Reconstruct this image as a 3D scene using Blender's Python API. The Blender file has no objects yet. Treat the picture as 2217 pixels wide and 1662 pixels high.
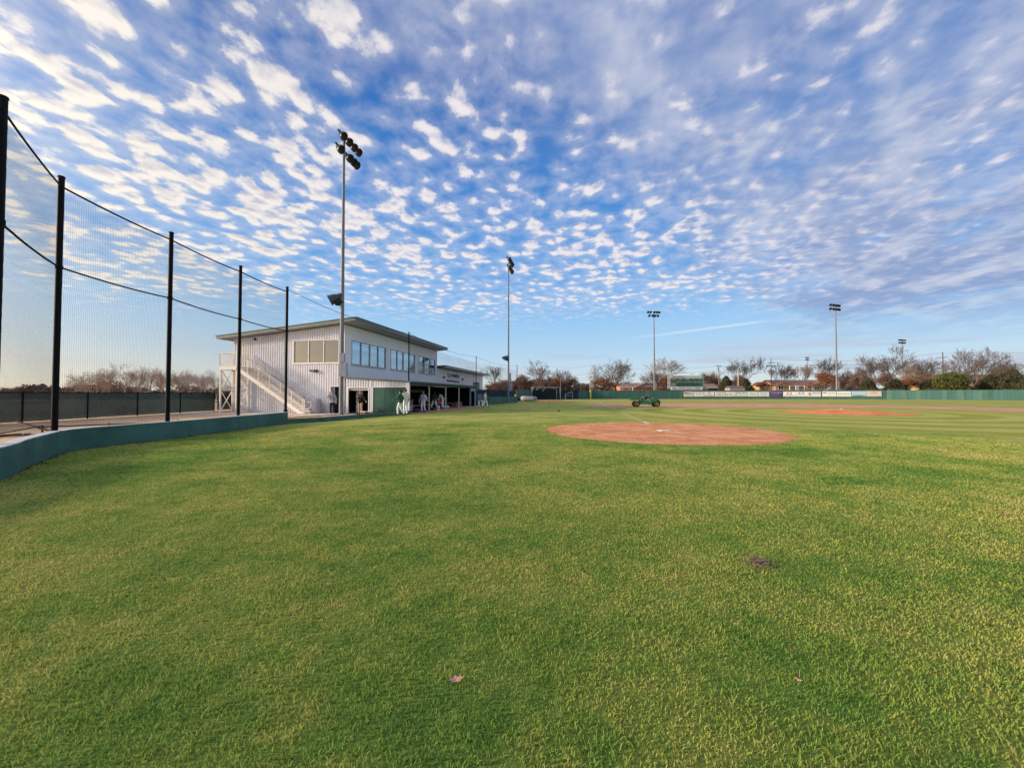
import bpy, bmesh, math, random
import numpy as np
from mathutils import Vector, Matrix, noise as mnoise

# ------------------------------------------------------------------ camera, sky, sun, exposure
SC = bpy.context.scene
COL = SC.collection
F_PX = 850.0                     # focal length in pixels of the 2217 px wide photograph
PITCH = math.atan(20.5 / F_PX)
CAM_H = 1.5
cd = bpy.data.cameras.new("camera")
cam = bpy.data.objects.new("camera", cd)
COL.objects.link(cam)
cam.location = (0, 0, CAM_H)
cam.rotation_euler = (math.pi / 2 + PITCH, 0, 0)
cd.sensor_width = 36
cd.sensor_fit = 'HORIZONTAL'
cd.lens = F_PX / 2217 * 36
cd.clip_start = 0.05
cd.clip_end = 6000
SC.camera = cam

SUN_EL = math.radians(16)
SUN_AZ = math.radians(-99)       # left of the view direction, slightly behind
sd = Vector((math.sin(SUN_AZ) * math.cos(SUN_EL), math.cos(SUN_AZ) * math.cos(SUN_EL), math.sin(SUN_EL)))
sl = bpy.data.lights.new("sun", 'SUN')
sl.energy = 4.8
sl.angle = math.radians(5)
sl.color = (1.0, 0.80, 0.58)
so = bpy.data.objects.new("sun", sl)
COL.objects.link(so)
so.rotation_euler = sd.to_track_quat('Z', 'Y').to_euler()

SC.view_settings.view_transform = 'Standard'
SC.view_settings.look = 'None'
SC.view_settings.exposure = 0.0
SC.view_settings.gamma = 1
SC.cycles.max_bounces = 6
SC.cycles.transparent_max_bounces = 12


def lin(r, g, b):
    def f(c):
        c /= 255.0
        return c / 12.92 if c <= 0.04045 else ((c + 0.055) / 1.055) ** 2.4
    return (f(r), f(g), f(b), 1.0)


class NT:
    """small helper to write node trees as expressions"""
    def __init__(s, nt):
        s.nt = nt
        s.L = nt.links

    def n(s, t, **kw):
        nd = s.nt.nodes.new(t)
        for k, v in kw.items():
            setattr(nd, k, v)
        return nd

    def put(s, sock, v):
        if hasattr(v, 'is_linked'):
            s.L.new(v, sock)
        elif v is not None:
            sock.default_value = v

    def m(s, op, a, b=None, c=None, clamp=False):
        nd = s.n('ShaderNodeMath', operation=op)
        nd.use_clamp = clamp
        s.put(nd.inputs[0], a)
        if b is not None: s.put(nd.inputs[1], b)
        if c is not None: s.put(nd.inputs[2], c)
        return nd.outputs[0]

    def v(s, op, a, b=None, out=0, scale=None):
        nd = s.n('ShaderNodeVectorMath', operation=op)
        s.put(nd.inputs[0], a)
        if b is not None: s.put(nd.inputs[1], b)
        if scale is not None: s.put(nd.inputs['Scale'], scale)
        return nd.outputs[out]

    def sep(s, a):
        nd = s.n('ShaderNodeSeparateXYZ')
        s.put(nd.inputs[0], a)
        return nd.outputs

    def comb(s, x, y, z):
        nd = s.n('ShaderNodeCombineXYZ')
        for i, q in enumerate((x, y, z)): s.put(nd.inputs[i], q)
        return nd.outputs[0]

    def noise(s, vec, scale, detail=3, rough=0.5, dist=0.0, color=False, dims='3D'):
        nd = s.n('ShaderNodeTexNoise', noise_dimensions=dims)
        s.put(nd.inputs['Vector'], vec)
        s.put(nd.inputs['Scale'], scale)
        s.put(nd.inputs['Detail'], detail)
        s.put(nd.inputs['Roughness'], rough)
        s.put(nd.inputs['Distortion'], dist)
        return nd.outputs[1 if color else 0]

    def ss(s, x, a, b, lo=0.0, hi=1.0):
        nd = s.n('ShaderNodeMapRange', interpolation_type='SMOOTHSTEP')
        s.put(nd.inputs[0], x)
        s.put(nd.inputs[1], a); s.put(nd.inputs[2], b)
        s.put(nd.inputs[3], lo); s.put(nd.inputs[4], hi)
        return nd.outputs[0]

    def mix(s, f, a, b, mode='MIX'):
        nd = s.n('ShaderNodeMix', data_type='RGBA', blend_type=mode)
        s.put(nd.inputs[0], f)
        s.put(nd.inputs[6], a); s.put(nd.inputs[7], b)
        return nd.outputs[2]

    def ramp(s, f, stops, interp='LINEAR'):
        nd = s.n('ShaderNodeValToRGB')
        cr = nd.color_ramp
        cr.interpolation = interp
        while len(cr.elements) > 1: cr.elements.remove(cr.elements[-1])
        cr.elements[0].position = stops[0][0]
        cr.elements[0].color = stops[0][1]
        for p, c in stops[1:]:
            e = cr.elements.new(p)
            e.color = c
        s.put(nd.inputs[0], f)
        return nd.outputs[0]


def build_sky():
    w = bpy.data.worlds.new("World")
    SC.world = w
    w.use_nodes = True
    nt = w.node_tree
    nt.nodes.clear()
    T = NT(nt)
    sky = T.n('ShaderNodeTexSky')
    sky.sky_type = 'NISHITA'
    sky.sun_disc = False
    sky.sun_elevation = SUN_EL
    sky.sun_rotation = SUN_AZ
    d = T.v('NORMALIZE', T.n('ShaderNodeTexCoord').outputs['Generated'])
    x, y, z = T.sep(d)
    zc = T.m('MAXIMUM', z, 0.0)
    # clear sky colour by height above the horizon
    base = T.ramp(zc, [(0.0, lin(232, 232, 220)), (0.035, lin(214, 230, 238)), (0.09, lin(186, 220, 247)), (0.17, lin(158, 207, 250)),
                       (0.28, lin(106, 172, 238)), (0.45, lin(68, 140, 218)), (0.62, lin(44, 110, 190)), (1.0, lin(30, 80, 160))])
    # warm glow low on the side of the sun
    hz = T.m('POWER', T.m('SUBTRACT', 1.0, zc), 9.0)
    side = T.v('DOT_PRODUCT', d, (math.sin(SUN_AZ), math.cos(SUN_AZ), 0.0), out=1)
    glow = T.m('MULTIPLY', T.ss(side, 0.0, 1.0), hz)
    base = T.mix(T.m('MULTIPLY', glow, 1.0), base, lin(255, 240, 204))
    wide = T.m('MULTIPLY', T.ss(side, 0.15, 1.0), 0.22)
    base = T.mix(wide, base, lin(190, 208, 235))
    base = T.mix(0.12, base, T.mix(1.0, sky.outputs[0], (0.12, 0.12, 0.12, 1), 'MULTIPLY'))
    # a cloud sheet of even height, seen in perspective
    zz = T.m('ADD', zc, 0.065)
    u = T.m('DIVIDE', x, zz)
    v = T.m('DIVIDE', y, zz)
    p = T.comb(u, v, 0.0)
    sheet_raw = T.m('ADD', T.m('SUBTRACT', u, T.m('MULTIPLY', v, 0.98)), 1.25)
    wob = T.m('MULTIPLY', T.m('SUBTRACT', T.noise(T.v('ADD', p, (3.1, 7.7, 0)), 0.9, 3, 0.55), 0.5), 2.2)
    gap = T.ss(T.noise(T.v('ADD', p, (6.6, 1.9, 0)), 1.15, 3, 0.5), 0.66, 0.52)
    sheet = T.m('MULTIPLY', T.ss(T.m('ADD', sheet_raw, wob), -0.35, 0.9), T.m('ADD', 0.50, T.m('MULTIPLY', gap, 0.50)))
    warp = T.v('SCALE', T.v('SUBTRACT', T.noise(p, 3.0, 2, 0.5, color=True), (0.5, 0.5, 0.5)), scale=0.085)
    q = T.v('ADD', p, warp)
    # rows of puffs drawn out along one direction
    rot = T.n('ShaderNodeMapping')
    T.put(rot.inputs[0], q)
    rot.inputs['Rotation'].default_value = (0, 0, math.radians(28))
    rot.inputs['Scale'].default_value = (1.0, 0.85, 1.0)
    q = rot.outputs[0]

    def dens(vec):
        a = T.m('ADD', T.m('MULTIPLY', T.noise(vec, 8.2, 5, 0.52), 0.72), T.m('MULTIPLY', T.noise(T.v('ADD', vec, (3.3, 1.1, 0)), 3.6, 3, 0.5), 0.34))
        vo = T.n('ShaderNodeTexVoronoi', feature='SMOOTH_F1')
        T.put(vo.inputs['Vector'], vec)
        vo.inputs['Scale'].default_value = 12.0
        vo.inputs['Smoothness'].default_value = 0.6
        c = T.m('SUBTRACT', 1.0, vo.outputs['Distance'])
        b = T.noise(vec, 38.0, 4, 0.6)
        r = T.m('ADD', T.m('MULTIPLY', a, 0.74), T.m('MULTIPLY', c, 0.32))
        return T.m('ADD', r, T.m('MULTIPLY', b, 0.13))
    d0 = dens(q)
    off = (-0.019, 0.013, 0.0)
    d1 = dens(T.v('ADD', q, off))
    big = T.noise(T.v('ADD', p, (11.3, 2.2, 0.0)), 0.55, 3, 0.5)
    low = T.ss(zc, 0.105, 0.240)               # the sheet thins out toward the horizon
    thr = T.m('SUBTRACT', 0.634, T.m('MULTIPLY', sheet, 0.03))
    thr = T.m('SUBTRACT', thr, T.m('MULTIPLY', T.m('SUBTRACT', big, 0.5), 0.34))
    thr = T.m('ADD', thr, T.m('MULTIPLY', T.m('SUBTRACT', 1.0, low), 0.30))
    # more cloud straight up left and toward the sun
    thr = T.m('SUBTRACT', thr, T.m('MULTIPLY', T.ss(u, 0.2, -1.2), 0.030))
    ex = T.m('SUBTRACT', d0, thr)
    alpha = T.ss(ex, -0.02, T.m('ADD', 0.115, T.m('MULTIPLY', sheet, 0.08)))
    veil = T.m('MULTIPLY', T.ss(ex, -0.20, 0.10), 0.34)
    alpha = T.m('MAXIMUM', alpha, veil)
    thick = T.ss(ex, 0.04, 0.24)
    lit = T.m('MULTIPLY', T.m('SUBTRACT', d0, d1), 7.0)
    white = T.mix(T.ss(side, -0.2, 0.9), lin(240, 234, 238), lin(255, 247, 232))
    grey = T.mix(T.ss(side, -0.6, 0.8), lin(160, 174, 208), lin(200, 198, 210))
    f = T.m('ADD', T.m('MULTIPLY', thick, 0.62), T.m('MULTIPLY', sheet, 0.46))
    f = T.m('SUBTRACT', f, lit, clamp=True)
    f = T.m('MINIMUM', f, 0.90)
    cc = T.mix(f, white, grey)
    ps = T.v('MULTIPLY', q, (1.0, 1.0, 1.0))
    s1 = T.noise(T.v('ADD', ps, (1.7, 5.2, 0)), 1.5, 6, 0.50)
    s2 = T.noise(T.v('ADD', ps, (1.62, 5.2, 0)), 1.5, 6, 0.50)
    s3 = T.noise(T.v('ADD', ps, (8.1, 0.3, 0)), 3.6, 5, 0.55)
    sa = T.m('MULTIPLY', T.m('MULTIPLY', sheet, T.ss(T.m('ADD', s1, T.m('MULTIPLY', s3, 0.25)), 0.36, 0.53)), T.m('MULTIPLY', T.ss(zc, 0.075, 0.20), 0.94))
    sl_ = T.m('ADD', T.m('MULTIPLY', T.m('SUBTRACT', s1, s2), 9.0), T.ss(s3, 0.42, 0.66, 0.0, 0.55), clamp=True)
    sc_ = T.mix(sl_, lin(142, 163, 206), lin(202, 208, 226))
    base2 = T.mix(sa, base, sc_)
    out = T.mix(T.m('MULTIPLY', alpha, T.m('SUBTRACT', 0.97, T.m('MULTIPLY', sheet, 0.30))), base2, cc)
    # thin level stratus near the horizon on the right
    az = T.m('ARCTAN2', x, y)
    hv = T.comb(T.m('MULTIPLY', az, 1.1), T.m('MULTIPLY', z, 14.0), 0.0)
    st = T.ss(T.noise(hv, 2.2, 5, 0.55), 0.46, 0.62)
    band = T.m('MULTIPLY', T.ss(z, 0.018, 0.045), T.ss(z, 0.135, 0.075))
    rgt = T.m('MAXIMUM', T.ss(az, -0.35, 0.75), T.ss(T.m('ABSOLUTE', az), 1.6, 2.1))
    st = T.m('MULTIPLY', T.m('MULTIPLY', st, band), T.m('ADD', 0.25, T.m('MULTIPLY', rgt, 0.6)))
    out = T.mix(st, out, T.mix(T.ss(T.m('ABSOLUTE', az), 1.5, 1.9), T.mix(glow, lin(190, 199, 218), lin(252, 230, 200)), lin(168, 160, 150)))
    # faint vapour trail low to the right of centre
    tl = T.m('SUBTRACT', T.m('SUBTRACT', z, 0.137), T.m('MULTIPLY', T.m('SUBTRACT', az, 0.331), 0.068))
    tw = T.m('ABSOLUTE', T.m('ADD', tl, T.m('MULTIPLY', T.m('SUBTRACT', T.noise(T.v('SCALE', d, scale=9.0), 1.0, 3, 0.6), 0.5), 0.006)))
    tr_ = T.m('MULTIPLY', T.ss(tw, 0.0045, 0.0), T.m('MULTIPLY', T.ss(az, 0.26, 0.42), T.ss(az, 0.60, 0.54)))
    out = T.mix(T.m('MULTIPLY', tr_, 0.5), out, lin(232, 240, 250))
    below = T.ss(z, -0.02, 0.0)
    out = T.mix(below, lin(120, 122, 100), out)
    # bright air close to the sun (left of the view)
    sdot = T.m('MAXIMUM', T.v('DOT_PRODUCT', d, tuple(sd), out=1), 0.0)
    aur = T.m('MULTIPLY', T.m('POWER', sdot, 9.0), 3.6)
    aur = T.m('MULTIPLY', aur, below)
    out = T.mix(1.0, out, T.mix(1.0, (1.0, 0.84, 0.60, 1), T.comb(aur, aur, aur), 'MULTIPLY'), 'ADD')
    bg = T.n('ShaderNodeBackground')
    T.put(bg.inputs[0], out)
    bg.inputs[1].default_value = 1.0
    o = T.n('ShaderNodeOutputWorld')
    T.L.new(bg.outputs[0], o.inputs[0])
    w.cycles.sampling_method = 'MANUAL'
    w.cycles.sample_map_resolution = 1024


build_sky()

# ------------------------------------------------------------------ helpers
RND = random.Random(7)
ct, st_ = math.cos(PITCH), math.sin(PITCH)


def ray(px, py):
    cx = (px - 1108.5) / F_PX
    cy = (831 - py) / F_PX
    return Vector((cx, ct - cy * st_, st_ + cy * ct))


def gnd(px, py, z=0.0):
    r = ray(px, py)
    t = (z - CAM_H) / r.z
    return Vector((r.x * t, r.y * t, z))


def at(px, py, Y):
    r = ray(px, py)
    t = Y / r.y
    return Vector((r.x * t, Y, CAM_H + r.z * t))


A10 = math.radians(10)
D = Vector((math.sin(A10), math.cos(A10), 0))      # along the third base line, away from the camera
E = Vector((math.cos(A10), -math.sin(A10), 0))     # across it, to the right


class MB:
    """collects faces, builds ONE mesh object"""
    def __init__(s):
        s.v = []
        s.f = []
        s.M = None

    def add(s, vs, fs):
        o = len(s.v)
        if s.M is not None:
            vs = [s.M @ Vector(q) for q in vs]
        s.v.extend([tuple(q) for q in vs])
        s.f.extend([tuple(i + o for i in f) for f in fs])
        return s

    def box(s, x0, x1, y0, y1, z0, z1):
        vs = [(x, y, z) for z in (z0, z1) for y in (y0, y1) for x in (x0, x1)]
        return s.add(vs, [(0, 2, 3, 1), (4, 5, 7, 6), (0, 1, 5, 4), (2, 6, 7, 3), (0, 4, 6, 2), (1, 3, 7, 5)])

    def bar(s, a, b, w, h=None, up=(0, 0, 1)):
        a, b = Vector(a), Vector(b)
        h = w if h is None else h
        d = (b - a).normalized()
        u = Vector(up)
        if abs(d.dot(u)) > 0.98: u = Vector((1, 0, 0))
        r = d.cross(u).normalized() * w / 2
        u = r.cross(d).normalized() * h / 2
        vs = [q + i * r + j * u for q in (a, b) for (i, j) in ((-1, -1), (1, -1), (1, 1), (-1, 1))]
        return s.add(vs, [(3, 2, 1, 0), (4, 5, 6, 7), (0, 1, 5, 4), (1, 2, 6, 5), (2, 3, 7, 6), (3, 0, 4, 7)])

    def tube(s, a, b, r0, r1=None, n=10, cap=True):
        a, b = Vector(a), Vector(b)
        r1 = r0 if r1 is None else r1
        d = (b - a).normalized()
        u = Vector((0, 0, 1)) if abs(d.z) < 0.95 else Vector((1, 0, 0))
        x = d.cross(u).normalized()
        y = d.cross(x)
        vs = []
        for q, r in ((a, r0), (b, r1)):
            for i in range(n):
                t = 2 * math.pi * i / n
                vs.append(q + (x * math.cos(t) + y * math.sin(t)) * r)
        fs = [(i, (i + 1) % n, n + (i + 1) % n, n + i) for i in range(n)]
        if cap: fs += [tuple(range(n))[::-1], tuple(range(n, 2 * n))]
        return s.add(vs, fs)

    def path(s, pts, r, n=6):
        for a, b in zip(pts[:-1], pts[1:]):
            s.tube(a, b, r, r, n)
        return s

    def lathe(s, o, axis, prof, n=20):
        """prof: list of (distance along axis, radius)"""
        o = Vector(o)
        d = Vector(axis).normalized()
        u = Vector((0, 0, 1)) if abs(d.z) < 0.95 else Vector((1, 0, 0))
        x = d.cross(u).normalized()
        y = d.cross(x)
        vs, fs = [], []
        for (h, r) in prof:
            for i in range(n):
                t = 2 * math.pi * i / n
                vs.append(o + d * h + (x * math.cos(t) + y * math.sin(t)) * max(r, 1e-4))
        for k in range(len(prof) - 1):
            for i in range(n):
                j = (i + 1) % n
                fs.append((k * n + i, k * n + j, (k + 1) * n + j, (k + 1) * n + i))
        fs.append(tuple(range(n))[::-1])
        fs.append(tuple(range((len(prof) - 1) * n, len(prof) * n)))
        return s.add(vs, fs)

    def prism(s, poly, off):
        """poly: list of 3-D points, extruded by the vector off"""
        n = len(poly)
        off = Vector(off)
        vs = [Vector(q) for q in poly] + [Vector(q) + off for q in poly]
        fs = [tuple(range(n))[::-1], tuple(range(n, 2 * n))]
        fs += [(i, (i + 1) % n, n + (i + 1) % n, n + i) for i in range(n)]
        return s.add(vs, fs)

    def quad(s, a, b, c, d):
        return s.add([a, b, c, d], [(0, 1, 2, 3)])

    def build(s, name, mat, parent=None, smooth=False, bevel=0, loc=None):
        me = bpy.data.meshes.new(name)
        me.from_pydata(s.v, [], s.f)
        me.validate()
        bm = bmesh.new()
        bm.from_mesh(me)
        bmesh.ops.recalc_face_normals(bm, faces=bm.faces)
        bm.to_mesh(me)
        bm.free()
        if smooth:
            me.polygons.foreach_set('use_smooth', [True] * len(me.polygons))
            try:
                me.set_sharp_from_angle(angle=math.radians(40))
            except Exception:
                pass
        me.materials.append(mat)
        o = bpy.data.objects.new(name, me)
        COL.objects.link(o)
        if parent is not None: o.parent = parent
        if loc is not None: o.location = loc
        if bevel:
            b = o.modifiers.new('bevel', 'BEVEL')
            b.width = bevel
            b.segments = 2
            b.limit_method = 'ANGLE'
        return o


def tag(o, label, cat, group=None, kind=None):
    if label: o['label'] = label
    if cat: o['category'] = cat
    if group: o['group'] = group
    if kind: o['kind'] = kind
    return o


def struct(o):
    o['kind'] = 'structure'
    return o


def thing(name, label, cat, loc=(0, 0, 0), rotz=0.0, group=None):
    o = bpy.data.objects.new(name, None)
    o.empty_display_size = 0.2
    COL.objects.link(o)
    o.location = loc
    o.rotation_euler = (0, 0, rotz)
    return tag(o, label, cat, group)


def copy_tree(o, parent=None):
    c = o.copy()
    COL.objects.link(c)
    c.parent = parent
    for ch in [q for q in SC.objects if q.parent == o]:
        copy_tree(ch, c)
    return c


# ------------------------------------------------------------------ materials
MATS = {}


def mat(name, col, rough=0.6, metal=0.0, var=0.12, vscale=6.0, bump=0.0, bscale=40.0, dirt=None, stretch=None, spec=0.4):
    if name in MATS: return MATS[name]
    m = bpy.data.materials.new(name)
    m.use_nodes = True
    T = NT(m.node_tree)
    b = m.node_tree.nodes['Principled BSDF']
    pos = T.n('ShaderNodeNewGeometry').outputs['Position']
    if stretch:
        pos = T.v('MULTIPLY', pos, stretch)
    f = T.noise(pos, vscale, 4, 0.6)
    dark = tuple(c * (1 - var * 1.6) for c in col[:3]) + (1,)
    lite = tuple(min(1, c * (1 + var)) for c in col[:3]) + (1,)
    c = T.ramp(f, [(0.3, dark), (0.7, lite)])
    if dirt:
        c = T.mix(T.m('MULTIPLY', T.ss(T.noise(pos, vscale * 0.35, 5, 0.65), 0.5, 0.68), dirt[1]), c, dirt[0])
    T.put(b.inputs['Base Color'], c)
    b.inputs['Roughness'].default_value = rough
    b.inputs['Metallic'].default_value = metal
    b.inputs['Specular IOR Level'].default_value = spec
    if bump:
        bp = T.n('ShaderNodeBump')
        bp.inputs['Strength'].default_value = bump
        bp.inputs['Distance'].default_value = 0.02
        T.put(bp.inputs['Height'], T.noise(pos, bscale, 4, 0.6))
        T.L.new(bp.outputs[0], b.inputs['Normal'])
    MATS[name] = m
    return m


def grass_macro(T, pos):
    """patchy lawn colour shared by the ground sheet and the blades"""
    big = T.noise(pos, 0.16, 3, 0.55)
    med = T.noise(T.v('ADD', pos, (4.0, 9.0, 0.0)), 0.75, 4, 0.6)
    sml = T.noise(pos, 4.5, 4, 0.65)
    hr = T.v('LENGTH', T.v('SUBTRACT', T.v('MULTIPLY', pos, (1.0, 1.0, 0.0)), (HOME.x, HOME.y, 0)), out=1)
    mow = T.m('MULTIPLY', T.m('SINE', T.m('MULTIPLY', hr, 2 * math.pi / 3.4)), T.m('MULTIPLY', T.ss(hr, 20.0, 15.0), 0.020))
    big = T.m('ADD', big, T.m('MULTIPLY', mow, 3.0))
    g = T.m('ADD', T.m('MULTIPLY', big, 0.33), T.m('MULTIPLY', med, 0.42))
    g = T.m('ADD', g, T.m('MULTIPLY', sml, 0.32))
    return g


GREENS = [(0.40, (0.085, 0.185, 0.032, 1)), (0.47, (0.150, 0.255, 0.042, 1)), (0.53, (0.230, 0.300, 0.055, 1)), (0.59, (0.330, 0.345, 0.075, 1)), (0.68, (0.45, 0.40, 0.125, 1))]


def mat_lawn():
    m = bpy.data.materials.new('lawn_turf')
    m.use_nodes = True
    T = NT(m.node_tree)
    b = m.node_tree.nodes['Principled BSDF']
    pos = T.n('ShaderNodeNewGeometry').outputs['Position']
    g = grass_macro(T, pos)
    x, y, z = T.sep(pos)
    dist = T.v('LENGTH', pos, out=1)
    # far lawn reads a little drier and brighter than the lawn seen from above
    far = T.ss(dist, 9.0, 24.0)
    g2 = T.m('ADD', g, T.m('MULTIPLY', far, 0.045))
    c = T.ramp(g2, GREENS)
    # mown rings round the pitcher's mound
    r = T.v('LENGTH', T.v('SUBTRACT', T.comb(x, y, 0.0), (MOUND.x, MOUND.y, 0)), out=1)
    wv = T.m('SINE', T.m('MULTIPLY', T.m('SUBTRACT', r, 7.9), math.pi / 1.75))
    wv = T.ss(wv, -0.35, 0.35)
    inr = T.m('MULTIPLY', T.ss(r, 18.9, 18.3), T.ss(r, 4.2, 4.8))
    # stop the rings at the base paths
    px_ = T.v('DOT_PRODUCT', T.v('SUBTRACT', pos, tuple(HOME)), tuple(E), out=1)
    py_ = T.v('DOT_PRODUCT', T.v('SUBTRACT', pos, tuple(HOME)), tuple(D), out=1)
    inside = T.m('MULTIPLY', T.ss(px_, -0.2, 0.2), T.ss(py_, -0.2, 0.2))
    f = T.m('MULTIPLY', T.m('MULTIPLY', inr, inside), 0.6)
    ringc = T.mix(wv, (0.28, 0.275, 0.035, 1), (0.43, 0.43, 0.13, 1))
    c = T.mix(f, c, ringc)
    # light and dark mowing lanes in the outfield
    lane = T.m('SINE', T.m('MULTIPLY', y, 2 * math.pi / 9.0))
    c = T.mix(T.m('MULTIPLY', T.ss(y, 56, 60), 0.4), c, T.mix(T.ss(lane, -0.5, 0.5), (0.30, 0.285, 0.075, 1), (0.37, 0.35, 0.12, 1)))
    fine = T.noise(pos, 60.0, 3, 0.7)
    med = T.noise(T.v('MULTIPLY', pos, (1.0, 0.6, 1.0)), 16.0, 4, 0.7)
    k = T.m('ADD', T.m('MULTIPLY', fine, 0.5), T.m('MULTIPLY', med, 0.5))
    c = T.mix(1.0, c, T.ramp(k, [(0.32, (0.50, 0.52, 0.45, 1)), (0.62, (1.32, 1.30, 1.28, 1))]), 'MULTIPLY')
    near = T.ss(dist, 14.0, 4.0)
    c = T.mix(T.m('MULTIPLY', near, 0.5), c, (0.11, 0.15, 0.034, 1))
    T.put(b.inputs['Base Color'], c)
    b.inputs['Roughness'].default_value = 0.9
    b.inputs['Specular IOR Level'].default_value = 0.1
    bp = T.n('ShaderNodeBump')
    bp.inputs['Strength'].default_value = 0.7
    bp.inputs['Distance'].default_value = 0.03
    T.put(bp.inputs['Height'], k)
    T.L.new(bp.outputs[0], b.inputs['Normal'])
    return m


def mat_blades():
    m = bpy.data.materials.new('grass_blades')
    m.use_nodes = True
    T = NT(m.node_tree)
    nt = m.node_tree
    b = nt.nodes['Principled BSDF']
    pos = T.n('ShaderNodeNewGeometry').outputs['Position']
    g = grass_macro(T, pos)
    a = T.n('ShaderNodeAttribute')
    a.attribute_name = 'blade'
    rnd, tip, dry = T.sep(a.outputs['Color'])
    c = T.ramp(T.m('ADD', g, T.m('MULTIPLY', T.m('SUBTRACT', rnd, 0.5), 0.10)), GREENS)
    c = T.mix(T.m('MULTIPLY', T.ss(T.m('ADD', dry, T.m('MULTIPLY', T.m('SUBTRACT', g, 0.54), 2.4)), 0.72, 0.90), 0.28), c, (0.50, 0.42, 0.15, 1))
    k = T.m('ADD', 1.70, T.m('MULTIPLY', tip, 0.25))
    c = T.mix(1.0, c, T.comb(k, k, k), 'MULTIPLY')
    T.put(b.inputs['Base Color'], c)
    b.inputs['Roughness'].default_value = 0.7
    b.inputs['Specular IOR Level'].default_value = 0.1
    nn = T.v('NORMALIZE', T.v('ADD', T.v('SCALE', T.n('ShaderNodeNewGeometry').outputs['Normal'], scale=0.42), (0, 0, 1)))
    T.L.new(nn, b.inputs['Normal'])
    tr = T.n('ShaderNodeBsdfTranslucent')
    T.put(tr.inputs[0], c)
    mx = T.n('ShaderNodeMixShader')
    mx.inputs[0].default_value = 0.25
    T.L.new(b.outputs[0], mx.inputs[1])
    T.L.new(tr.outputs[0], mx.inputs[2])
    T.L.new(mx.outputs[0], nt.nodes['Material Output'].inputs[0])
    return m


def mat_dirt(name, a, b_, c_, scale=1.0):
    m = bpy.data.materials.new(name)
    m.use_nodes = True
    T = NT(m.node_tree)
    b = m.node_tree.nodes['Principled BSDF']
    pos = T.n('ShaderNodeNewGeometry').outputs['Position']
    n1 = T.noise(pos, 0.9 * scale, 5, 0.65)
    c = T.ramp(n1, [(0.36, a), (0.50, b_), (0.62, c_)])
    n0 = T.noise(T.v('MULTIPLY', pos, (0.35, 1.0, 1.0)), 1.6 * scale, 5, 0.7)
    c = T.mix(T.ss(n0, 0.50, 0.64, 0.0, 0.45), c, (0.80, 0.50, 0.31, 1))
    c = T.mix(T.ss(n0, 0.46, 0.34, 0.0, 0.25), c, (0.30, 0.12, 0.07, 1))
    n2 = T.noise(pos, 26 * scale, 4, 0.7)
    c = T.mix(1.0, c, T.ramp(n2, [(0.35, (0.72, 0.70, 0.68, 1)), (0.62, (1.10, 1.10, 1.10, 1))]), 'MULTIPLY')
    sp = T.ss(T.noise(T.v('ADD', pos, (5, 5, 5)), 11 * scale, 3, 0.6), 0.66, 0.72)
    c = T.mix(T.m('MULTIPLY', sp, 0.55), c, (0.16, 0.065, 0.04, 1))
    T.put(b.inputs['Base Color'], c)
    b.inputs['Roughness'].default_value = 0.95
    b.inputs['Specular IOR Level'].default_value = 0.1
    bp = T.n('ShaderNodeBump')
    bp.inputs['Strength'].default_value = 0.9
    bp.inputs['Distance'].default_value = 0.05
    T.put(bp.inputs['Height'], T.m('ADD', T.noise(pos, 9 * scale, 6, 0.7), T.m('MULTIPLY', T.noise(pos, 1.8 * scale, 3, 0.6), 2.5)))
    T.L.new(bp.outputs[0], b.inputs['Normal'])
    return m


def mat_glass(name, tint, refl=0.75):
    m = bpy.data.materials.new(name)
    m.use_nodes = True
    T = NT(m.node_tree)
    nt = m.node_tree
    b = nt.nodes['Principled BSDF']
    b.inputs['Base Color'].default_value = (0.02, 0.025, 0.03, 1)
    b.inputs['Roughness'].default_value = 0.05
    gl = T.n('ShaderNodeBsdfGlossy')
    gl.inputs['Color'].default_value = tint
    gl.inputs['Roughness'].default_value = 0.015
    bp = T.n('ShaderNodeBump')
    bp.inputs['Strength'].default_value = 0.06
    bp.inputs['Distance'].default_value = 0.05
    T.put(bp.inputs['Height'], T.noise(T.n('ShaderNodeNewGeometry').outputs['Position'], 1.2, 2, 0.5))
    T.L.new(bp.outputs[0], gl.inputs['Normal'])
    mx = T.n('ShaderNodeMixShader')
    mx.inputs[0].default_value = refl
    T.L.new(b.outputs[0], mx.inputs[1])
    T.L.new(gl.outputs[0], mx.inputs[2])
    T.L.new(mx.outputs[0], nt.nodes['Material Output'].inputs[0])
    return m


HOME = gnd(1440, 931)
MOUND = Vector((25.7, 30.6, 0))

M_WALLSIDE = mat('ribbed_steel_cream', (0.76, 0.75, 0.78, 1), 0.5, 0, 0.05, 1.5, dirt=((0.42, 0.38, 0.35, 1), 0.35))
M_WALLFRONT = mat('flat_steel_white', (0.82, 0.83, 0.87, 1), 0.5, 0, 0.03, 0.8)
M_TRIM = mat('white_trim', (0.74, 0.73, 0.72, 1), 0.45, 0, 0.04, 3)
M_ROOF = mat('green_grey_roof_metal', (0.10, 0.145, 0.14, 1), 0.45, 0.1, 0.08, 2)
M_SOFFIT = mat('soffit_panel', (0.36, 0.37, 0.42, 1), 0.6, 0, 0.04, 2)
M_DKGREEN = mat('dark_green_paint', (0.024, 0.100, 0.070, 1), 0.55, 0, 0.15, 2, dirt=((0.06, 0.12, 0.10, 1), 0.4))
M_INSIDE = mat('shaded_inner_paint', (0.006, 0.014, 0.014, 1), 0.8, 0, 0.2, 2, spec=0.1)  # dark green inside, blackened so the colour carries the interior shade
M_TEAL = mat('teal_painted_concrete', (0.048, 0.135, 0.112, 1), 0.75, 0, 0.16, 1.6, bump=0.5, bscale=14, dirt=((0.075, 0.185, 0.18, 1), 0.6))
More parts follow.
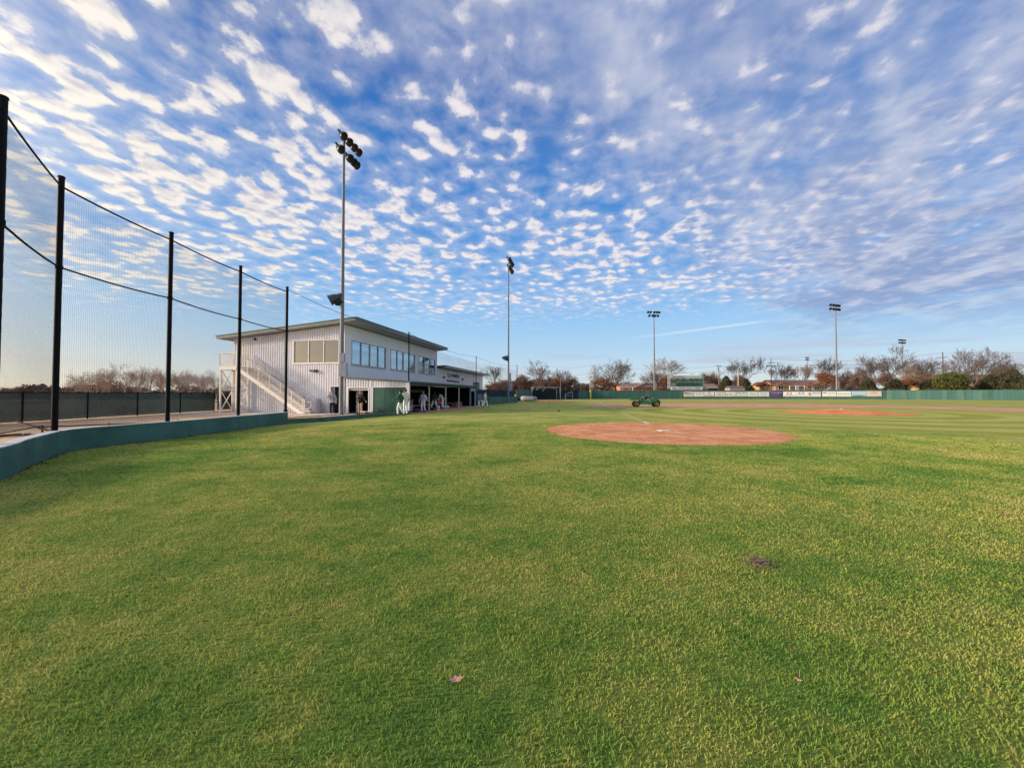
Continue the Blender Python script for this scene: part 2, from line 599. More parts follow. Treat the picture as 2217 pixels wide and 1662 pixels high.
M_CAP = mat('whitewashed_cap', (0.62, 0.63, 0.64, 1), 0.8, 0, 0.1, 6, bump=0.3, bscale=20, dirt=((0.35, 0.37, 0.38, 1), 0.6))
M_POST = mat('black_powder_coat', (0.004, 0.0045, 0.006, 1), 0.6, 0, 0.15, 8, spec=0.15)
M_NET = mat('black_netting_cord', (0.004, 0.004, 0.006, 1), 0.8, 0, 0.0, 5, spec=0.05)
M_STEEL = mat('galvanised_steel', (0.20, 0.205, 0.225, 1), 0.6, 0.1, 0.10, 3, stretch=(1, 1, 0.15))
M_BOX = mat('grey_enclosure_paint', (0.27, 0.30, 0.37, 1), 0.5, 0.1, 0.06, 3)
M_LAMP = mat('lamp_housing_dark', (0.014, 0.016, 0.020, 1), 0.4, 0.2, 0.1, 5)
M_LAMPGREY = mat('lamp_housing_grey', (0.07, 0.085, 0.10, 1), 0.4, 0.3, 0.1, 5)
M_LAMPFACE = mat('lamp_glass_face', (0.30, 0.20, 0.13, 1), 0.2, 0.1, 0.1, 5)
M_RAIL = mat('cream_railing_paint', (0.82, 0.77, 0.70, 1), 0.5, 0, 0.06, 5)
M_CONC = mat('pale_concrete', (0.62, 0.53, 0.46, 1), 0.9, 0, 0.08, 1.2, bump=0.3, bscale=20, dirt=((0.30, 0.25, 0.20, 1), 0.5))
M_FENCE = mat('green_fence_boards', (0.055, 0.150, 0.135, 1), 0.7, 0, 0.14, 1.2, stretch=(1.6, 1.6, 0.10), dirt=((0.15, 0.24, 0.205, 1), 0.45))
M_SCREEN = mat('dark_green_windscreen', (0.060, 0.115, 0.105, 1), 0.8, 0, 0.25, 0.5, stretch=(1, 1, 0.6), dirt=((0.13, 0.15, 0.12, 1), 0.7))
def see_through(m, k):
    nt = m.node_tree
    T = NT(nt)
    tb = T.n('ShaderNodeBsdfTransparent')
    mx = T.n('ShaderNodeMixShader')
    mx.inputs[0].default_value = k
    T.L.new(nt.nodes['Principled BSDF'].outputs[0], mx.inputs[1])
    T.L.new(tb.outputs[0], mx.inputs[2])
    T.L.new(mx.outputs[0], nt.nodes['Material Output'].inputs[0])


see_through(M_SCREEN, 0.22)
M_NAVY = mat('navy_windscreen', (0.010, 0.030, 0.048, 1), 0.8, 0, 0.2, 0.8)
M_WHITE = mat('sign_white', (0.82, 0.81, 0.80, 1), 0.5, 0, 0.04, 1.5)
M_BLACK = mat('black_lettering', (0.02, 0.02, 0.025, 1), 0.6, 0, 0.0, 4)
M_REDINK = mat('red_lettering', (0.42, 0.025, 0.05, 1), 0.6, 0, 0.05, 4)
M_GREYINK = mat('grey_lettering', (0.22, 0.23, 0.27, 1), 0.6, 0, 0.05, 4)
M_BLUEINK = mat('blue_lettering', (0.08, 0.10, 0.35, 1), 0.6, 0, 0.05, 4)
M_PURPLE = mat('purple_banner', (0.22, 0.10, 0.36, 1), 0.6, 0, 0.15, 1)
M_LTBLUE = mat('light_blue_banner', (0.42, 0.60, 0.76, 1), 0.6, 0, 0.05, 1)
M_YELLOW = mat('foul_pole_yellow', (0.62, 0.50, 0.12, 1), 0.5, 0, 0.08, 3)
M_COLUMN = mat('column_cream', (0.62, 0.52, 0.34, 1), 0.6, 0, 0.1, 5)
M_WOODPOLE = mat('weathered_wood_pole', (0.12, 0.085, 0.07, 1), 0.9, 0, 0.25, 3)
M_BARK = mat('bare_bark', (0.135, 0.108, 0.092, 1), 0.95, 0, 0.25, 2)
M_BARKDK = mat('dark_bark', (0.10, 0.075, 0.075, 1), 0.95, 0, 0.25, 2)
M_BARKLT = mat('pinkish_bark', (0.27, 0.20, 0.165, 1), 0.95, 0, 0.2, 2)
M_RUST = mat('rust_brown_leaves', (0.27, 0.125, 0.065, 1), 0.9, 0, 0.35, 1.2)
M_BROWNLEAF = mat('dull_brown_leaves', (0.19, 0.12, 0.09, 1), 0.9, 0, 0.35, 1.0)
M_OLIVE = mat('olive_evergreen_leaves', (0.10, 0.112, 0.027, 1), 0.9, 0, 0.45, 0.9)
M_DKEVER = mat('dark_evergreen_leaves', (0.070, 0.070, 0.034, 1), 0.9, 0, 0.4, 0.9)
M_BRICK = mat('orange_brick', (0.60, 0.20, 0.10, 1), 0.9, 0, 0.15, 2)
M_TANBRICK = mat('tan_brick', (0.58, 0.36, 0.26, 1), 0.9, 0, 0.12, 2)
M_SHINGLE = mat('brown_shingle', (0.22, 0.13, 0.105, 1), 0.9, 0, 0.15, 2)
M_SHINGLE2 = mat('pink_grey_shingle', (0.22, 0.16, 0.15, 1), 0.9, 0, 0.12, 2)
M_TANWALL = mat('ochre_wall', (0.52, 0.33, 0.13, 1), 0.9, 0, 0.08, 0.6)
M_DARKGLASS = mat('dark_window_glass', (0.03, 0.03, 0.035, 1), 0.15, 0, 0.1, 3)
M_SKIN = mat('skin', (0.48, 0.24, 0.17, 1), 0.6, 0, 0.08, 20)
M_HAIR = mat('dark_hair', (0.03, 0.018, 0.012, 1), 0.8, 0, 0.2, 40)
M_CHALK = mat('chalk', (0.74, 0.70, 0.66, 1), 0.95, 0, 0.15, 30)
M_TYRE = mat('rubber_tyre', (0.022, 0.018, 0.017, 1), 0.85, 0, 0.2, 10)
M_CARTGREEN = mat('utility_green_paint', (0.018, 0.15, 0.055, 1), 0.35, 0, 0.08, 3)
M_CARTDECK = mat('faded_green_bed', (0.075, 0.160, 0.085, 1), 0.6, 0, 0.15, 5)
M_RIM = mat('yellow_rim', (0.68, 0.42, 0.05, 1), 0.45, 0, 0.08, 8)
M_ORANGE = mat('orange_plastic', (0.75, 0.13, 0.035, 1), 0.45, 0, 0.08, 8)
G_FRONT = mat_glass('reflective_glass_blue', (0.46, 0.60, 0.68, 1), 0.92)
G_SIDE = mat_glass('reflective_glass_bronze', (0.32, 0.27, 0.21, 1), 0.92)

# ------------------------------------------------------------------ ground, field, paths
def smooth(a, b, x):
    t = max(0.0, min(1.0, (x - a) / (b - a)))
    return t * t * (3 - 2 * t)


def terrain_z(x, y):
    return 2.0 * smooth(108.5 if x < 75 else 108.5 - (x - 75) * 0.45, 126, y) * smooth(-14, 2, x) * (1 - smooth(420, 700, y)) - 0.03


def build_ground():
    xs = [-3000, -1500, -800, -400, -250, -160, -110] + list(range(-80, 200, 6)) + [230, 300, 400, 800, 1500, 3000]
    ys = [-600, -200, -60, -20, 0, 20, 40, 60, 80] + [92 + 2 * i for i in range(22)] + [150, 200, 300, 420, 500, 600, 700, 1000, 1800, 3500]
    vs = [(x, y, terrain_z(x, y)) for y in ys for x in xs]
    n = len(xs)
    fs = [(j * n + i, j * n + i + 1, (j + 1) * n + i + 1, (j + 1) * n + i) for j in range(len(ys) - 1) for i in range(n - 1)]
    m = MB()
    m.add(vs, fs)
    struct(m.build('ground', mat('dry_winter_ground', (0.42, 0.32, 0.17, 1), 0.95, 0, 0.25, 0.08, dirt=((0.10, 0.11, 0.035, 1), 0.7)), smooth=True))


def sheet(name, poly, z, material, sub=0):
    me = bpy.data.meshes.new(name)
    bm = bmesh.new()
    vs = [bm.verts.new((p[0], p[1], z)) for p in poly]
    f = bm.faces.new(vs)
    bmesh.ops.triangulate(bm, faces=[f])
    bmesh.ops.recalc_face_normals(bm, faces=bm.faces)
    for f in bm.faces:
        if f.normal.z < 0: f.normal_flip()
    bm.to_mesh(me)
    bm.free()
    me.materials.append(material)
    o = bpy.data.objects.new(name, me)
    COL.objects.link(o)
    return struct(o)


WALL = [(-2.0, -0.6), (-4.6, 0.6), (-6.6, 2.6), (-8.0, 4.9)] + [tuple(gnd(a, b)[:2]) for a, b in
        ((2, 1041), (54, 1015), (92, 998.5), (154, 977), (253, 964), (377, 949), (500, 933), (623, 917))]
K0 = Vector(WALL[-1] + (0,))
KERB_END = Vector((-7.62, 29.1, 0)) + E * 0.12 + D * (-0.1)
LOWWALL = [Vector((-4.35, 49.6, 0)), Vector((0.95, 64.2, 0))]
DUG = Vector((-12.8, 30.0, 0))          # near front corner of the building
DUGF = DUG + E * 5.26                   # near front corner of the dugout
FENCE = [(1.0, 77.3), (4.9, 95.9), (17.3, 102.3), (21.2, 105), (46.3, 106), (72.7, 104.6), (94.3, 98.8), (112, 86), (124, 70), (130, 52)]


def jag(poly, step, amp, seed):
    """resample a closed outline and roughen it"""
    r = random.Random(seed)
    out = []
    n = len(poly)
    for i in range(n):
        a, b = Vector(poly[i][:2]), Vector(poly[(i + 1) % n][:2])
        k = max(1, int((b - a).length / step))
        for j in range(k):
            p = a.lerp(b, j / k)
            out.append((p.x + r.uniform(-amp, amp), p.y + r.uniform(-amp, amp)))
    return out


M_LAWN = mat_lawn()
M_BLADE = mat_blades()
M_CLAY = mat_dirt('red_clay', (0.62, 0.25, 0.115, 1), (0.72, 0.315, 0.145, 1), (0.80, 0.40, 0.21, 1))
M_CLAYPALE = mat_dirt('pale_clay', (0.50, 0.26, 0.17, 1), (0.58, 0.31, 0.215, 1), (0.62, 0.36, 0.26, 1), 0.7)
M_MOUND = mat_dirt('orange_clay', (0.62, 0.19, 0.065, 1), (0.72, 0.25, 0.10, 1), (0.76, 0.31, 0.13, 1))
M_TAN = mat_dirt('tan_gravel', (0.52, 0.34, 0.19, 1), (0.68, 0.47, 0.29, 1), (0.74, 0.55, 0.38, 1))

build_ground()
dug_end = DUGF + D * 18.6
lawn = [(p[0], p[1]) for p in WALL] + [(KERB_END.x, KERB_END.y), (DUGF + E * 1.35).xy[:], (dug_end + E * 1.35).xy[:], (dug_end + E * 1.0 + D * 2).xy[:]] \
    + [p.xy[:] for p in LOWWALL] + [(0.2, 70.0)] + FENCE + [(130, -30), (10, -30), (-2, -10)]
sheet('field_grass', [tuple(p) for p in lawn], 0.0, M_LAWN)
yard = [(-2.1, -0.8), (-30, -0.8), (-30, 26), (-26.0, 60), (-9, 76), (0.5, 77), (0.9, 64.3), (-4.4, 49.6), tuple(DUGF + E * 0.2 + D * 18.6)[:2], tuple(DUGF + E * 0.3)[:2]] + [WALL[i] for i in range(len(WALL) - 1, -1, -1)]
yard = [(p[0], p[1]) for p in yard]
sheet('dirt_yard', yard, -0.012, M_TAN)
pad = [DUG + E * -13.5 + D * -3.4, DUG + E * 4.9 + D * -3.0, DUG + E * 5.2 + D * 0.1, DUG + D * 0.1, DUG + E * -13.5 + D * 0.1]
sheet('concrete_pad', [(p.x, p.y) for p in pad], -0.004, M_CONC)
strip = [DUGF + D * -0.05 + E * -5.2, DUGF + E * 1.25, DUGF + E * 1.45 + D * 9, DUGF + E * 1.05 + D * 19.5, DUGF + E * -5.2 + D * 19.5]
sheet('dugout_floor', jag([(p.x, p.y) for p in strip], 0.8, 0.05, 3), 0.004, M_CLAYPALE)
# home plate circle
hc = gnd(1449, 933.5)
hc = Vector((hc.x - 0.34, hc.y + 0.25, 0))
pl = []
r = random.Random(5)
for i in range(260):
    t = 2 * math.pi * i / 260
    rr = 4.52 + r.uniform(-0.10, 0.10) + 0.07 * math.sin(5 * t + 1) + 0.05 * math.sin(9 * t)
    pl.append((hc.x + rr * math.cos(t), hc.y + rr * math.sin(t)))
sheet('home_plate_dirt', pl, 0.004, M_CLAY)
# skinned infield: an arc round the mound minus the infield grass
ic = Vector((25.4, 28.4, 0))
p_in0 = Vector((9.6, 44.4, 0))
a0 = math.atan2(52.0 - ic.y, 9.7 - ic.x)
arc = []
for i in range(41):
    t = a0 + (math.radians(-38) - a0) * i / 40
    rr = 29.9
    arc.append((ic.x + rr * math.cos(t), ic.y + rr * math.sin(t)))
inner = [(36.5, 6.0), (41.3, 30.5), (41.6, 36.5), (39.0, 39.9), (16.8, 43.3), (9.6, 44.4)]
poly = arc + inner
sheet('infield_dirt', jag(poly, 1.2, 0.10, 9), 0.004, M_CLAYPALE)

# pitcher's mound
m = MB()
R_ = 4.1
for k in range(1):
    rings = [(0, 0.27), (0.5, 0.27), (1.2, 0.235), (2.2, 0.15), (3.2, 0.06), (R_, 0.008)]
    vs = [(0, 0, 0.27)]
    for rr, z in rings[1:]:
        for i in range(56):
            t = 2 * math.pi * i / 56
            q = rr * (1 + (0.03 * math.sin(4 * t) + 0.02 * math.sin(11 * t + 1) if rr > 2 else 0))
            vs.append((q * math.cos(t), q * math.sin(t), z))
    fs = [(0, 1 + i, 1 + (i + 1) % 56) for i in range(56)]
    for k in range(len(rings) - 2):
        for i in range(56):
            j = (i + 1) % 56
            fs.append((1 + k * 56 + i, 1 + (k + 1) * 56 + i, 1 + (k + 1) * 56 + j, 1 + k * 56 + j))
    m.add(vs, fs)
mo = m.build('pitchers_mound', M_MOUND, smooth=True, loc=tuple(MOUND))
struct(mo)
rb = MB().box(-0.30, 0.30, -0.075, 0.075, 0.262, 0.29).build('pitching_rubber', M_CHALK, loc=tuple(MOUND))
rb.rotation_euler[2] = math.radians(35)
tag(rb, 'white pitching rubber set into the top of the orange clay mound', 'pitching rubber')
m = MB()
vs = [(0, 0, 0)]
b0 = gnd(1192, 866.5)
for rr, z in ((1.0, 0.18), (2.4, 0.13), (4.6, 0.01)):
    for i in range(36):
        t = 2 * math.pi * i / 36
        vs.append((rr * math.cos(t) * 1.1, rr * math.sin(t), z))
vs[0] = (0, 0, 0.19)
fs = [(0, 1 + i, 1 + (i + 1) % 36) for i in range(36)]
for k in range(2):
    for i in range(36):
        j = (i + 1) % 36
        fs.append((1 + k * 36 + i, 1 + (k + 1) * 36 + i, 1 + (k + 1) * 36 + j, 1 + k * 36 + j))
m.add(vs, fs)
struct(m.build('bullpen_mound', M_MOUND, smooth=True, loc=(6.9, 78.5, 0)))

# chalk: the two foul lines and scuffed batter's boxes
def chalk_line(name, a, b, w, seed, breaks=()):
    r = random.Random(seed)
    a, b = Vector(a), Vector(b)
    L = (b - a).length
    d = (b - a) / L
    nrm = Vector((-d.y, d.x, 0))
    m = MB()
    s = 0
    while s < L:
        e = min(L, s + r.uniform(0.5, 1.4))
        if not any(q0 <= s <= q1 for q0, q1 in breaks):
            w1, w2 = w * r.uniform(0.35, 0.6), w * r.uniform(0.35, 0.6)
            p, q = a + d * s, a + d * e
            m.quad(p + nrm * w1, p - nrm * w2, q - nrm * w1, q + nrm * w2)
        s = e + (r.uniform(0.0, 0.10))
    o = m.build(name, M_CHALK)
    struct(o)
    return o


fp = gnd(1278.5, 863.6)
h0 = gnd(1402, 917.2)
FP = Vector((fp.x, fp.y, 0))
chalk_line('foul_line', h0 + Vector((0, 0, 0.011)), FP + Vector((0, 0, 0.011)), 0.04, 2)
ra, rb_ = gnd(1588, 932.6), gnd(1694, 936.2)
chalk_line('foul_line', ra + Vector((0, 0, 0.011)), rb_ + Vector((0, 0, 0.011)), 0.09, 4)
rc = rb_ + (rb_ - ra).normalized() * 30
chalk_line('foul_line', rb_ + (rb_ - ra).normalized() * 0.6 + Vector((0, 0, 0.011)), rc + Vector((0, 0, 0.011)), 0.035, 6, breaks=((3, 4.5), (9, 12)))


def blotch(pts, seed, n=1):
    r = random.Random(seed)
    m = MB()
    for (px, py, L, W, ang) in pts:
        c = gnd(px, py)
        vs = []
        for i in range(22):
            t = 2 * math.pi * i / 22
            k = r.uniform(0.55, 1.1)
            x, y = L / 2 * math.cos(t) * k, W / 2 * math.sin(t) * k
            vs.append((c.x + x * math.cos(ang) - y * math.sin(ang), c.y + x * math.sin(ang) + y * math.cos(ang), 0.010 + r.uniform(0, 0.0005)))
        m.add(vs, [tuple(range(22))])
    return m


m = blotch([(1396, 914.0, 1.5, 0.20, 1.15), (1402, 916.5, 0.9, 0.22, 1.15), (1471, 938.2, 0.55, 0.10, -0.1), (1488, 938.6, 0.35, 0.07, 0), (1513, 937.0, 0.5, 0.05, 0.1),
            (1536, 935.8, 0.55, 0.11, 0.3), (1550, 934.2, 0.60, 0.12, 0.3), (1559, 932.9, 0.3, 0.06, 0.2), (1572, 932.6, 0.5, 0.04, 0), (1640, 934.3, 0.9, 0.08, -0.12),
            (1668, 935.4, 0.7, 0.07, -0.1), (1456, 932.2, 0.35, 0.04, 0), (1500, 931.4, 0.7, 0.03, 0.1), (1360, 923.6, 0.3, 0.04, 0.2)], 8)
struct(m.build('chalk_marks', M_CHALK))
pc = gnd(1437.5, 932.2)
m = MB()
c45 = 0.23
pp = [(-c45, 0.16), (c45, 0.16), (c45, -0.06), (0, -0.28), (-c45, -0.06)]
m.prism([(x, y, 0.002) for x, y in pp], (0, 0, 0.016))
o = m.build('home_plate', M_CHALK, loc=(pc.x, pc.y, 0.004))
o.rotation_euler[2] = math.radians(-55 + 20)
o.scale = (1.15, 1.15, 1)
tag(o, 'white home plate in the middle of the red clay circle', 'home plate')
tb = gnd(1311, 878.6)
m = MB().box(-0.2, 0.2, -0.2, 0.2, 0.0, 0.08)
o = m.build('base_bag', M_CHALK, bevel=0.02, loc=(tb.x, tb.y, 0.006))
o.rotation_euler[2] = -A10
tag(o, 'white base bag on the far clay where the foul line meets it', 'base')


# grass blades in the foreground
def inside_poly(px, py, poly):
    c = np.zeros(len(px), bool)
    n = len(poly)
    j = n - 1
    for i in range(n):
        xi, yi = poly[i]
        xj, yj = poly[j]
        cond = ((yi > py) != (yj > py)) & (px < (xj - xi) * (py - yi) / (yj - yi + 1e-12) + xi)
        c ^= cond
        j = i
    return c


def build_blades(N=860000):
    g = np.random.default_rng(3)
    r0, r1 = 1.9, 21.0
    u = g.random(N)
    rr = (np.sqrt(r0) + u * (np.sqrt(r1) - np.sqrt(r0))) ** 2
    th = (g.random(N) - 0.5) * math.radians(150)
    x = rr * np.sin(th)
    y = rr * np.cos(th) - 1.1
    # clump
    keep = ((x - hc.x) ** 2 + (y - hc.y) ** 2 > (4.50 + 0.10 * (g.random(N) - 0.7)) ** 2) & inside_poly(x, y, [(p[0], p[1]) for p in lawn])
    x, y, rr = x[keep], y[keep], rr[keep]
    N = len(x)
    wdt = 0.0013 * (1 + 0.32 * rr) * (0.7 + 0.6 * g.random(N))
    cl = np.array([mnoise.noise(Vector((a * 2.2, b * 2.2, 0))) for a, b in zip(x[::1], y[::1])]) if N < 4000000 else 0
    h = (0.010 + 0.013 * g.random(N)) * (1 + 0.45 * cl)
    a = g.random(N) * 2 * math.pi
    la = g.random(N) * 2 * math.pi
    lean = h * (0.25 + 0.9 * g.random(N))
    dry = g.random(N)
    longd = (dry > 0.996)
    h = np.where(longd, h * 1.4, h)
    wx, wy = np.cos(a) * wdt, np.sin(a) * wdt
    lx, ly = np.cos(la) * lean, np.sin(la) * lean
    V = np.empty((N, 5, 3), np.float32)
    z0 = -0.004
    V[:, 0] = np.stack([x - wx, y - wy, np.full(N, z0)], 1)
    V[:, 1] = np.stack([x + wx, y + wy, np.full(N, z0)], 1)
    V[:, 2] = np.stack([x + wx * 0.8 + lx * 0.35, y + wy * 0.8 + ly * 0.35, h * 0.62], 1)
    V[:, 3] = np.stack([x - wx * 0.8 + lx * 0.35, y - wy * 0.8 + ly * 0.35, h * 0.62], 1)
    V[:, 4] = np.stack([x + lx, y + ly, h], 1)
    me = bpy.data.meshes.new('grass')
    me.vertices.add(N * 5)
    me.vertices.foreach_set('co', V.ravel())
    base = (np.arange(N) * 5)[:, None]
    loops = np.concatenate([base + np.array([[0, 1, 2, 3]]), base + np.array([[3, 2, 4]])], 1).astype(np.int32)
    me.loops.add(N * 7)
    me.loops.foreach_set('vertex_index', loops.ravel())
    me.polygons.add(N * 2)
    st = np.stack([np.arange(N) * 7, np.arange(N) * 7 + 4], 1).astype(np.int32)
    me.polygons.foreach_set('loop_start', st.ravel())
    me.update(calc_edges=True)
    ca = me.color_attributes.new('blade', 'FLOAT_COLOR', 'POINT')
    C = np.ones((N, 5, 4), np.float32)
    C[:, :, 0] = g.random(N)[:, None]
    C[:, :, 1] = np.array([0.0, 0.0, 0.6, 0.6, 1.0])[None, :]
    C[:, :, 2] = dry[:, None]
    ca.data.foreach_set('color', C.ravel())
    me.materials.append(M_BLADE)
    o = bpy.data.objects.new('grass', me)
    COL.objects.link(o)
    tag(o, 'short patchy green and straw coloured lawn grass in the foreground', 'grass', kind='stuff')


build_blades()


# ------------------------------------------------------------------ retaining wall, kerb wall
def wall_path(m, pts, h, th, z0=-0.05, side=-1):
    """vertical wall along plan points; thickness goes to the left of travel when side=-1"""
    P = [Vector((p[0], p[1], 0)) for p in pts]
    nr = []
    for i in range(len(P)):
        a = P[max(0, i - 1)]
        b = P[min(len(P) - 1, i + 1)]
        d = (b - a).normalized()
        nr.append(Vector((d.y, -d.x, 0)) * (side))
    vs, fs = [], []
    hh = h if callable(h) else (lambda i: h)
    for i, p in enumerate(P):
        q = p + nr[i] * th
        vs += [(p.x, p.y, z0), (p.x, p.y, hh(i)), (q.x, q.y, hh(i)), (q.x, q.y, z0)]
    for i in range(len(P) - 1):
        a = i * 4
        b = a + 4
        for k in range(4):
            fs.append((a + k, a + (k + 1) % 4, b + (k + 1) % 4, b + k))
    fs += [(0, 1, 2, 3), tuple((len(P) - 1) * 4 + k for k in (3, 2, 1, 0))]
    m.add(vs, fs)
    return P, nr


def densify(pts, step=0.5):
    out = []
    n = len(pts)
    P = [Vector((p[0], p[1], 0)) for p in pts]
    for i in range(n - 1):
        p0, p1, p2, p3 = P[max(0, i - 1)], P[i], P[i + 1], P[min(n - 1, i + 2)]
        k = max(1, int((p2 - p1).length / step))
        for j in range(k):
            t = j / k
            q = 0.5 * ((2 * p1) + (p2 - p0) * t + (2 * p0 - 5 * p1 + 4 * p2 - p3) * t * t + (3 * p1 - p0 - 3 * p2 + p3) * t ** 3)
            out.append((q.x, q.y))
    out.append((P[-1].x, P[-1].y))
    return out


WD = densify(WALL)
WH = 0.56
rw = thing('retaining_wall', 'low teal painted concrete wall with white top curving round behind the plate', 'wall')
m = MB()
wall_path(m, WD, WH, 0.22)
m.build('wall_face', M_TEAL, rw, smooth=True)
m = MB()
cap_pts = [(p.x + n.x * 0.004, p.y + n.y * 0.004) for p, n in zip(*wall_path(MB(), WD, WH, 0.22))]
wall_path(m, cap_pts, WH + 0.022, 0.21, z0=WH + 0.002)
m.build('wall_cap', M_CAP, rw, smooth=True)
kw = thing('kerb_wall', 'ankle high teal kerb wall between the netting and the dugout', 'wall')
KP = [(K0.x + 0.004, K0.y + 0.003), gnd(700, 912.6)[:2], gnd(780, 905.2)[:2], (KERB_END.x, KERB_END.y)]
m = MB()
wall_path(m, KP, 0.235, 0.2)
m.build('wall_face', M_TEAL, kw)
# slack black hose lying on top of the kerb
m = MB()
pts = []
r = random.Random(4)
for i in range(60):
    t = i / 59
    a = Vector((KP[0][0], KP[0][1], 0)).lerp(Vector((KP[-1][0], KP[-1][1], 0)), t)
    pts.append(a + E * (-0.30 + 0.05 * math.sin(i * 0.9)) + Vector((0, 0, 0.255 + 0.03 * abs(math.sin(i * 0.55)) * r.random())))
m.path(pts, 0.022, 5)
tag(m.build('padding_tube', M_POST, smooth=True), 'thin black tube lying wavily along the top of the kerb wall', 'tube')
lw = thing('low_field_wall', 'waist high teal wall beyond the dugout at the far end', 'wall')
m = MB()
wall_path(m, [p[:2] for p in LOWWALL], 1.05, 0.2)
m.build('wall_face', M_TEAL, lw)
m = MB()
wall_path(m, [(p.x - 0.6 * 1, p.y + 0.2) for p in LOWWALL], 2.0, 0.04, z0=1.0)
m.build('screen', M_NAVY, lw)
m = MB()
for t in (0.0, 0.33, 0.66, 1.0):
    p = LOWWALL[0].lerp(LOWWALL[1], t)
    m.tube((p.x - 0.6, p.y + 0.2, 0), (p.x - 0.6, p.y + 0.2, 2.1), 0.03, n=8)
m.tube((LOWWALL[0].x - 0.6, LOWWALL[0].y + 0.2, 2.05), (LOWWALL[1].x - 0.6, LOWWALL[1].y + 0.2, 2.05), 0.025, n=6)
m.build('screen_frame', M_POST, lw)

# leaf litter along the wall foot
m = MB()
r = random.Random(12)
path = densify(WALL[3:] + [KP[1], KP[2], KP[3]], 0.25)
for i in range(900):
    k = r.randrange(len(path) - 1)
    a = Vector((path[k][0], path[k][1], 0))
    b = Vector((path[k + 1][0], path[k + 1][1], 0))
    d = (b - a).normalized()
    p = a.lerp(b, r.random()) + Vector((d.y, -d.x, 0)) * abs(r.gauss(0.03, 0.07))
    s = r.uniform(0.008, 0.035)
    t = r.uniform(0, 6.28)
    u = Vector((math.cos(t), math.sin(t), r.uniform(-.5, .5))) * s
    w = Vector((-math.sin(t), math.cos(t), r.uniform(-.5, .5))) * s * r.uniform(.4, 1)
    p.z = r.uniform(0.008, 0.035)
    m.add([p - u, p + w, p + u, p - w], [(0, 1, 2, 3)])
tag(m.build('leaf_litter', mat('litter_brown', (0.13, 0.085, 0.05, 1), 0.9, 0, 0.5, 8)), 'brown leaf litter and crumbs gathered along the foot of the teal wall', 'leaf litter', kind='stuff')


# ------------------------------------------------------------------ backstop posts and netting
posts = [(-4.9, 0.4, 6.9)]
for px, py, base in ((7, 213, 'w'), (133, 385, 'w'), (371, 505, 'w'), (521, 577, 'w'), (622, 622, 'g')):
    Y = {7: 7.15, 133: 9.75, 371: 12.95, 521: 16.6, 622: 19.75}[px]
    p = at(px, py, Y)
    posts.append((p.x, p.y, p.z))
for px, py, Y in ((885.5, 719.5, 32.8), (1031, 771, 55.0), (1119.6, 790, 67.0)):
    p = at(px, py, Y)
    posts.append((p.x, p.y, p.z))
descr = ['tall black net post behind the plate, out of frame', 'tall black net post cut by the left picture edge', 'thick black net post where the teal wall begins to curve, second from the left',
         'third black net post along the teal wall, left of the far windscreen fence corner', 'fourth black net post in front of the white stair tower',
         'black net post at the end of the teal wall in front of the stairs', 'slim black net post at the near end of the dugout opening',
         'slim black net post before the far end of the building', 'slim black net post at the end of the far low wall']
for i, (x, y, z) in enumerate(posts):
    onw = 0 < i < 5 or i == 0
    rad = 0.062 if i < 6 else 0.05
    o = thing('net_post', descr[i], 'post', (x, y, 0), group='black posts holding the backstop netting')
    m = MB()
    zb = WH - 0.05 if onw else 0.0
    m.tube((0, 0, zb), (0, 0, z), rad, rad, 16)
    m.build('post_shaft', M_POST, o, smooth=True)
    m = MB()
    m.tube((0, 0, z + 0.001), (0, 0, z + 0.035), rad + 0.012, rad + 0.006, 16)
    m.build('post_cap', M_POST, o, smooth=True)
    if i < 6:
        m = MB()
        m.tube((0.0, 0, 4.62), (0, 0, 4.70), rad + 0.015, n=16)
        m.build('clamp', M_POST, o)
        if i == 5: MB().tube((0, 0, 0.60), (0, 0, 0.68), rad + 0.03, n=16).build('clamp', M_POST, o)
net = thing('backstop_netting', 'black knotless netting with cables strung between the black posts', 'netting')


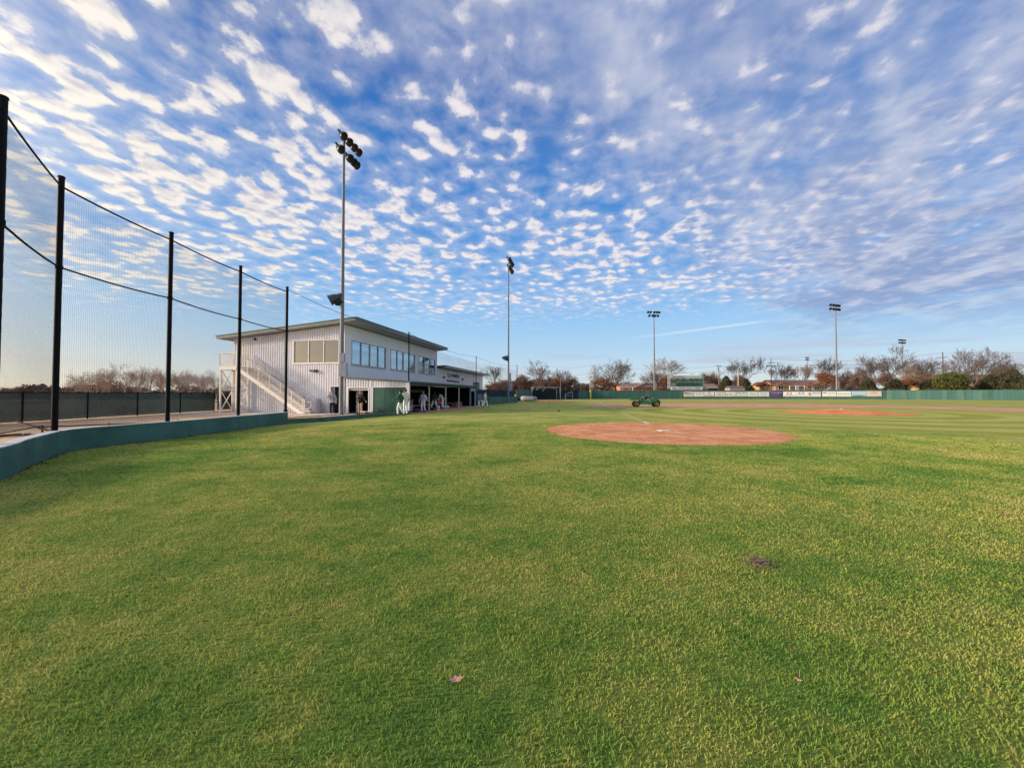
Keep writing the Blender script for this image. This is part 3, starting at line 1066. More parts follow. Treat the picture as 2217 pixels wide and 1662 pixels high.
def net_bay(a, b, z0, z1a, z1b, name='net_panel', sp=0.0445, rad=0.0017):
    a = Vector((a[0], a[1], 0)); b = Vector((b[0], b[1], 0))
    L = (b - a).length
    d = (b - a) / L
    nrm = Vector((-d.y, d.x, 0))
    vs, fs = [], []

    def wob(s, z):
        return nrm * (0.03 * math.sin(z * 2.1 + s * 0.8) + 0.05 * math.sin(s * 1.3 + 1) * max(0, 1.6 - z) / 1.6) + Vector((0, 0, 0.05 * math.sin(s * 1.9) * math.exp(-max(0, z - 1.2))))

    def strand(pts, dirx):
        o = len(vs)
        for p in pts:
            if dirx:
                off = (Vector((0, 0, 1)) * rad, nrm * rad * 0.87 - Vector((0, 0, 1)) * rad * .5, -nrm * rad * 0.87 - Vector((0, 0, 1)) * rad * .5)
            else:
                off = (d * rad, nrm * rad * 0.87 - d * rad * .5, -nrm * rad * 0.87 - d * rad * .5)
            for q in off: vs.append(tuple(p + q))
        for k in range(len(pts) - 1):
            for i in range(3):
                fs.append((o + 3 * k + i, o + 3 * k + (i + 1) % 3, o + 3 * k + 3 + (i + 1) % 3, o + 3 * k + 3 + i))
    n = int(L / sp)
    for i in range(1, n):
        s = i * sp
        z1 = z1a + (z1b - z1a) * s / L
        zs = [z0 + (z1 - z0) * k / 6 for k in range(7)]
        strand([a + d * s + wob(s, z) + Vector((0, 0, z)) for z in zs], False)
    nz = int((max(z1a, z1b) - z0) / sp)
    seg = max(2, int(L / 0.8))
    for i in range(nz):
        z = z0 + i * sp
        if z > min(z1a, z1b): continue
        strand([a + d * (L * k / seg) + wob(L * k / seg, z) * (0 if k in (0, seg) else 1) + Vector((0, 0, z)) for k in range(seg + 1)], True)
    me = bpy.data.meshes.new(name)
    me.from_pydata(vs, [], fs)
    me.materials.append(M_NET)
    o = bpy.data.objects.new(name, me)
    COL.objects.link(o)
    o.parent = net


def cable(a, b, sag, r, name='cable'):
    m = MB()
    pts = []
    for k in range(13):
        t = k / 12
        p = Vector(a).lerp(Vector(b), t)
        p.z -= sag * 4 * t * (1 - t)
        pts.append(p)
    m.path(pts, r, 6)
    return m.build(name, M_POST, net, smooth=True)


for i in range(len(posts) - 1):
    a, b = posts[i], posts[i + 1]
    if i < 5:
        net_bay(a, b, WH + 0.04, a[2] - 0.30, b[2] - 0.30)
        cable((a[0], a[1], a[2] - 0.22), (b[0], b[1], b[2] - 0.22), 0.05, 0.024)
        cable((a[0], a[1], 4.66), (b[0], b[1], 4.66), 0.05, 0.022)
    elif i == 5:
        cable((a[0], a[1], a[2] - 0.10), (b[0], b[1], b[2] - 0.05), 0.35, 0.012)
    else:
        net_bay(a, b, 1.4 if i == 6 else 1.1, a[2] - 0.9, b[2] - 0.9, sp=0.09, rad=0.0026)
        cable((a[0], a[1], a[2] - 0.06), (b[0], b[1], b[2] - 0.06), 0.45, 0.014)


# ------------------------------------------------------------------ left windscreen fence
fx = -25.2
wf = thing('windscreen_fence', 'chain link fence with dark green windscreen left of the building', 'fence', (fx, 0, 0))
ys = [8.5, 11.2, 14.2, 17.2, 20.2, 23.3, 26.4, 29.8, 33.2]
for a, b in zip(ys[:-1], ys[1:]):
    m = MB()
    m.box(-0.012, 0.012, a + 0.004, b - 0.004, 0.05, 1.53)
    m.build('screen', M_SCREEN, wf)
for y in ys:
    m = MB().tube((0.05, y, 0), (0.05, y, 1.62 if y < 33 else 1.75), 0.035, n=8)
    m.build('post', M_POST, wf)
m = MB().tube((0.05, ys[0], 1.55), (0.05, ys[-1], 1.55), 0.022, n=6)
m.build('rail', M_POST, wf)
m = MB()
m.box(-0.012, 0.012, 33.6, 36.0, 0.1, 1.45)
m.build('screen', M_SCREEN, wf)
m = MB().tube((0.05, 33.2, 1.55), (0.05, 36.1, 1.55), 0.03, n=6).tube((0.05, 33.2, 0.8), (0.05, 36.1, 0.8), 0.03, n=6).tube((0.05, 36.1, 0), (0.05, 36.1, 1.6), 0.035, n=6)
m.build('gate_frame', M_POST, wf)
f2 = thing('windscreen_fence', 'dark green windscreen fence continuing behind the stair tower', 'fence', (fx, 36.1, 0), 0)
for k in range(4):
    m = MB().box(k * 3.0 + 0.1, k * 3.0 + 2.95, -0.012, 0.012, 0.05, 1.5)
    m.build('screen', M_SCREEN, f2)
    m = MB().tube((k * 3.0 + 3, 0.03, 0), (k * 3.0 + 3, 0.03, 1.6), 0.035, n=8)
    m.build('post', M_POST, f2)
m = MB().tube((0, 0.03, 1.55), (12, 0.03, 1.55), 0.022, n=6)
m.build('rail', M_POST, f2)

# rusty drag frame lying behind the wall
g0 = gnd(150, 916.5)
dr = thing('field_drag', 'long dark metal drag frame lying on the tan dirt behind the wall', 'drag frame', (-14.6, 14.6, 0), math.radians(12))
m = MB()
m.bar((-2.3, 0, 0.30), (1.9, 0, 0.42), 0.045).bar((-2.3, 0, 0), (-2.3, 0, 0.35), 0.04).bar((1.9, 0, 0), (1.9, 0, 0.5), 0.04).bar((-0.3, 0, 0), (-0.3, 0, 0.4), 0.04)
m.bar((-3.4, 0.4, 0.5), (-1.6, -0.3, 0.08), 0.05).bar((-3.6, -0.2, 0.05), (-2.3, 0, 0.34), 0.035).bar((1.0, 0.2, 0.05), (1.9, 0, 0.4), 0.035).bar((-0.3, 0, 0.36), (0.6, -0.3, 0.06), 0.035)
m.build('frame', mat('rusty_steel', (0.07, 0.04, 0.035, 1), 0.8, 0.2, 0.2, 6), dr)
m = MB()
r = random.Random(2)
for k in range(30):
    x = r.uniform(-3.6, 1.6)
    m.bar((x, r.uniform(-.5, .5), 0.03), (x + r.uniform(.3, .9), r.uniform(-.5, .5), 0.05), 0.06, 0.05)
m.build('drag_mat', mat('rusty_mesh', (0.06, 0.035, 0.035, 1), 0.9, 0, 0.2, 6), dr)

# ------------------------------------------------------------------ training building (local x toward the field, y away from the camera)
def corr(m, x0, x1, zb, zt, y=0.0, pitch=0.205, dep=0.038, out=-1):
    """ribbed sheet along local x facing -y, from zb(x) to zt(x)"""
    fz = lambda f, x: f(x) if callable(f) else f
    prof = []
    n = int(math.ceil((x1 - x0) / pitch))
    for i in range(n):
        b = x0 + i * pitch
        for u, d in ((0.0, 0.0), (0.34, 0.0), (0.46, 1.0), (0.88, 1.0)):
            prof.append((b + u * pitch, d))
    prof = [(x, d) for x, d in prof if x < x1 - 1e-4] + [(x1, 0.0)]
    vs, fs = [], []
    for x, d in prof:
        yy = y + out * d * dep
        vs += [(x, yy, fz(zb, x)), (x, yy, fz(zt, x))]
    for i in range(len(prof) - 1):
        fs.append((2 * i, 2 * i + 2, 2 * i + 3, 2 * i + 1))
    m.add(vs, fs)


bld = thing('training_building', 'two storey white ribbed metal building with green grey sloping roof and wide windows', 'building', tuple(DUG), -A10)
TL, TE = 19.5, 42.6             # end of the tall part, end of the low wing
W = 9.76


def wt(x):                      # underside of the roof on the tall part
    return 6.78 + 0.0905 * x


m = MB()
t1, t2, wz0, wz1 = 0.46, 4.41, 3.84, 5.66
d1, d2, dz = 0.16, 1.14, 2.02
corr(m, -W, -t2, 0.0, wt)
corr(m, -t2, -t1, wz1, wt)
corr(m, -t2, -t1, dz if False else 0.0, wz0) if False else None
corr(m, -t1, 0, wz1, wt)
corr(m, -t1, 0, 2.02, wz1)
corr(m, -t2, -d2, 0.0, wz0)
corr(m, -d2, -t1, dz, wz0)
corr(m, -d1, 0, 0.0, dz)
m.build('side_wall', M_WALLSIDE, bld)
# solid shell behind the sheets so that nothing shines through
m = MB()
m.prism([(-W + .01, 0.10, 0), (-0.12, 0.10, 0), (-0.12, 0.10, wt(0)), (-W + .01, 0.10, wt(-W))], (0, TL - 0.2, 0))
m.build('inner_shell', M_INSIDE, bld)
for x in (-W, 0):
    MB().box(x - 0.07, x + 0.018, -0.055, 0.06, 0, wt(x) - 0.01).build('corner_trim', M_TRIM, bld)

ft = 6.78
wins = [(0.86, 6.36, 4), (7.3, 12.8, 4), (13.8, 18.8, 3)]


def front(m, y0, y1, z0, z1, x=0.0):
    """standing-seam siding facing +x"""
    p = 0.305
    n = max(1, int(round((y1 - y0) / p)))
    prof = []
    for i in range(n):
        b = y0 + (y1 - y0) * i / n
        w = (y1 - y0) / n
        prof += [(b, 0.0), (b + w * 0.86, 0.0), (b + w * 0.90, 0.014), (b + w * 0.96, 0.014)]
    prof.append((y1, 0.0))
    vs, fs = [], []
    for y, d in prof: vs += [(x + d, y, z0), (x + d, y, z1)]
    for i in range(len(prof) - 1): fs.append((2 * i, 2 * i + 2, 2 * i + 3, 2 * i + 1))
    m.add(vs, fs)


m = MB()
edges = [0.0] + [e for w in wins for e in w[:2]] + [TL]
for k in range(0, len(edges), 2):
    front(m, edges[k], edges[k + 1], 2.3, ft)
for w in wins:
    front(m, w[0], w[1], 5.7, ft)
    front(m, w[0], w[1], 2.3, 3.8)
m.build('front_wall', M_WALLFRONT, bld)
m = MB()
m.box(-W, 0, TL - 0.1, TL - 0.05, 4.3, 6.0)
m.prism([(-W, TL, 4.3), (0.012, TL, 4.3), (0.012, TL, ft), (-W, TL, wt(-W))], (0, -0.04, 0))
m.build('end_wall', M_WALLFRONT, bld)


def window(x, y0, y1, z0, z1, panes, glass, face='x', depth=0.07):
    """window in a wall facing +x (face x) or -y (face y)"""
    fr = MB()
    t = 0.055
    if face == 'x':
        B = lambda a0, a1, b0, b1, e0, e1: fr.box(x + e0, x + e1, a0, a1, b0, b1)
    else:
        B = lambda a0, a1, b0, b1, e0, e1: fr.box(a0, a1, x - e1, x - e0, b0, b1)
    B(y0, y1, z0, z0 + t, -0.09, 0.045)
    B(y0, y1, z1 - t, z1, -0.09, 0.045)
    B(y0, y0 + t, z0 + t, z1 - t, -0.09, 0.045)
    B(y1 - t, y1, z0 + t, z1 - t, -0.09, 0.045)
    for k in range(1, panes):
        c = y0 + (y1 - y0) * k / panes
        B(c - 0.035, c + 0.035, z0 + t, z1 - t, -0.09, 0.035)
    B(y0 - 0.05, y1 + 0.05, z0 - 0.06, z0 - 0.002, -0.05, 0.09)
    f = fr.build('window', M_TRIM if face == 'y' else mat('window_frame_grey', (0.42, 0.45, 0.50, 1), 0.4), bld)
    for k in range(panes):
        a = y0 + (y1 - y0) * k / panes + 0.04
        b = y0 + (y1 - y0) * (k + 1) / panes - 0.04
        g = MB()
        if face == 'x':
            g.box(x - 0.05, x - 0.03, a, b, z0 + t, z1 - t)
        else:
            g.box(a, b, x + 0.03, x + 0.05, z0 + t, z1 - t)
        g.build('pane', glass, f)


for w in wins:
    window(0.0, w[0], w[1], 3.8, 5.7, w[2], G_FRONT)
window(0.0, -t2, -t1, wz0, wz1, 3, G_SIDE, 'y')

# doors on the camera side
m = MB()
m.box(-d2 - 0.05, -d2, -0.06, 0.05, 0, dz + 0.05).box(-d1, -d1 + 0.05, -0.06, 0.05, 0, dz + 0.05).box(-d2, -d1, -0.06, 0.05, dz, dz + 0.05)
df = m.build('door_frame', M_TRIM, bld)
m = MB().box(-d2, -d2 + 0.30, 0.04, 0.09, 0.02, dz)
m.build('door_panel', mat('grey_door', (0.25, 0.27, 0.28, 1)), df)
ud = MB()
ud.box(-9.35, -8.42, -0.012, 0.03, 3.62, 5.62)
u = ud.build('door', M_TRIM, bld)
MB().box(-9.27, -8.50, -0.022, -0.013, 3.75, 5.54).build('pane', G_SIDE, u)

# roofs
m = MB()
x0, x1 = -10.9, 1.36


def rt(x): return 6.80 + 0.0905 * x + 0.30


prof = [(x0, -0.72, rt(x0)), (x1, -0.72, rt(x1)), (x1, -0.72, rt(x1) - 0.07), (x0, -0.72, rt(x0) - 0.07)]
m.prism(prof, (0, TL + 1.0, 0))
m.build('roof', M_ROOF, bld)
m = MB()
for a, b, c, d in ((x0 + 0.05, x1 - 0.05, -0.68, -0.64), (x0 + 0.05, x1 - 0.05, TL + 0.22, TL + 0.26)):
    m.prism([(a, c, rt(a) - 0.072), (b, c, rt(b) - 0.072), (b, c, rt(b) - 0.27), (a, c, rt(a) - 0.27)], (0, d - c, 0))
for xx in (x0 + 0.05, x1 - 0.09):
    m.box(xx, xx + 0.04, -0.635, TL + 0.215, rt(xx) - 0.27, rt(xx) - 0.075)
m.build('fascia', mat('grey_fascia', (0.17, 0.20, 0.20, 1), 0.45), bld)
m = MB()
m.prism([(x0 + 0.1, -0.635, rt(x0) - 0.235), (x1 - 0.095, -0.635, rt(x1) - 0.235), (x1 - 0.095, -0.635, rt(x1) - 0.26), (x0 + 0.1, -0.635, rt(x0) - 0.26)], (0, TL + 0.84, 0))
m.build('soffit', M_SOFFIT, bld)

# low wing with the lettering
m = MB()
wtop = 4.66
dy0, dy1, dzt = 36.2, 40.2, 3.40
front(m, TL + 0.02, dy0, 2.3, wtop)
front(m, dy0, dy1, dzt, wtop)
front(m, dy1, TE, 0.0, wtop)
m.build('wing_wall', M_WALLFRONT, bld)
m = MB()
m.box(-9.0, -0.06, TL + 0.05, TE - 0.02, 0, wtop + 0.02)
m.build('wing_shell', M_INSIDE, bld)
m = MB()
m.box(-9.0, 0.012, TE - 0.018, TE + 0.03, 0, wtop - 0.01)
m.build('wing_end_wall', M_WALLFRONT, bld)
m = MB()
m.box(-0.05, 0.05, dy0, dy0 + 0.15, 0, dzt).box(-0.05, 0.05, dy1 - 0.15, dy1, 0, dzt).box(-0.05, 0.05, dy0 + 0.15, dy1 - 0.15, dzt - 0.15, dzt)
g = m.build('garage_door', mat('dark_green_trim', (0.015, 0.035, 0.04, 1)), bld)
MB().box(-0.03, 0.0, dy0 + 0.15, dy1 - 0.15, 0, dzt - 0.15).build('door_panel', mat('grey_green_door', (0.14, 0.20, 0.20, 1)), g)


def wr(x): return 4.98 + 0.05 * x


m = MB()
xa, xb = -9.6, 1.15
m.prism([(xa, TL + 0.03, wr(xa)), (xb, TL + 0.03, wr(xb)), (xb, TL + 0.03, wr(xb) - 0.06), (xa, TL + 0.03, wr(xa) - 0.06)], (0, TE - TL + 1.0, 0))
m.build('wing_roof', M_ROOF, bld)
m = MB()
m.box(xb - 0.09, xb - 0.05, TL + 0.03, TE + 0.95, wr(xb) - 0.26, wr(xb) - 0.065)
m.prism([(xa, TE + 0.93, wr(xa) - .065), (xb - .1, TE + 0.93, wr(xb) - .065), (xb - .1, TE + 0.93, wr(xb) - .26), (xa, TE + 0.93, wr(xa) - .26)], (0, 0.04, 0))
m.build('wing_fascia', mat('light_fascia', (0.42, 0.45, 0.46, 1), 0.45), bld)
m = MB()
m.prism([(0.02, TL + 0.04, wr(0) - 0.22), (xb - 0.1, TL + 0.04, wr(xb) - 0.22), (xb - 0.1, TL + 0.04, wr(xb) - 0.25), (0.02, TL + 0.04, wr(0) - 0.25)], (0, TE - TL + 0.85, 0))
m.build('wing_soffit', M_SOFFIT, bld)

# small lamps and pipes on the walls
for y, z in ((21.75, 3.63), (30.0, 3.63)):
    MB().lathe((0.02, y, z), (1, 0, 0), [(0, 0.13), (0.10, 0.14), (0.2, 0.10), (0.21, 0.0)], 12).build('wall_light', M_LAMP, bld)
MB().box(-7.9, -7.75, -0.16, -0.04, 5.75, 5.92).build('wall_light', M_LAMP, bld)
MB().box(-2.55, -2.25, -0.22, -0.04, 3.15, 3.33).build('security_camera', M_LAMP, bld)
MB().box(-2.9, -2.78, -0.16, -0.04, 3.2, 3.32).build('security_camera', M_LAMP, bld)


# ------------------------------------------------------------------ lettering helper
def letters(txt, name, material, parent, M, w, h, depth=0.01, align='c'):
    """flat letters in a box w x h, M maps (x right, y up, z out) to the parent frame"""
    cu = bpy.data.curves.new('t', 'FONT')
    cu.body = txt
    cu.size = 1
    cu.extrude = 0.5
    cu.resolution_u = 3
    to = bpy.data.objects.new('t', cu)
    COL.objects.link(to)
    bpy.context.view_layer.update()
    dg = bpy.context.evaluated_depsgraph_get()
    me = bpy.data.meshes.new_from_object(to.evaluated_get(dg))
    bpy.data.objects.remove(to)
    n = len(me.vertices)
    co = np.empty(n * 3)
    me.vertices.foreach_get('co', co)
    co = co.reshape(-1, 3)
    mn, mx = co.min(0), co.max(0)
    co[:, 0] = ((co[:, 0] - mn[0]) / (mx[0] - mn[0]) - 0.5) * w
    co[:, 1] = ((co[:, 1] - mn[1]) / (mx[1] - mn[1]) - 0.5) * h
    co[:, 2] = (co[:, 2] + 0.5) * depth
    me.vertices.foreach_set('co', co.ravel())
    me.transform(M)
    me.materials.clear()
    me.materials.append(material)
    me.name = name
    o = bpy.data.objects.new(name, me)
    COL.objects.link(o)
    if parent is not None: o.parent = parent
    return o


def facex(x, y, z):             # letters on a wall facing +x, reading toward +y
    return Matrix(((0, 0, 1, x), (1, 0, 0, y), (0, 1, 0, z), (0, 0, 0, 1)))


M_LETTER = mat('pewter_letters', (0.10, 0.10, 0.12, 1), 0.5)
letters('T.J. POWELL', 'lettering', M_LETTER, bld, facex(0.016, 25.9, 3.92), 5.3, 0.62, 0.06)
letters('Baseball Training Center', 'lettering', M_LETTER, bld, facex(0.016, 26.0, 3.20), 5.3, 0.42, 0.04)

# ------------------------------------------------------------------ dugout in front of the building
dug = thing('dugout', 'open fronted dugout with dark green inside and cream columns under the white building', 'dugout', tuple(DUG), -A10)
FX = 5.26
DL = 18.7


def drz(x): return 2.66 - 0.062 * x


m = MB()
g1, g2, gz = 0.32, 2.04, 1.90
p1_, p2_, pz = 2.40, 5.05, 1.95
corr(m, 0.09, g1, 0, drz)
corr(m, g1, g2, gz, drz)
corr(m, g2, p1_, 0, drz)
corr(m, p1_, p2_, pz, drz)
m.build('end_wall', M_WALLSIDE, dug)
m = MB()
m.box(g1 - 0.05, g1 + 0.03, -0.06, 0.04, 0, gz + 0.06).box(g2 - 0.03, g2 + 0.06, -0.06, 0.04, 0, gz + 0.06).box(g1 + 0.03, g2 - 0.03, -0.06, 0.04, gz, gz + 0.06)
m.box(p1_ - 0.08, p1_, -0.065, 0.04, 0, pz + 0.05).box(p1_, p2_, -0.065, 0.04, pz, pz + 0.05)
m.box(p2_, FX + 0.03, -0.07, 0.10, 0, drz(FX) - 0.01)
m.build('door_trim', M_TRIM, dug)
m = MB()
m.box(g1 + 0.03, g2 - 0.03, 0.06, 0.12, gz - 0.16, gz - 0.05)
m.build('roll_door_bar', M_TRIM, dug)
m = MB()
corr(m, g1 + 0.1, g1 + 0.65, 0.02, gz - 0.1, y=0.9, pitch=0.16, dep=0.03)
m.build('inner_sheet', M_WALLSIDE, dug)
m = MB()
for a, b in ((p1_, 3.35), (3.37, 4.42), (4.44, p2_)):
    m.box(a + 0.005, b - 0.005, -0.03, 0.03, 0, pz - 0.005)
m.build('green_panel', M_DKGREEN, dug)
m = MB()
m.prism([(0.03, -0.16, drz(0) + 0.10), (FX + 0.22, -0.16, drz(FX) + 0.085), (FX + 0.22, -0.16, drz(FX)), (0.03, -0.16, drz(0) + 0.012)], (0, DL + 0.3, 0))
m.build('roof', M_ROOF, dug)
m = MB()
m.box(FX - 0.10, FX + 0.10, 0.11, DL, 2.12, drz(FX) - 0.006)
m.build('front_beam', mat('beam_dark_green', (0.02, 0.045, 0.048, 1), 0.6), dug)
m = MB()
m.box(0.03, 0.08, 0.1, DL - 0.05, 0, 2.3)
m.box(0.08, FX - 0.2, DL - 0.1, DL - 0.05, 0, 2.25)
m.box(0.08, 3.2, 1.30, 1.34, 0, 2.25)
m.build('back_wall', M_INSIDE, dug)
m = MB()
m.prism([(0.09, 0.17, 2.42), (FX - 0.12, 0.17, 2.20), (FX - 0.12, 0.17, 2.17), (0.09, 0.17, 2.39)], (0, DL - 0.3, 0))
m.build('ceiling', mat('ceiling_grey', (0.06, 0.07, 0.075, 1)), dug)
for y in (2.0, 6.0, 10.0, 14.0):
    m = MB()
    m.prism([(FX - 1.1, y - 1.3, 2.195), (FX - 0.15, y - 1.3, 2.155), (FX - 0.15, y - 1.3, 2.12), (FX - 1.1, y - 1.3, 2.15)], (0, 2.6, 0))
    m.build('ceiling_panel', mat('pale_ceiling_panel', (0.50, 0.52, 0.54, 1)), dug)
cols = [3.86, 7.95, 12.0]
for k, y in enumerate(cols):
    m = MB().tube((FX, y, 0), (FX, y, 2.12), 0.062, n=14).tube((FX, y, 0), (FX, y, 0.03), 0.11, n=12)
    o = m.build('column', M_COLUMN if k == 0 else mat('column_white', (0.60, 0.56, 0.48, 1), 0.6), dug, smooth=True)
m = MB().box(FX - 0.07, FX + 0.07, 16.2, 16.36, 0, 2.12).box(FX - 0.09, FX + 0.09, 18.25, 18.5, 0, 2.3).box(FX - 0.05, FX + 0.04, 16.36, 18.25, 1.75, 2.12)
m.build('door_surround', mat('pale_green_trim', (0.20, 0.30, 0.30, 1), 0.6), dug)
m = MB().box(0.09, 0.45, 0.4, 15.0, 1.70, 1.76).box(0.09, 0.14, 0.4, 15.0, 1.76, 1.95)
m.build('shelf', mat('shelf_grey', (0.20, 0.19, 0.20, 1)), dug)
MB().box(3.15, 3.2, 0.2, 7.5, 1.62, 1.70).build('shelf', MATS['shelf_grey'], dug)

bench = thing('dugout_bench', 'long silver players bench standing inside the dugout', 'bench', tuple(DUG + E * 3.6 + D * 0.9), -A10)
MB().box(-0.18, 0.18, 0, 13.5, 0.43, 0.47).build('seat', mat('aluminium', (0.45, 0.46, 0.48, 1), 0.35, 0.5), bench)
for y in (0.4, 3.6, 6.8, 10.0, 13.1):
    MB().box(-0.16, -0.12, y - .03, y + .03, 0, 0.43).box(0.12, 0.16, y - .03, y + .03, 0, 0.43).box(-0.12, 0.12, y - .03, y + .03, 0.39, 0.43).build('leg', M_POST, bench)

# ------------------------------------------------------------------ outside stairs
stt = thing('outdoor_staircase', 'cream steel staircase climbing the ribbed side wall to an upper landing', 'staircase', tuple(DUG), -A10)
ZL = 3.60
XL0, XL1, XB = -9.78, -8.25, -2.40
YN, YF = -1.32, -0.14
m = MB()
m.box(XL0, XL1, YN, YF, ZL - 0.06, ZL)
m.box(XL0, XL1, YN - 0.04, YN, ZL - 0.28, ZL - 0.0).box(XL0 - 0.04, XL0, YN - .04, YF, ZL - 0.28, ZL)
m.build('landing', M_RAIL, stt)
for (x, y) in ((XL0 + 0.04, YN + 0.05), (XL1 - 0.04, YN + 0.05), (XL0 + 0.04, YF - 0.05), (XL1 - 0.04, YF - 0.05)):
    MB().box(x - 0.05, x + 0.05, y - 0.05, y + 0.05, 0, ZL - 0.06).build('post', M_RAIL, stt)
m = MB()
for y in (YF - 0.05,):
    xa_, xb_ = XL0 + 0.04, XL1 - 0.04
    m.bar((xa_, y, 0.1), (xb_, y, 1.75), 0.04).bar((xb_, y + .03, 0.1), (xa_, y + .03, 1.75), 0.04).bar((xa_, y, 1.8), (xb_, y, 1.8), 0.05)
    m.bar((xa_, y, 1.85), (xb_, y, 3.4), 0.04).bar((xb_, y + .03, 1.85), (xa_, y + .03, 3.4), 0.04)
m.build('brace', M_RAIL, stt)
m = MB()
for x in (XL0 + 0.04, XL1 - 0.04):
    m = MB()
    ya_, yb_ = YN + 0.05, YF - 0.05
    m.bar((x, ya_, 0.1), (x, yb_, 1.75), 0.05).bar((x + .03, yb_, 0.1), (x + .03, ya_, 1.75), 0.05).bar((x, ya_, 1.8), (x, yb_, 1.8), 0.06)
    m.bar((x, ya_, 1.85), (x, yb_, 3.4), 0.05).bar((x + .03, yb_, 1.85), (x + .03, ya_, 3.4), 0.05)
    m.build('brace', M_RAIL, stt)
slope = ZL / (XB - XL1)
for y in (YN, YF - 0.06):
    m = MB()
    m.prism([(XL1, y, ZL), (XL1, y, ZL - 0.34), (XB - 0.52, y, 0.0), (XB, y, 0.0)], (0, 0.05, 0))
    m.build('stringer', M_RAIL, stt)
nst = 20
for i in range(nst):
    x = XL1 + (XB - XL1) * (i + 0.5) / nst
    z = ZL * (1 - (i + 1) / (nst + 0.0)) + 0.10
    MB().box(x - 0.14, x + 0.15, YN + 0.052, YF - 0.062, z - 0.035, z).build('step', mat('grey_step', (0.33, 0.33, 0.35, 1)), stt)


def railing(y, loop=True, xstart=XL1):
    m = MB()
    top, bot = 1.02, 0.10
    f = lambda x: ZL - (x - XL1) * slope
    xs = xstart
    m.tube((xs, y, f(xs) + top), (XB, y, f(XB) + top), 0.026, n=8)
    m.tube((xs, y, f(xs) + bot), (XB, y, f(XB) + bot), 0.018, n=6)
    m.tube((xs, y, f(xs) + top - 0.14), (XB, y, f(XB) + top - 0.14), 0.016, n=6)
    n = int((XB - xs) / 0.118)
    for i in range(n + 1):
        x = xs + (XB - xs) * i / n
        big = i % 8 == 0 or i == n
        m.bar((x, y, f(x) + (0 if big else bot)), (x, y, f(x) + top - (0 if big else 0.14)), 0.045 if big else 0.017)
    o = m.build('railing', M_RAIL, stt)
    m = MB()
    yy = y + (0.07 if y < -0.7 else -0.07)
    zb = f(XB) + 0.86
    m.tube((xs, yy, f(xs) + 0.86), (XB, yy, zb), 0.02, n=8)
    m.path([(XB, yy, zb), (XB + 0.42, yy, zb), (XB + 0.50, yy, zb - 0.08), (XB + 0.52, yy, zb - 0.25), (XB + 0.46, yy, zb - 0.40), (XB + 0.36, yy, zb - 0.46), (XB, yy, zb - 0.46)], 0.02, 8)
    m.build('handrail', M_RAIL, stt, smooth=True)


railing(YN + 0.02)
railing(YF - 0.03)
m = MB()
for (a, b) in (((XL0, YN), (XL1, YN)), ((XL0, YN), (XL0, YF))):
    L = math.hypot(b[0] - a[0], b[1] - a[1])
    n = int(L / 0.118)
    for i in range(n + 1):
        t = i / n
        x, y = a[0] + (b[0] - a[0]) * t, a[1] + (b[1] - a[1]) * t
        m.bar((x, y, ZL), (x, y, ZL + 1.02), 0.045 if i in (0, n) else 0.017)
    m.bar((a[0], a[1], ZL + 1.04), (b[0], b[1], ZL + 1.04), 0.05)
    m.bar((a[0], a[1], ZL + 0.10), (b[0], b[1], ZL + 0.10), 0.03)
m.build('railing', M_RAIL, stt)
# covered grill-like thing by the stairs
tp = thing('covered_equipment', 'grey tarp covered box beside the foot of the stairs', 'covered box', tuple(DUG + E * -1.95 + D * -0.55), -A10)
m = MB()
g = random.Random(3)
prof = [(0, 0.40), (0.35, 0.42), (0.75, 0.40), (0.98, 0.33), (1.05, 0.22), (1.06, 0.0)]
vs, fs = [], []
for (z, rr) in prof:
    for i in range(16):
        t = 2 * math.pi * i / 16
        q = rr * (0.92 + 0.16 * abs(math.sin(2 * t))) * (1 + g.uniform(-.05, .05))
        vs.append((q * math.cos(t), q * 0.8 * math.sin(t), z + 0.1 * (0 if z < .7 else math.cos(t) * .6)))
for k in range(len(prof) - 1):
    for i in range(16): fs.append((k * 16 + i, k * 16 + (i + 1) % 16, (k + 1) * 16 + (i + 1) % 16, (k + 1) * 16 + i))
m.add(vs, fs)
m.build('tarp', mat('grey_tarp', (0.34, 0.34, 0.38, 1), 0.7), tp, smooth=True)
MB().box(-0.3, 0.3, -0.25, 0.25, 0, 0.12).build('base', M_POST, tp)


def Xat(px, Y): return (px - 1108.5) / F_PX * Y

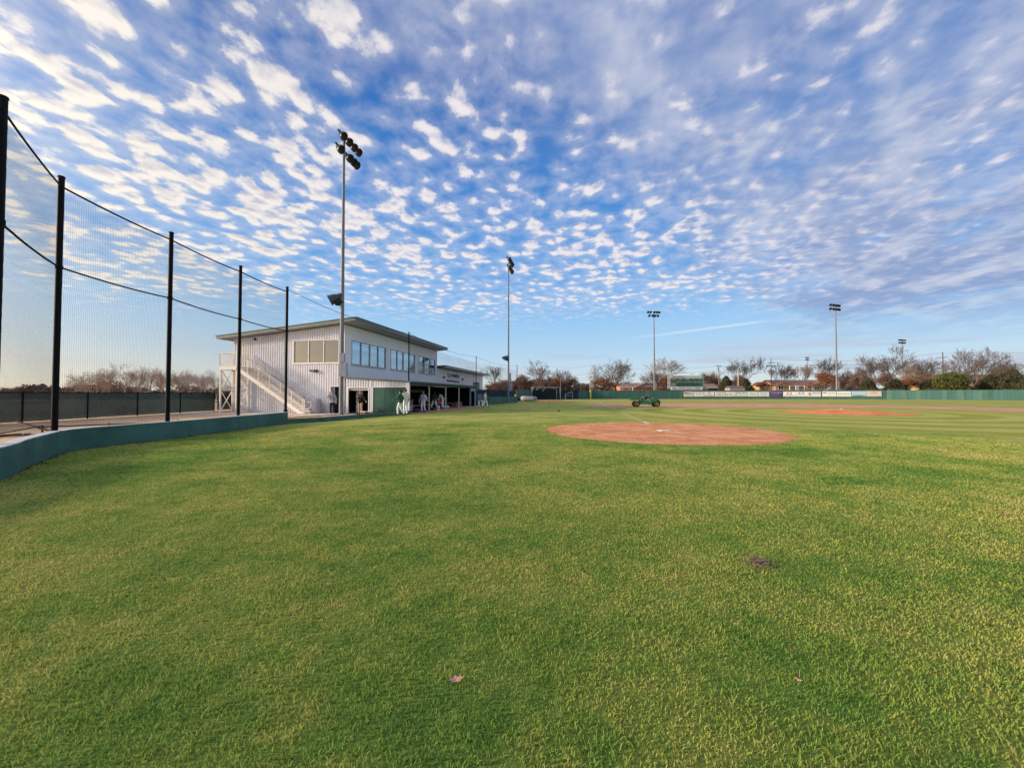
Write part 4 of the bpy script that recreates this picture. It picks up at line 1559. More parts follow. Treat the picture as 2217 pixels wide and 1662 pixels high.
# ------------------------------------------------------------------ outfield fence and banners
of = thing('outfield_fence', 'long green board fence running round the outfield', 'fence')
FH = 2.30
for (a, b) in zip(FENCE[:-1], FENCE[1:]):
    a_, b_ = Vector((a[0], a[1], 0)), Vector((b[0], b[1], 0))
    L = (b_ - a_).length
    n = max(1, int(L / 12))
    for k in range(n):
        p, q = a_.lerp(b_, k / n), a_.lerp(b_, (k + 1) / n)
        d = (q - p).normalized()
        nr = Vector((d.y, -d.x, 0))
        m = MB()
        c = int((q - p).length / 0.28)
        vs, fs = [], []
        for i in range(c + 1):
            for u, dd in ((0.0, 0.0), (0.12, 0.0), (0.2, 0.02), (0.9, 0.02)):
                t = (i + u) / (c + 1)
                w = p.lerp(q, t) + nr * dd
                vs += [(w.x, w.y, -0.02), (w.x, w.y, FH)]
        vs += [(q.x, q.y, -0.02), (q.x, q.y, FH)]
        for i in range(len(vs) // 2 - 1): fs.append((2 * i, 2 * i + 2, 2 * i + 3, 2 * i + 1))
        m.add(vs, fs)
        m.build('board_panel', M_NAVY if (a == FENCE[1] and k == 0) else M_FENCE, of)
        m = MB()
        e = d * 0.02
        m.bar(p - nr * 0.03 + Vector((0, 0, FH - 0.03)), q - nr * 0.03 + Vector((0, 0, FH - 0.03)), 0.06, 0.12)
        m.build('top_rail', M_POST if a[0] < 20 else mat('fence_rail_green', (0.05, 0.11, 0.10, 1)), of)
        m = MB()
        m.tube(p - nr * 0.08, p - nr * 0.08 + Vector((0, 0, FH + 0.02)), 0.05, n=6)
        m.build('post', M_STEEL, of)


def fence_y(x):
    for (a, b) in zip(FENCE[:-1], FENCE[1:]):
        if a[0] <= x <= b[0] and b[0] > a[0]:
            t = (x - a[0]) / (b[0] - a[0])
            return a[1] + (b[1] - a[1]) * t, math.atan2(b[1] - a[1], b[0] - a[0])
    return 106, 0


def banner(px0, px1, py0, py1, material, label, items):
    c = (px0 + px1) / 2
    Y = 104.0
    for _ in range(8):
        X = (c - 1108.5) / F_PX * Y
        Y, ang = fence_y(X)
    Y -= 0.12
    w = (px1 - px0) / F_PX * Y
    z1 = at(c, py0, Y).z
    z0 = at(c, py1, Y).z
    h = z1 - z0
    o = thing('advertising_banner', label, 'banner', (X, Y, (z0 + z1) / 2), ang, group='advertising banners hung on the outfield fence')
    MB().box(-w / 2, w / 2, -0.02, 0.02, -h / 2, h / 2).build('board', material, o)
    k = 0.026
    for it in items:
        kind = it[0]
        if kind == 't':
            _, txt, cx, cy, tw, th, mt = it
            M = Matrix(((1, 0, 0, cx * w), (0, 0, -1, -k), (0, 1, 0, cy * h), (0, 0, 0, 1)))
            letters(txt, 'lettering', mt, o, M, tw * w, th * h, 0.006)
        elif kind == 'p':
            _, pts, mt = it
            MB().prism([(x * w, -k, z * h) for x, z in pts], (0, 0.008, 0)).build('logo', mt, o)
        elif kind == 'e':
            _, cx, cy, rx, ry, mt = it
            m = MB()
            n = 20
            vs = []
            for j, s in ((0, 1.0), (1, 0.66)):
                for i in range(n):
                    t = 2 * math.pi * i / n
                    vs.append((cx * w + rx * w * s * math.cos(t), -k - 0.004, cy * h + ry * h * s * math.sin(t)))
            m.add(vs, [(i, (i + 1) % n, n + (i + 1) % n, n + i) for i in range(n)])
            m.build('logo', mt, o)
    return o


BT, BB = 847.8, 858.2
banner(1480.2, 1500.6, BT, BB, M_WHITE, 'white banner with red wedge over black CRAWFORD lettering, leftmost on the fence',
       [('p', [(-.46, .40), (.46, .22), (.46, .14), (-.46, .08)], M_REDINK), ('t', 'CRAWFORD', 0, -.12, .90, .24, M_BLACK), ('t', '405-273-5370', .1, -.33, .5, .07, M_GREYINK)])
banner(1502.2, 1522.6, BT, BB, M_WHITE, 'white banner with faint pink lettering, second from the left',
       [('t', 'HOMETOWN TEAM', 0, .34, .86, .13, mat('pale_pink_ink', (.45, .25, .30, 1))), ('t', 'SUPPORTS OUR', 0, .05, .7, .14, mat('pale_violet_ink', (.38, .33, .42, 1))), ('t', 'PLAYERS', 0, -.2, .5, .14, MATS['pale_violet_ink'])])
banner(1524.2, 1545.2, BT, BB, M_WHITE, 'white banner with small round red logo over a dark phone number',
       [('e', 0.03, .22, .13, .22, M_REDINK), ('t', 'RESTAURANT', 0, -.16, .5, .10, M_GREYINK), ('t', '800-275-3505', 0, -.36, .84, .15, M_BLACK)])
banner(1547.2, 1568.2, BT, BB, M_WHITE, 'white banner with a red heading and one dark line beneath',
       [('t', 'THE STITCHERS', 0, .30, .84, .18, M_REDINK), ('e', 0, .02, .08, .12, M_REDINK), ('t', 'EMBROIDERY DESIGN', 0, -.24, .78, .14, M_BLACK)])
banner(1570.2, 1591.8, BT, BB, M_WHITE, 'white banner with black droplet logo at its lower left',
       [('e', -.34, -.12, .07, .22, M_BLACK), ('t', 'BANK', -.02, .04, .30, .13, M_GREYINK), ('t', 'CORPORATION', .12, -.22, .66, .14, M_GREYINK), ('t', 'COMMUNITY', 0, .33, .7, .08, M_GREYINK)])
banner(1594.0, 1615.5, BT, BB, M_WHITE, 'white banner headed NEW LIFE in black capitals',
       [('t', 'NEW LIFE', -.02, .28, .84, .26, M_BLACK), ('t', 'CHURCH', 0, -.02, .6, .12, MATS['pale_pink_ink']), ('t', 'ALL WELCOME', 0, -.34, .7, .12, M_GREYINK)])
banner(1617.5, 1639.5, BT, BB, M_WHITE, 'white banner with a dark numeral and faint pink wording',
       [('t', '7', -.10, .06, .08, .30, M_BLACK), ('t', 'FINANCIAL', .20, .08, .42, .16, MATS['pale_pink_ink']), ('t', 'services', 0, -.2, .7, .08, MATS['pale_pink_ink'])])
banner(1641.5, 1664, BT, BB, M_WHITE, 'white banner with two short rows of spaced grey letters left of the purple one',
       [('t', 'S N O W', 0, .22, .62, .20, M_GREYINK), ('t', 'A U T O', 0, -.12, .44, .18, M_GREYINK), ('t', 'body and paint', 0, -.38, .7, .08, M_GREYINK)])
banner(1668, 1691, BT, BB, M_PURPLE, 'purple banner, the only one of that colour',
       [('p', [(-.46, .10), (.46, .10), (.46, -.24), (-.46, -.24)], mat('deep_purple', (.07, .02, .16, 1))), ('p', [(-.48, .30), (-.1, .18), (0, .30), (.1, .18), (.48, .30), (.48, .36), (-.48, .36)], mat('lilac', (.45, .32, .60, 1))), ('t', 'UNIVERSITY', 0, -.07, .84, .2, MATS['lilac']),
        ('p', [(.0, -.26), (.3, -.26), (.2, -.42)], mat('magenta', (.35, .03, .2, 1)))])
banner(1696, 1719.5, BT, BB, M_WHITE, 'white banner with an oval red logo, just right of the purple one',
       [('e', 0, .18, .22, .26, M_REDINK), ('t', 'BEEF SHOPPE', 0, -.15, .58, .12, M_BLACK), ('t', '405 275 2323 SHAWNEE', 0, -.36, .84, .12, M_BLACK)])
banner(1722, 1746, BT, BB, M_WHITE, 'white banner with a flat blue oval logo',
       [('e', 0, .20, .24, .22, M_BLUEINK), ('t', 'FUNERAL   HOME', 0, -.08, .86, .10, M_BLUEINK), ('t', '405 273 2050', 0, -.38, .84, .10, M_BLACK)])
banner(1749, 1773.8, BT, BB, M_WHITE, 'white banner with a big black letter B',
       [('t', 'B', -.30, .0, .20, .66, M_BLACK), ('t', 'BROWN & SONS', .16, .20, .56, .30, M_BLACK), ('t', 'plumbing and heat', .12, -.22, .6, .10, MATS['pale_pink_ink'])])
banner(1781.5, 1807, 847.0, 858.2, M_WHITE, "white banner reading JOE'S beside a small dark block",
       [('p', [(-.46, .32), (-.18, .32), (-.18, .12), (-.46, .12)], M_GREYINK), ('t', "JOE'S", .16, .34, .36, .14, M_BLACK), ('t', 'BODY SHOP', .18, .10, .58, .16, M_BLACK), ('t', 'COLLISION REPAIR', 0, -.33, .84, .10, M_GREYINK)])
banner(1813, 1838.6, 847.0, 858.2, M_WHITE, 'white banner with wide grey jeroco lettering',
       [('t', 'jeroco', 0, .05, .86, .42, mat('mid_ink', (.15, .15, .17, 1))), ('t', 'MACHINE TOOL SUPPLY', 0, -.28, .66, .07, M_GREYINK)])
banner(1845, 1871, 846.6, 857.6, M_LTBLUE, 'pale blue banner with a dark notched bottom edge',
       [('p', [(-.44, -.34), (.44, -.34), (.34, -.46), (-.34, -.46)], M_BLACK), ('p', [(-.33, -.40), (.33, -.40), (.33, -.49), (-.33, -.49)], M_WHITE), ('t', 'DENTAL', 0, -.26, .3, .1, M_GREYINK)])
banner(1877.2, 1904.5, 846.4, 857.8, mat('pinkish_white', (0.66, 0.58, 0.55, 1)), 'pinkish white banner with small red heading, rightmost on the fence',
       [('t', 'LOWE', 0, .28, .32, .18, M_REDINK), ('t', 'AUTOMOTIVE', 0, .06, .56, .10, M_REDINK)])

# ------------------------------------------------------------------ scoreboard
Y = 110.0
a = at(1452.5, 812.8, Y)
b = at(1521, 843.6, Y)
sb = thing('scoreboard', 'green baseball scoreboard with white header and white name board above the fence', 'scoreboard', ((a.x + b.x) / 2, Y, 0))
w = b.x - a.x
zt, zb = a.z, b.z
H_ = zt - zb
zz1 = zb + H_ * 0.805
zz2 = zb + H_ * 0.225
M_SBG = mat('scoreboard_green', (0.045, 0.130, 0.085, 1), 0.6, 0, 0.08, 0.6)
MB().box(-w / 2, w / 2, 0, 0.3, zz1 + .01, zt).build('header_board', mat('scoreboard_white', (0.55, 0.55, 0.55, 1)), sb)
MB().box(-w / 2, w / 2, 0, 0.3, zz2, zz1).build('score_panel', M_SBG, sb)
MB().box(-w / 2, w / 2, 0, 0.3, zb, zz2 - .01).build('name_board', M_WHITE, sb)


def sbt(txt, cx, cz, tw, th, mt):
    M = Matrix(((1, 0, 0, cx), (0, 0, -1, -0.01), (0, 1, 0, cz), (0, 0, 0, 1)))
    return letters(txt, 'lettering', mt, sb, M, tw, th, 0.01)


sbt('SONNY\'S SPORT SHOP', -w * .28, (zz1 + zt) / 2, w * .40, H_ * .13, mat('rust_red_ink', (.40, .09, .09, 1)))
sbt('BILL SMITH BALL PARK', 0, (zb + zz2) / 2, w * .90, H_ * .145, M_BLACK)
for t_, cx, tw in (('AT BAT', -.40, .11), ('BALL', -.19, .09), ('STRIKE', .03, .12), ('OUT', .215, .07), ('H/E', .43, .06)):
    sbt(t_, cx * w, zb + H_ * .745, tw * w, H_ * .055, M_WHITE)
for i in range(9):
    sbt(str(i + 1), (-.29 + .0445 * i + .022 * (i // 3)) * w, zb + H_ * .53, .018 * w, H_ * .055, M_WHITE)
for t_, cx, tw in (('10', .18, .03), ('RUNS', .275, .075), ('HITS', .38, .06), ('ERR', .47, .05)):
    sbt(t_, cx * w, zb + H_ * .53, tw * w, H_ * .05, M_WHITE)
sbt('GUEST', -.42 * w, zb + H_ * .43, .125 * w, H_ * .065, M_WHITE)
MB().box(-w * .495, -w * .33, -0.012, 0.0, zb + H_ * .265, zb + H_ * .345).build('home_plate_label', mat('pale_green_sign', (.36, .42, .36, 1)), sb)
sbt('WOLVES', -.415 * w, zb + H_ * .305, .14 * w, H_ * .045, MATS['scoreboard_green'])
for rowz in (.43, .29):
    for i in range(14):
        cx = (-.30 + .0445 * i + .022 * (i // 3)) * w
        MB().box(cx - .014 * w, cx + .014 * w, -0.012, -0.001, zb + H_ * (rowz - .055), zb + H_ * (rowz + .05)).build('digit_window', mat('digit_dark', (.012, .045, .045, 1)), sb)
for sgn, pw in ((-1, .088), (1, .05)):
    for k in range(3):
        z0 = zb + H_ * (0.08 + 0.30 * k)
        xx0 = sgn * (w / 2 + 0.15 + pw * w) if sgn < 0 else w / 2 + 0.08
        x_a = -w / 2 - 0.1 - pw * w if sgn < 0 else w / 2 + 0.08
        MB().box(x_a, x_a + pw * w, 0.05, 0.2, z0, z0 + H_ * .27).build('side_panel', mat('side_panel_white', (0.50, 0.47, 0.46, 1)) if sgn < 0 else mat('side_panel_grey', (.33, .32, .36, 1)), sb)
for x in (-w * .45, -w * .15, w * .15, w * .45):
    MB().box(x - .12, x + .12, 0.31, 0.55, 0, zt - .2).build('post', M_STEEL, sb)
m = MB().tube((1.55, .15, zt), (1.55, .15, zt + .4), .03).tube((1.05, .15, zt + .4), (2.05, .15, zt + .4), .05)
m.build('antenna', M_STEEL, sb)

# ------------------------------------------------------------------ floodlight poles
def lamp_mesh(m, o, aim, s=1.0):
    m.lathe(o, aim, [(-0.34 * s, 0.10 * s), (-0.30 * s, 0.14 * s), (-0.12 * s, 0.17 * s), (0.0, 0.30 * s), (0.16 * s, 0.34 * s), (0.20 * s, 0.34 * s), (0.17 * s, 0.30 * s), (0.10 * s, 0.05 * s)], 18)


def flood_pole(name_label, x, y, H, rb, rt_, arms, axis, aim, mat_pole=M_STEEL, lamp=M_LAMP, boxes=(), extra=None, s=1.0, zbase=0.0):
    o = thing('floodlight_pole', name_label, 'floodlight pole', (x, y, zbase), 0, group='tall floodlight poles round the ball field')
    MB().tube((0, 0, 0), (0, 0, H), rb, rt_, 18).build('pole', mat_pole, o, smooth=True)
    axis = Vector(axis).normalized()
    aim = Vector(aim).normalized()
    for (z, offs) in arms:
        m = MB()
        m.bar(axis * (min(offs) - .15) + Vector((0, 0, z)), axis * (max(offs) + .15) + Vector((0, 0, z)), 0.10, 0.10)
        m.build('crossarm', lamp, o)
        for k, s_ in enumerate(offs):
            m = MB()
            p = axis * s_ + Vector((0, 0, z)) + aim * 0.32 + Vector((0, 0, -0.18))
            lamp_mesh(m, p, aim, s)
            m.bar(axis * s_ + Vector((0, 0, z)), p, 0.05)
            m.build('floodlight', lamp, o, smooth=True)
    for (bx0, bx1, by0, by1, bz0, bz1) in boxes:
        MB().box(bx0, bx1, by0, by1, bz0, bz1).build('electrical_box', M_BOX, o, bevel=0.01)
    if extra: extra(o)
    return o


def lowlamp(zh, s):
    def f(o):
        m = MB()
        aim = Vector((-0.75, -0.25, -0.42)).normalized()
        p = Vector((-0.42, -0.10, zh))
        m.lathe(p, aim, [(-0.42 * s, 0.08 * s), (-0.38 * s, 0.17 * s), (-0.10 * s, 0.20 * s), (0.0, 0.26 * s), (0.42 * s, 0.34 * s), (0.44 * s, 0.34 * s), (0.40 * s, 0.28 * s), (0.06 * s, 0.12 * s)], 18)
        m.bar((0, 0, zh + 0.05), p, 0.07)
        m.build('floodlight', M_LAMPGREY, o, smooth=True)
        m = MB()
        m.lathe(p + aim * 0.12 * s + Vector((.05, 0, -.14 * s)), (0, -0.4, -0.9), [(0, .15 * s), (.08 * s, .15 * s), (.14 * s, .08 * s), (.15 * s, 0)], 14)
        m.build('lamp_lens', M_LAMPFACE, o, smooth=True)
        m = MB()
        m.lathe(Vector((-0.22, -0.12, zh - 0.30)), Vector((0.35, -0.2, -0.9)), [(-0.2 * s, 0.08 * s), (0.0, 0.22 * s), (0.14 * s, 0.26 * s), (0.15 * s, 0.0)], 14)
        m.build('floodlight', M_LAMP, o, smooth=True)
    return f


aimR = Vector((0.82, -0.18, -0.62))
flood_pole('nearest grey floodlight pole, in front of the corner of the white building', -12.47, 28.7, 20.2, 0.165, 0.085,
           [(20.6, (-0.55, 0.15, 0.8, 1.4)), (19.45, (-0.85, 0.25, 0.75, 1.15))], D, aimR,
           boxes=((-0.02, 0.33, -0.35, -0.16, 3.75, 4.42), (-0.02, 0.52, -0.40, -0.16, 2.72, 3.70)), extra=lowlamp(8.5, 1.15), s=0.92)
MB_ = MB()
flood_pole('grey floodlight pole beyond the dugout, behind the low teal wall', -0.55, 60.0, 21.6, 0.165, 0.09,
           [(22.2, (-1.1, -0.3, 0.5, 1.2, 1.9)), (21.0, (-0.9, 0.0, 0.9, 1.6))], D, aimR,
           boxes=((0.12, 0.42, -0.4, -0.16, 3.2, 4.6), (0.1, 0.6, -0.4, -0.16, 1.9, 3.1)), extra=lowlamp(7.0, 1.0), s=1.0)
pA = at(1415.5, 674, 112)
flood_pole('floodlight pole behind the left outfield fence beside the scoreboard', pA.x, 112, pA.z, 0.26, 0.13,
           [(pA.z, (-1.75, -1.0, 0.15, 0.9, 1.6)), (pA.z - 1.0, (-1.4, -.4, .4, 1.2))], (1, 0.1, 0), (-0.2, -0.9, -0.45), s=1.0,
           boxes=((0.2, 0.5, -.3, 0, 2.6, 4.4),))
pB = at(1808.5, 659, 112)
flood_pole('floodlight pole behind the centre of the outfield fence, right of the tan brick house', pB.x, 112, pB.z, 0.28, 0.13,
           [(pB.z, (-1.9, -.6, .6, 1.7)), (pB.z - 1.1, (-2.0, -.6, .6, 1.7))], (1, 0.35, 0), (-0.6, -0.7, -0.45), s=1.1, boxes=((0.2, 0.5, -.3, 0, 2.6, 5.2),))
pC = at(1953, 735, 165)
flood_pole('distant floodlight pole rising behind the bare trees at the right', pC.x, 165, pC.z, 0.24, 0.14,
           [(pC.z, (-2.0, -1.2, -.4, .4, 1.2, 2.0)), (pC.z - 1.1, (-1.9, -.9, 0, .9, 1.8))], (1, 0.3, 0), (-0.6, -0.7, -0.45), s=0.9)
pD = at(1748, 773, 230)
flood_pole('farthest small floodlight pole above the roof of the tan brick house', pD.x, 230, pD.z, 0.20, 0.14,
           [(pD.z, (-1.3, -.5, .3, 1.1)), (pD.z - 1.2, (-1.3, -.5, .3, 1.1))], (1, 0.3, 0), (-0.6, -0.7, -0.45), s=0.9)

# foul pole
o = thing('foul_pole', 'yellow foul pole with side mesh at the left field corner', 'foul pole', (Xat(1278.5, 104.1), 104.1, 0))
MB().tube((0, 0, 0), (0, 0, 2.35), 0.24, n=14).build('pole', M_YELLOW, o, smooth=True)
MB().tube((-0.1, 0, 2.36), (-0.1, 0, 7.6), 0.06, n=10).tube((-0.1, 0, 7.6), (0.55, 0, 7.6), 0.03, n=6).build('upper_pole', mat('grey_yellow', (.38, .35, .22, 1)), o, smooth=True)
m = MB()
for k in range(9): m.bar((-0.05 + 0.075 * k, 0, 2.4), (-0.05 + 0.075 * k, 0, 5.0), 0.03)
for k in range(22): m.bar((-0.05, 0, 2.42 + .12 * k), (.56, 0, 2.42 + .12 * k), 0.035)
m.build('wing_mesh', mat('mesh_ochre', (.30, .24, .10, 1)), o)


# utility poles with wires
def upole(px, ptop, Y, label, arms=(), r=0.15, material=M_WOODPOLE, lean=0):
    p = at(px, ptop, Y)
    z0 = terrain_z(p.x, Y)
    o = thing('utility_pole', label, 'utility pole', (p.x, Y, z0), 0, group='utility poles beyond the outfield')
    h = p.z - z0
    MB().tube((0, 0, 0), (lean, 0, h), r, r * .7, 10).build('shaft', material, o, smooth=True)
    for dz, w in arms:
        MB().bar((-w, 0, h - dz), (w, 0, h - dz), 0.14, 0.16).build('crossarm', material, o)
        m = MB()
        for s in (-.9, -.3, .5, .9): m.tube((w * s, 0, h - dz + .08), (w * s, 0, h - dz + .32), .07, n=6)
        m.build('insulators', M_STEEL, o)
    return Vector((p.x + lean, Y, p.z))


t0 = upole(1186.5, 792, 150, 'thin utility pole among the bare trees left of the yellow foul pole', (), 0.12)
t1 = upole(1287, 790, 128, 'weathered utility pole just right of the yellow foul pole', (), 0.17, mat('grey_wood', (.22, .18, .16, 1)))
t2 = upole(1556, 791, 140, 'utility pole with a short crossarm between the scoreboard and the shed', ((.25, 1.1),), 0.16, MATS['grey_wood'])
t3 = upole(1669, 775.5, 130, 'dark utility pole with two crossarms in front of the tan brick house', ((1.5, 1.0), (2.6, 1.6)), 0.15)
t4 = upole(2041, 762.5, 140, 'dark utility pole with one crossarm beside the round green shrub', ((1.9, 1.3),), 0.18)
t5 = upole(1213.5, 817, 99, 'short white pole standing beside the batting cage frame', (), 0.05, mat('dull_white_pipe', (.30, .30, .32, 1)))
t6 = upole(1348.5, 813, 113, 'short pale pole in front of the big round bare tree', (), 0.12, M_STEEL)
t7 = upole(1598, 800, 116, 'pale double post in front of the heavily pruned bare tree', (), 0.16, M_COLUMN)
wr_ = thing('power_lines', 'thin power lines strung between the utility poles', 'power lines')
for (a, b, sag) in ((t0 + Vector((-60, 10, 1)), t0, 1), (t0, t1, .8), (t0 - Vector((0, 0, 3)), t1 - Vector((0, 0, 2.5)), .8), (t1, t2 - Vector((0, 0, .2)), 1.2), (t1 - Vector((0, 0, 2)), t2 - Vector((0, 0, 1.6)), 1.2), (t2 - Vector((0, 0, .2)), t3 - Vector((0, 0, 1.4)), .9),
                   (t2 - Vector((1, 0, .2)), t3 - Vector((1, 0, 2.5)), .9), (t3, t4, 1.8), (t3 - Vector((-1, 0, 1.4)), t4 - Vector((1, 0, 1.8)), 1.8), (t3 - Vector((-1, 0, 2.5)), t4 - Vector((1, 0, 2.0)), 2.2), (t4, t4 + Vector((70, -20, 1)), 1.5)):
    m = MB()
    pts = []
    for k in range(15):
        t = k / 14
        p = Vector(a).lerp(Vector(b), t)
        p.z -= sag * 4 * t * (1 - t)
        pts.append(p)
    m.path(pts, 0.022, 4)
    m.build('wire', M_POST, wr_)


# ------------------------------------------------------------------ houses and sheds beyond the fence


def gable(name, label, px0, px1, Y, depth, zw, zr, wallm, roofm, wins=(), front_gables=(), porch=None, ov=0.5):
    x0, x1 = Xat(px0, Y), Xat(px1, Y)
    z0 = terrain_z((x0 + x1) / 2, Y) - 0.1
    o = thing('house', label, 'house', ((x0 + x1) / 2, Y, z0), 0, group='single storey houses beyond the outfield')
    W_ = (x1 - x0) / 2
    zw -= z0
    zr -= z0
    m = MB().box(-W_, W_, 0, depth, 0, zw)
    m.prism([(-W_, 0.0, zw), (-W_, depth, zw), (-W_, depth / 2, zr - .12)], (0.2, 0, 0)).prism([(W_, 0.0, zw), (W_, depth, zw), (W_, depth / 2, zr - .12)], (-0.2, 0, 0))
    m.build('wall', wallm, o)
    m = MB()
    sl = (zr - zw) / (depth / 2)
    for s in (-1, 1):
        e = depth / 2 + s * (depth / 2 + ov)
        zz = zw - ov * sl
        m.prism([(-W_ - ov, e, zz), (-W_ - ov, depth / 2, zr), (-W_ - ov, depth / 2, zr + .18), (-W_ - ov, e, zz + .18)], (2 * W_ + 2 * ov, 0, 0))
    m.build('roof', roofm, o)
    m = MB().box(-W_ - ov, W_ + ov, -ov - .04, -ov, zw - ov * sl - .06, zw - ov * sl + .16)
    m.build('gutter', M_TRIM, o)
    for gp0, gp1, gh, gm in front_gables:
        a, b = Xat(gp0, Y) - (x0 + x1) / 2, Xat(gp1, Y) - (x0 + x1) / 2
        c = (a + b) / 2
        MB().prism([(a, -1.2, zw), (b, -1.2, zw), (c, -1.2, zw + gh)], (0, depth / 2, 0)).build('gable', gm, o)
        m = MB()
        for q in ((a - .3, b + .3),):
            m.prism([(q[0], -1.45, zw - .1), (c, -1.45, zw + gh), (c, -1.45, zw + gh + .22), (q[0], -1.45, zw + .12)], (0, depth / 2, 0))
            m.prism([(q[1], -1.45, zw - .1), (c, -1.45, zw + gh), (c, -1.45, zw + gh + .22), (q[1], -1.45, zw + .12)], (0, depth / 2, 0))
        m.build('gable_roof', roofm, o)
    for wp0, wp1, wy0, wy1 in wins:
        a, b = Xat(wp0, Y) - (x0 + x1) / 2, Xat(wp1, Y) - (x0 + x1) / 2
        za, zb_ = at(wp0, wy1, Y).z - z0, at(wp0, wy0, Y).z - z0
        m = MB()
        t = .14
        m.box(a, b, -.08, -.005, za, za + t).box(a, b, -.08, -.005, zb_ - t, zb_).box(a, a + t, -.08, -.005, za + t, zb_ - t).box(b - t, b, -.08, -.005, za + t, zb_ - t)
        m.box((a + b) / 2 - .07, (a + b) / 2 + .07, -.07, -.005, za + t, zb_ - t)
        w_ = m.build('window', M_TRIM, o)
        MB().box(a + t, b - t, -.04, -.003, za + t, zb_ - t).build('pane', M_DARKGLASS, w_)
    if porch:
        for pp in porch:
            c = Xat(pp, Y) - (x0 + x1) / 2
            MB().box(c - .13, c + .13, -1.4, -1.15, 0, zw).build('porch_post', M_TRIM, o)
    return o


gable('house', 'orange brick house with brown roof behind the left outfield fence', 1343, 1432, 150, 10, 3.9, 5.4, M_BRICK, M_SHINGLE2,
      wins=((1360, 1365, 841, 846), (1391, 1397.5, 840.5, 846)), front_gables=((1376, 1420, 1.6, mat('siding_grey', (.30, .24, .22, 1))),), porch=(1367.5,))
gable('house', 'long tan brick house with white porch posts and brown shingle roof', 1680, 1784, 134, 10, 4.2, 6.1, M_TANBRICK, M_SHINGLE,
      wins=((1684.5, 1696.5, 835.2, 843.6), (1762.5, 1774.5, 836, 844)), front_gables=((1678, 1704, 0.9, M_TANWALL), (1757, 1786, 0.9, M_TANWALL)),
      porch=(1704, 1717.5, 1722, 1736, 1741, 1753))
gable('house', 'low tan brick house end half hidden by a rust coloured tree', 1657, 1676, 140, 9, 3.6, 5.4, M_TANWALL, M_SHINGLE)
gable('house', 'low pinkish grey roof just right of the floodlight pole by the scoreboard', 1424, 1446, 158, 10, 3.9, 4.9, M_BRICK, M_SHINGLE2)
gable('house', 'small dark roofed shed front with a pale fascia right of the scoreboard', 1532, 1554, 135, 7, 3.6, 4.7, mat('dark_shed', (.06, .055, .06, 1)), M_SHINGLE2)
gable('house', 'low pink brick house glimpsed left of the yellow foul pole', 1247, 1262, 160, 8, 3.2, 4.3, M_TRIM, M_SHINGLE2)
# tan shed
x0, x1 = Xat(1580, 114), Xat(1612.5, 114)
o = thing('shed', 'small tan gable shed standing behind the fence below the pruned tree', 'shed', (x0, 114, terrain_z(x0, 114)))
W_ = x1 - x0
MB().box(0, W_, 0, 2.6, 0, 3.1 - terrain_z(x0, 114)).build('wall', mat('shed_tan', (.46, .34, .27, 1), .8), o)
zr = 3.1 - terrain_z(x0, 114)
MB().prism([(-.1, -.12, zr - .04), (-.1, 2.72, zr - .04), (-.1, 1.3, zr + .62)], (W_ + .2, 0, 0)).build('roof', mat('shed_roof', (.16, .12, .12, 1)), o)
MB().box(2.8, 3.7, -.05, -.005, 0.2, 2.0 - .1).build('door', M_TRIM, o)
MB().box(3.1, 3.35, -.08, -.051, 1.0, 1.3).build('door_handle', M_BLACK, o)
# big ochre building on the right
x0, x1 = Xat(2062, 165), Xat(2300, 165)
o = thing('church_hall', 'large ochre walled building with brown roof behind the evergreens at the right', 'building', (x0, 165, 1.5))
W_ = x1 - x0
MB().box(0, W_, 0, 22, 0, 5.6).build('wall', M_TANWALL, o)
MB().prism([(-.8, -1, 5.6), (-.8, 23, 5.6), (-.8, 20, 8.2), (-.8, 4, 8.2)], (W_ + 1.6, 0, 0)).build('roof', mat('ochre_brown_roof', (.27, .155, .075, 1)), o)
MB().prism([(3.5, -3, 0), (3.5, -3, 3.0), (6, -3, 3.9), (13, -3, 3.0), (13, -3, 0)], (0, 3, 0)).build('annex', mat('annex_tan', (.42, .28, .14, 1)), o)
MB().box(1.2, 2.6, -.06, -.01, 0, 5.0).build('door', mat('grey_door2', (.34, .37, .40, 1)), o)
MB().box(3.0, 13.4, -3.6, -3.02, 2.5, 2.8).build('awning', mat('brown_awning', (.10, .035, .03, 1)), o)

# flag on the right
p = at(2170, 791, 150)
o = thing('flag', 'small red and white striped flag with blue corner flying among the far trees', 'flag', (p.x, 150, 0))
m = MB()
for k in range(7):
    a0_, b0_ = k / 7, (k + 1) / 7
z = p.z
MB().tube((0, 0, 1.5), (0, 0, z + .8), 0.06, n=8).build('flag_pole', M_STEEL, o)
for k in range(7):
    vs, fs = [], []
    for i in range(9):
        t = i / 8
        x = 0.06 + 2.2 * t
        y = 0.12 * math.sin(t * 7)
        d_ = -1.2 * t
        vs += [(x, y, z + .6 - k * .19 + d_ * .9), (x, y, z + .6 - (k + 1) * .19 + d_ * .9)]
    for i in range(8): fs.append((2 * i, 2 * i + 2, 2 * i + 3, 2 * i + 1))
    MB().add(vs, fs).build('flag_stripe', mat('flag_red', (.45, .04, .05, 1)) if k % 2 == 0 else mat('flag_white', (.62, .55, .55, 1)), o)
MB().add([(0.06, -.02, z + .6), (.9, -.14, z + .15), (.9, -.14, z - .45), (.06, -.02, z - .1)], [(0, 1, 2, 3)]).build('flag_canton', mat('flag_blue', (.05, .06, .2, 1)), o)


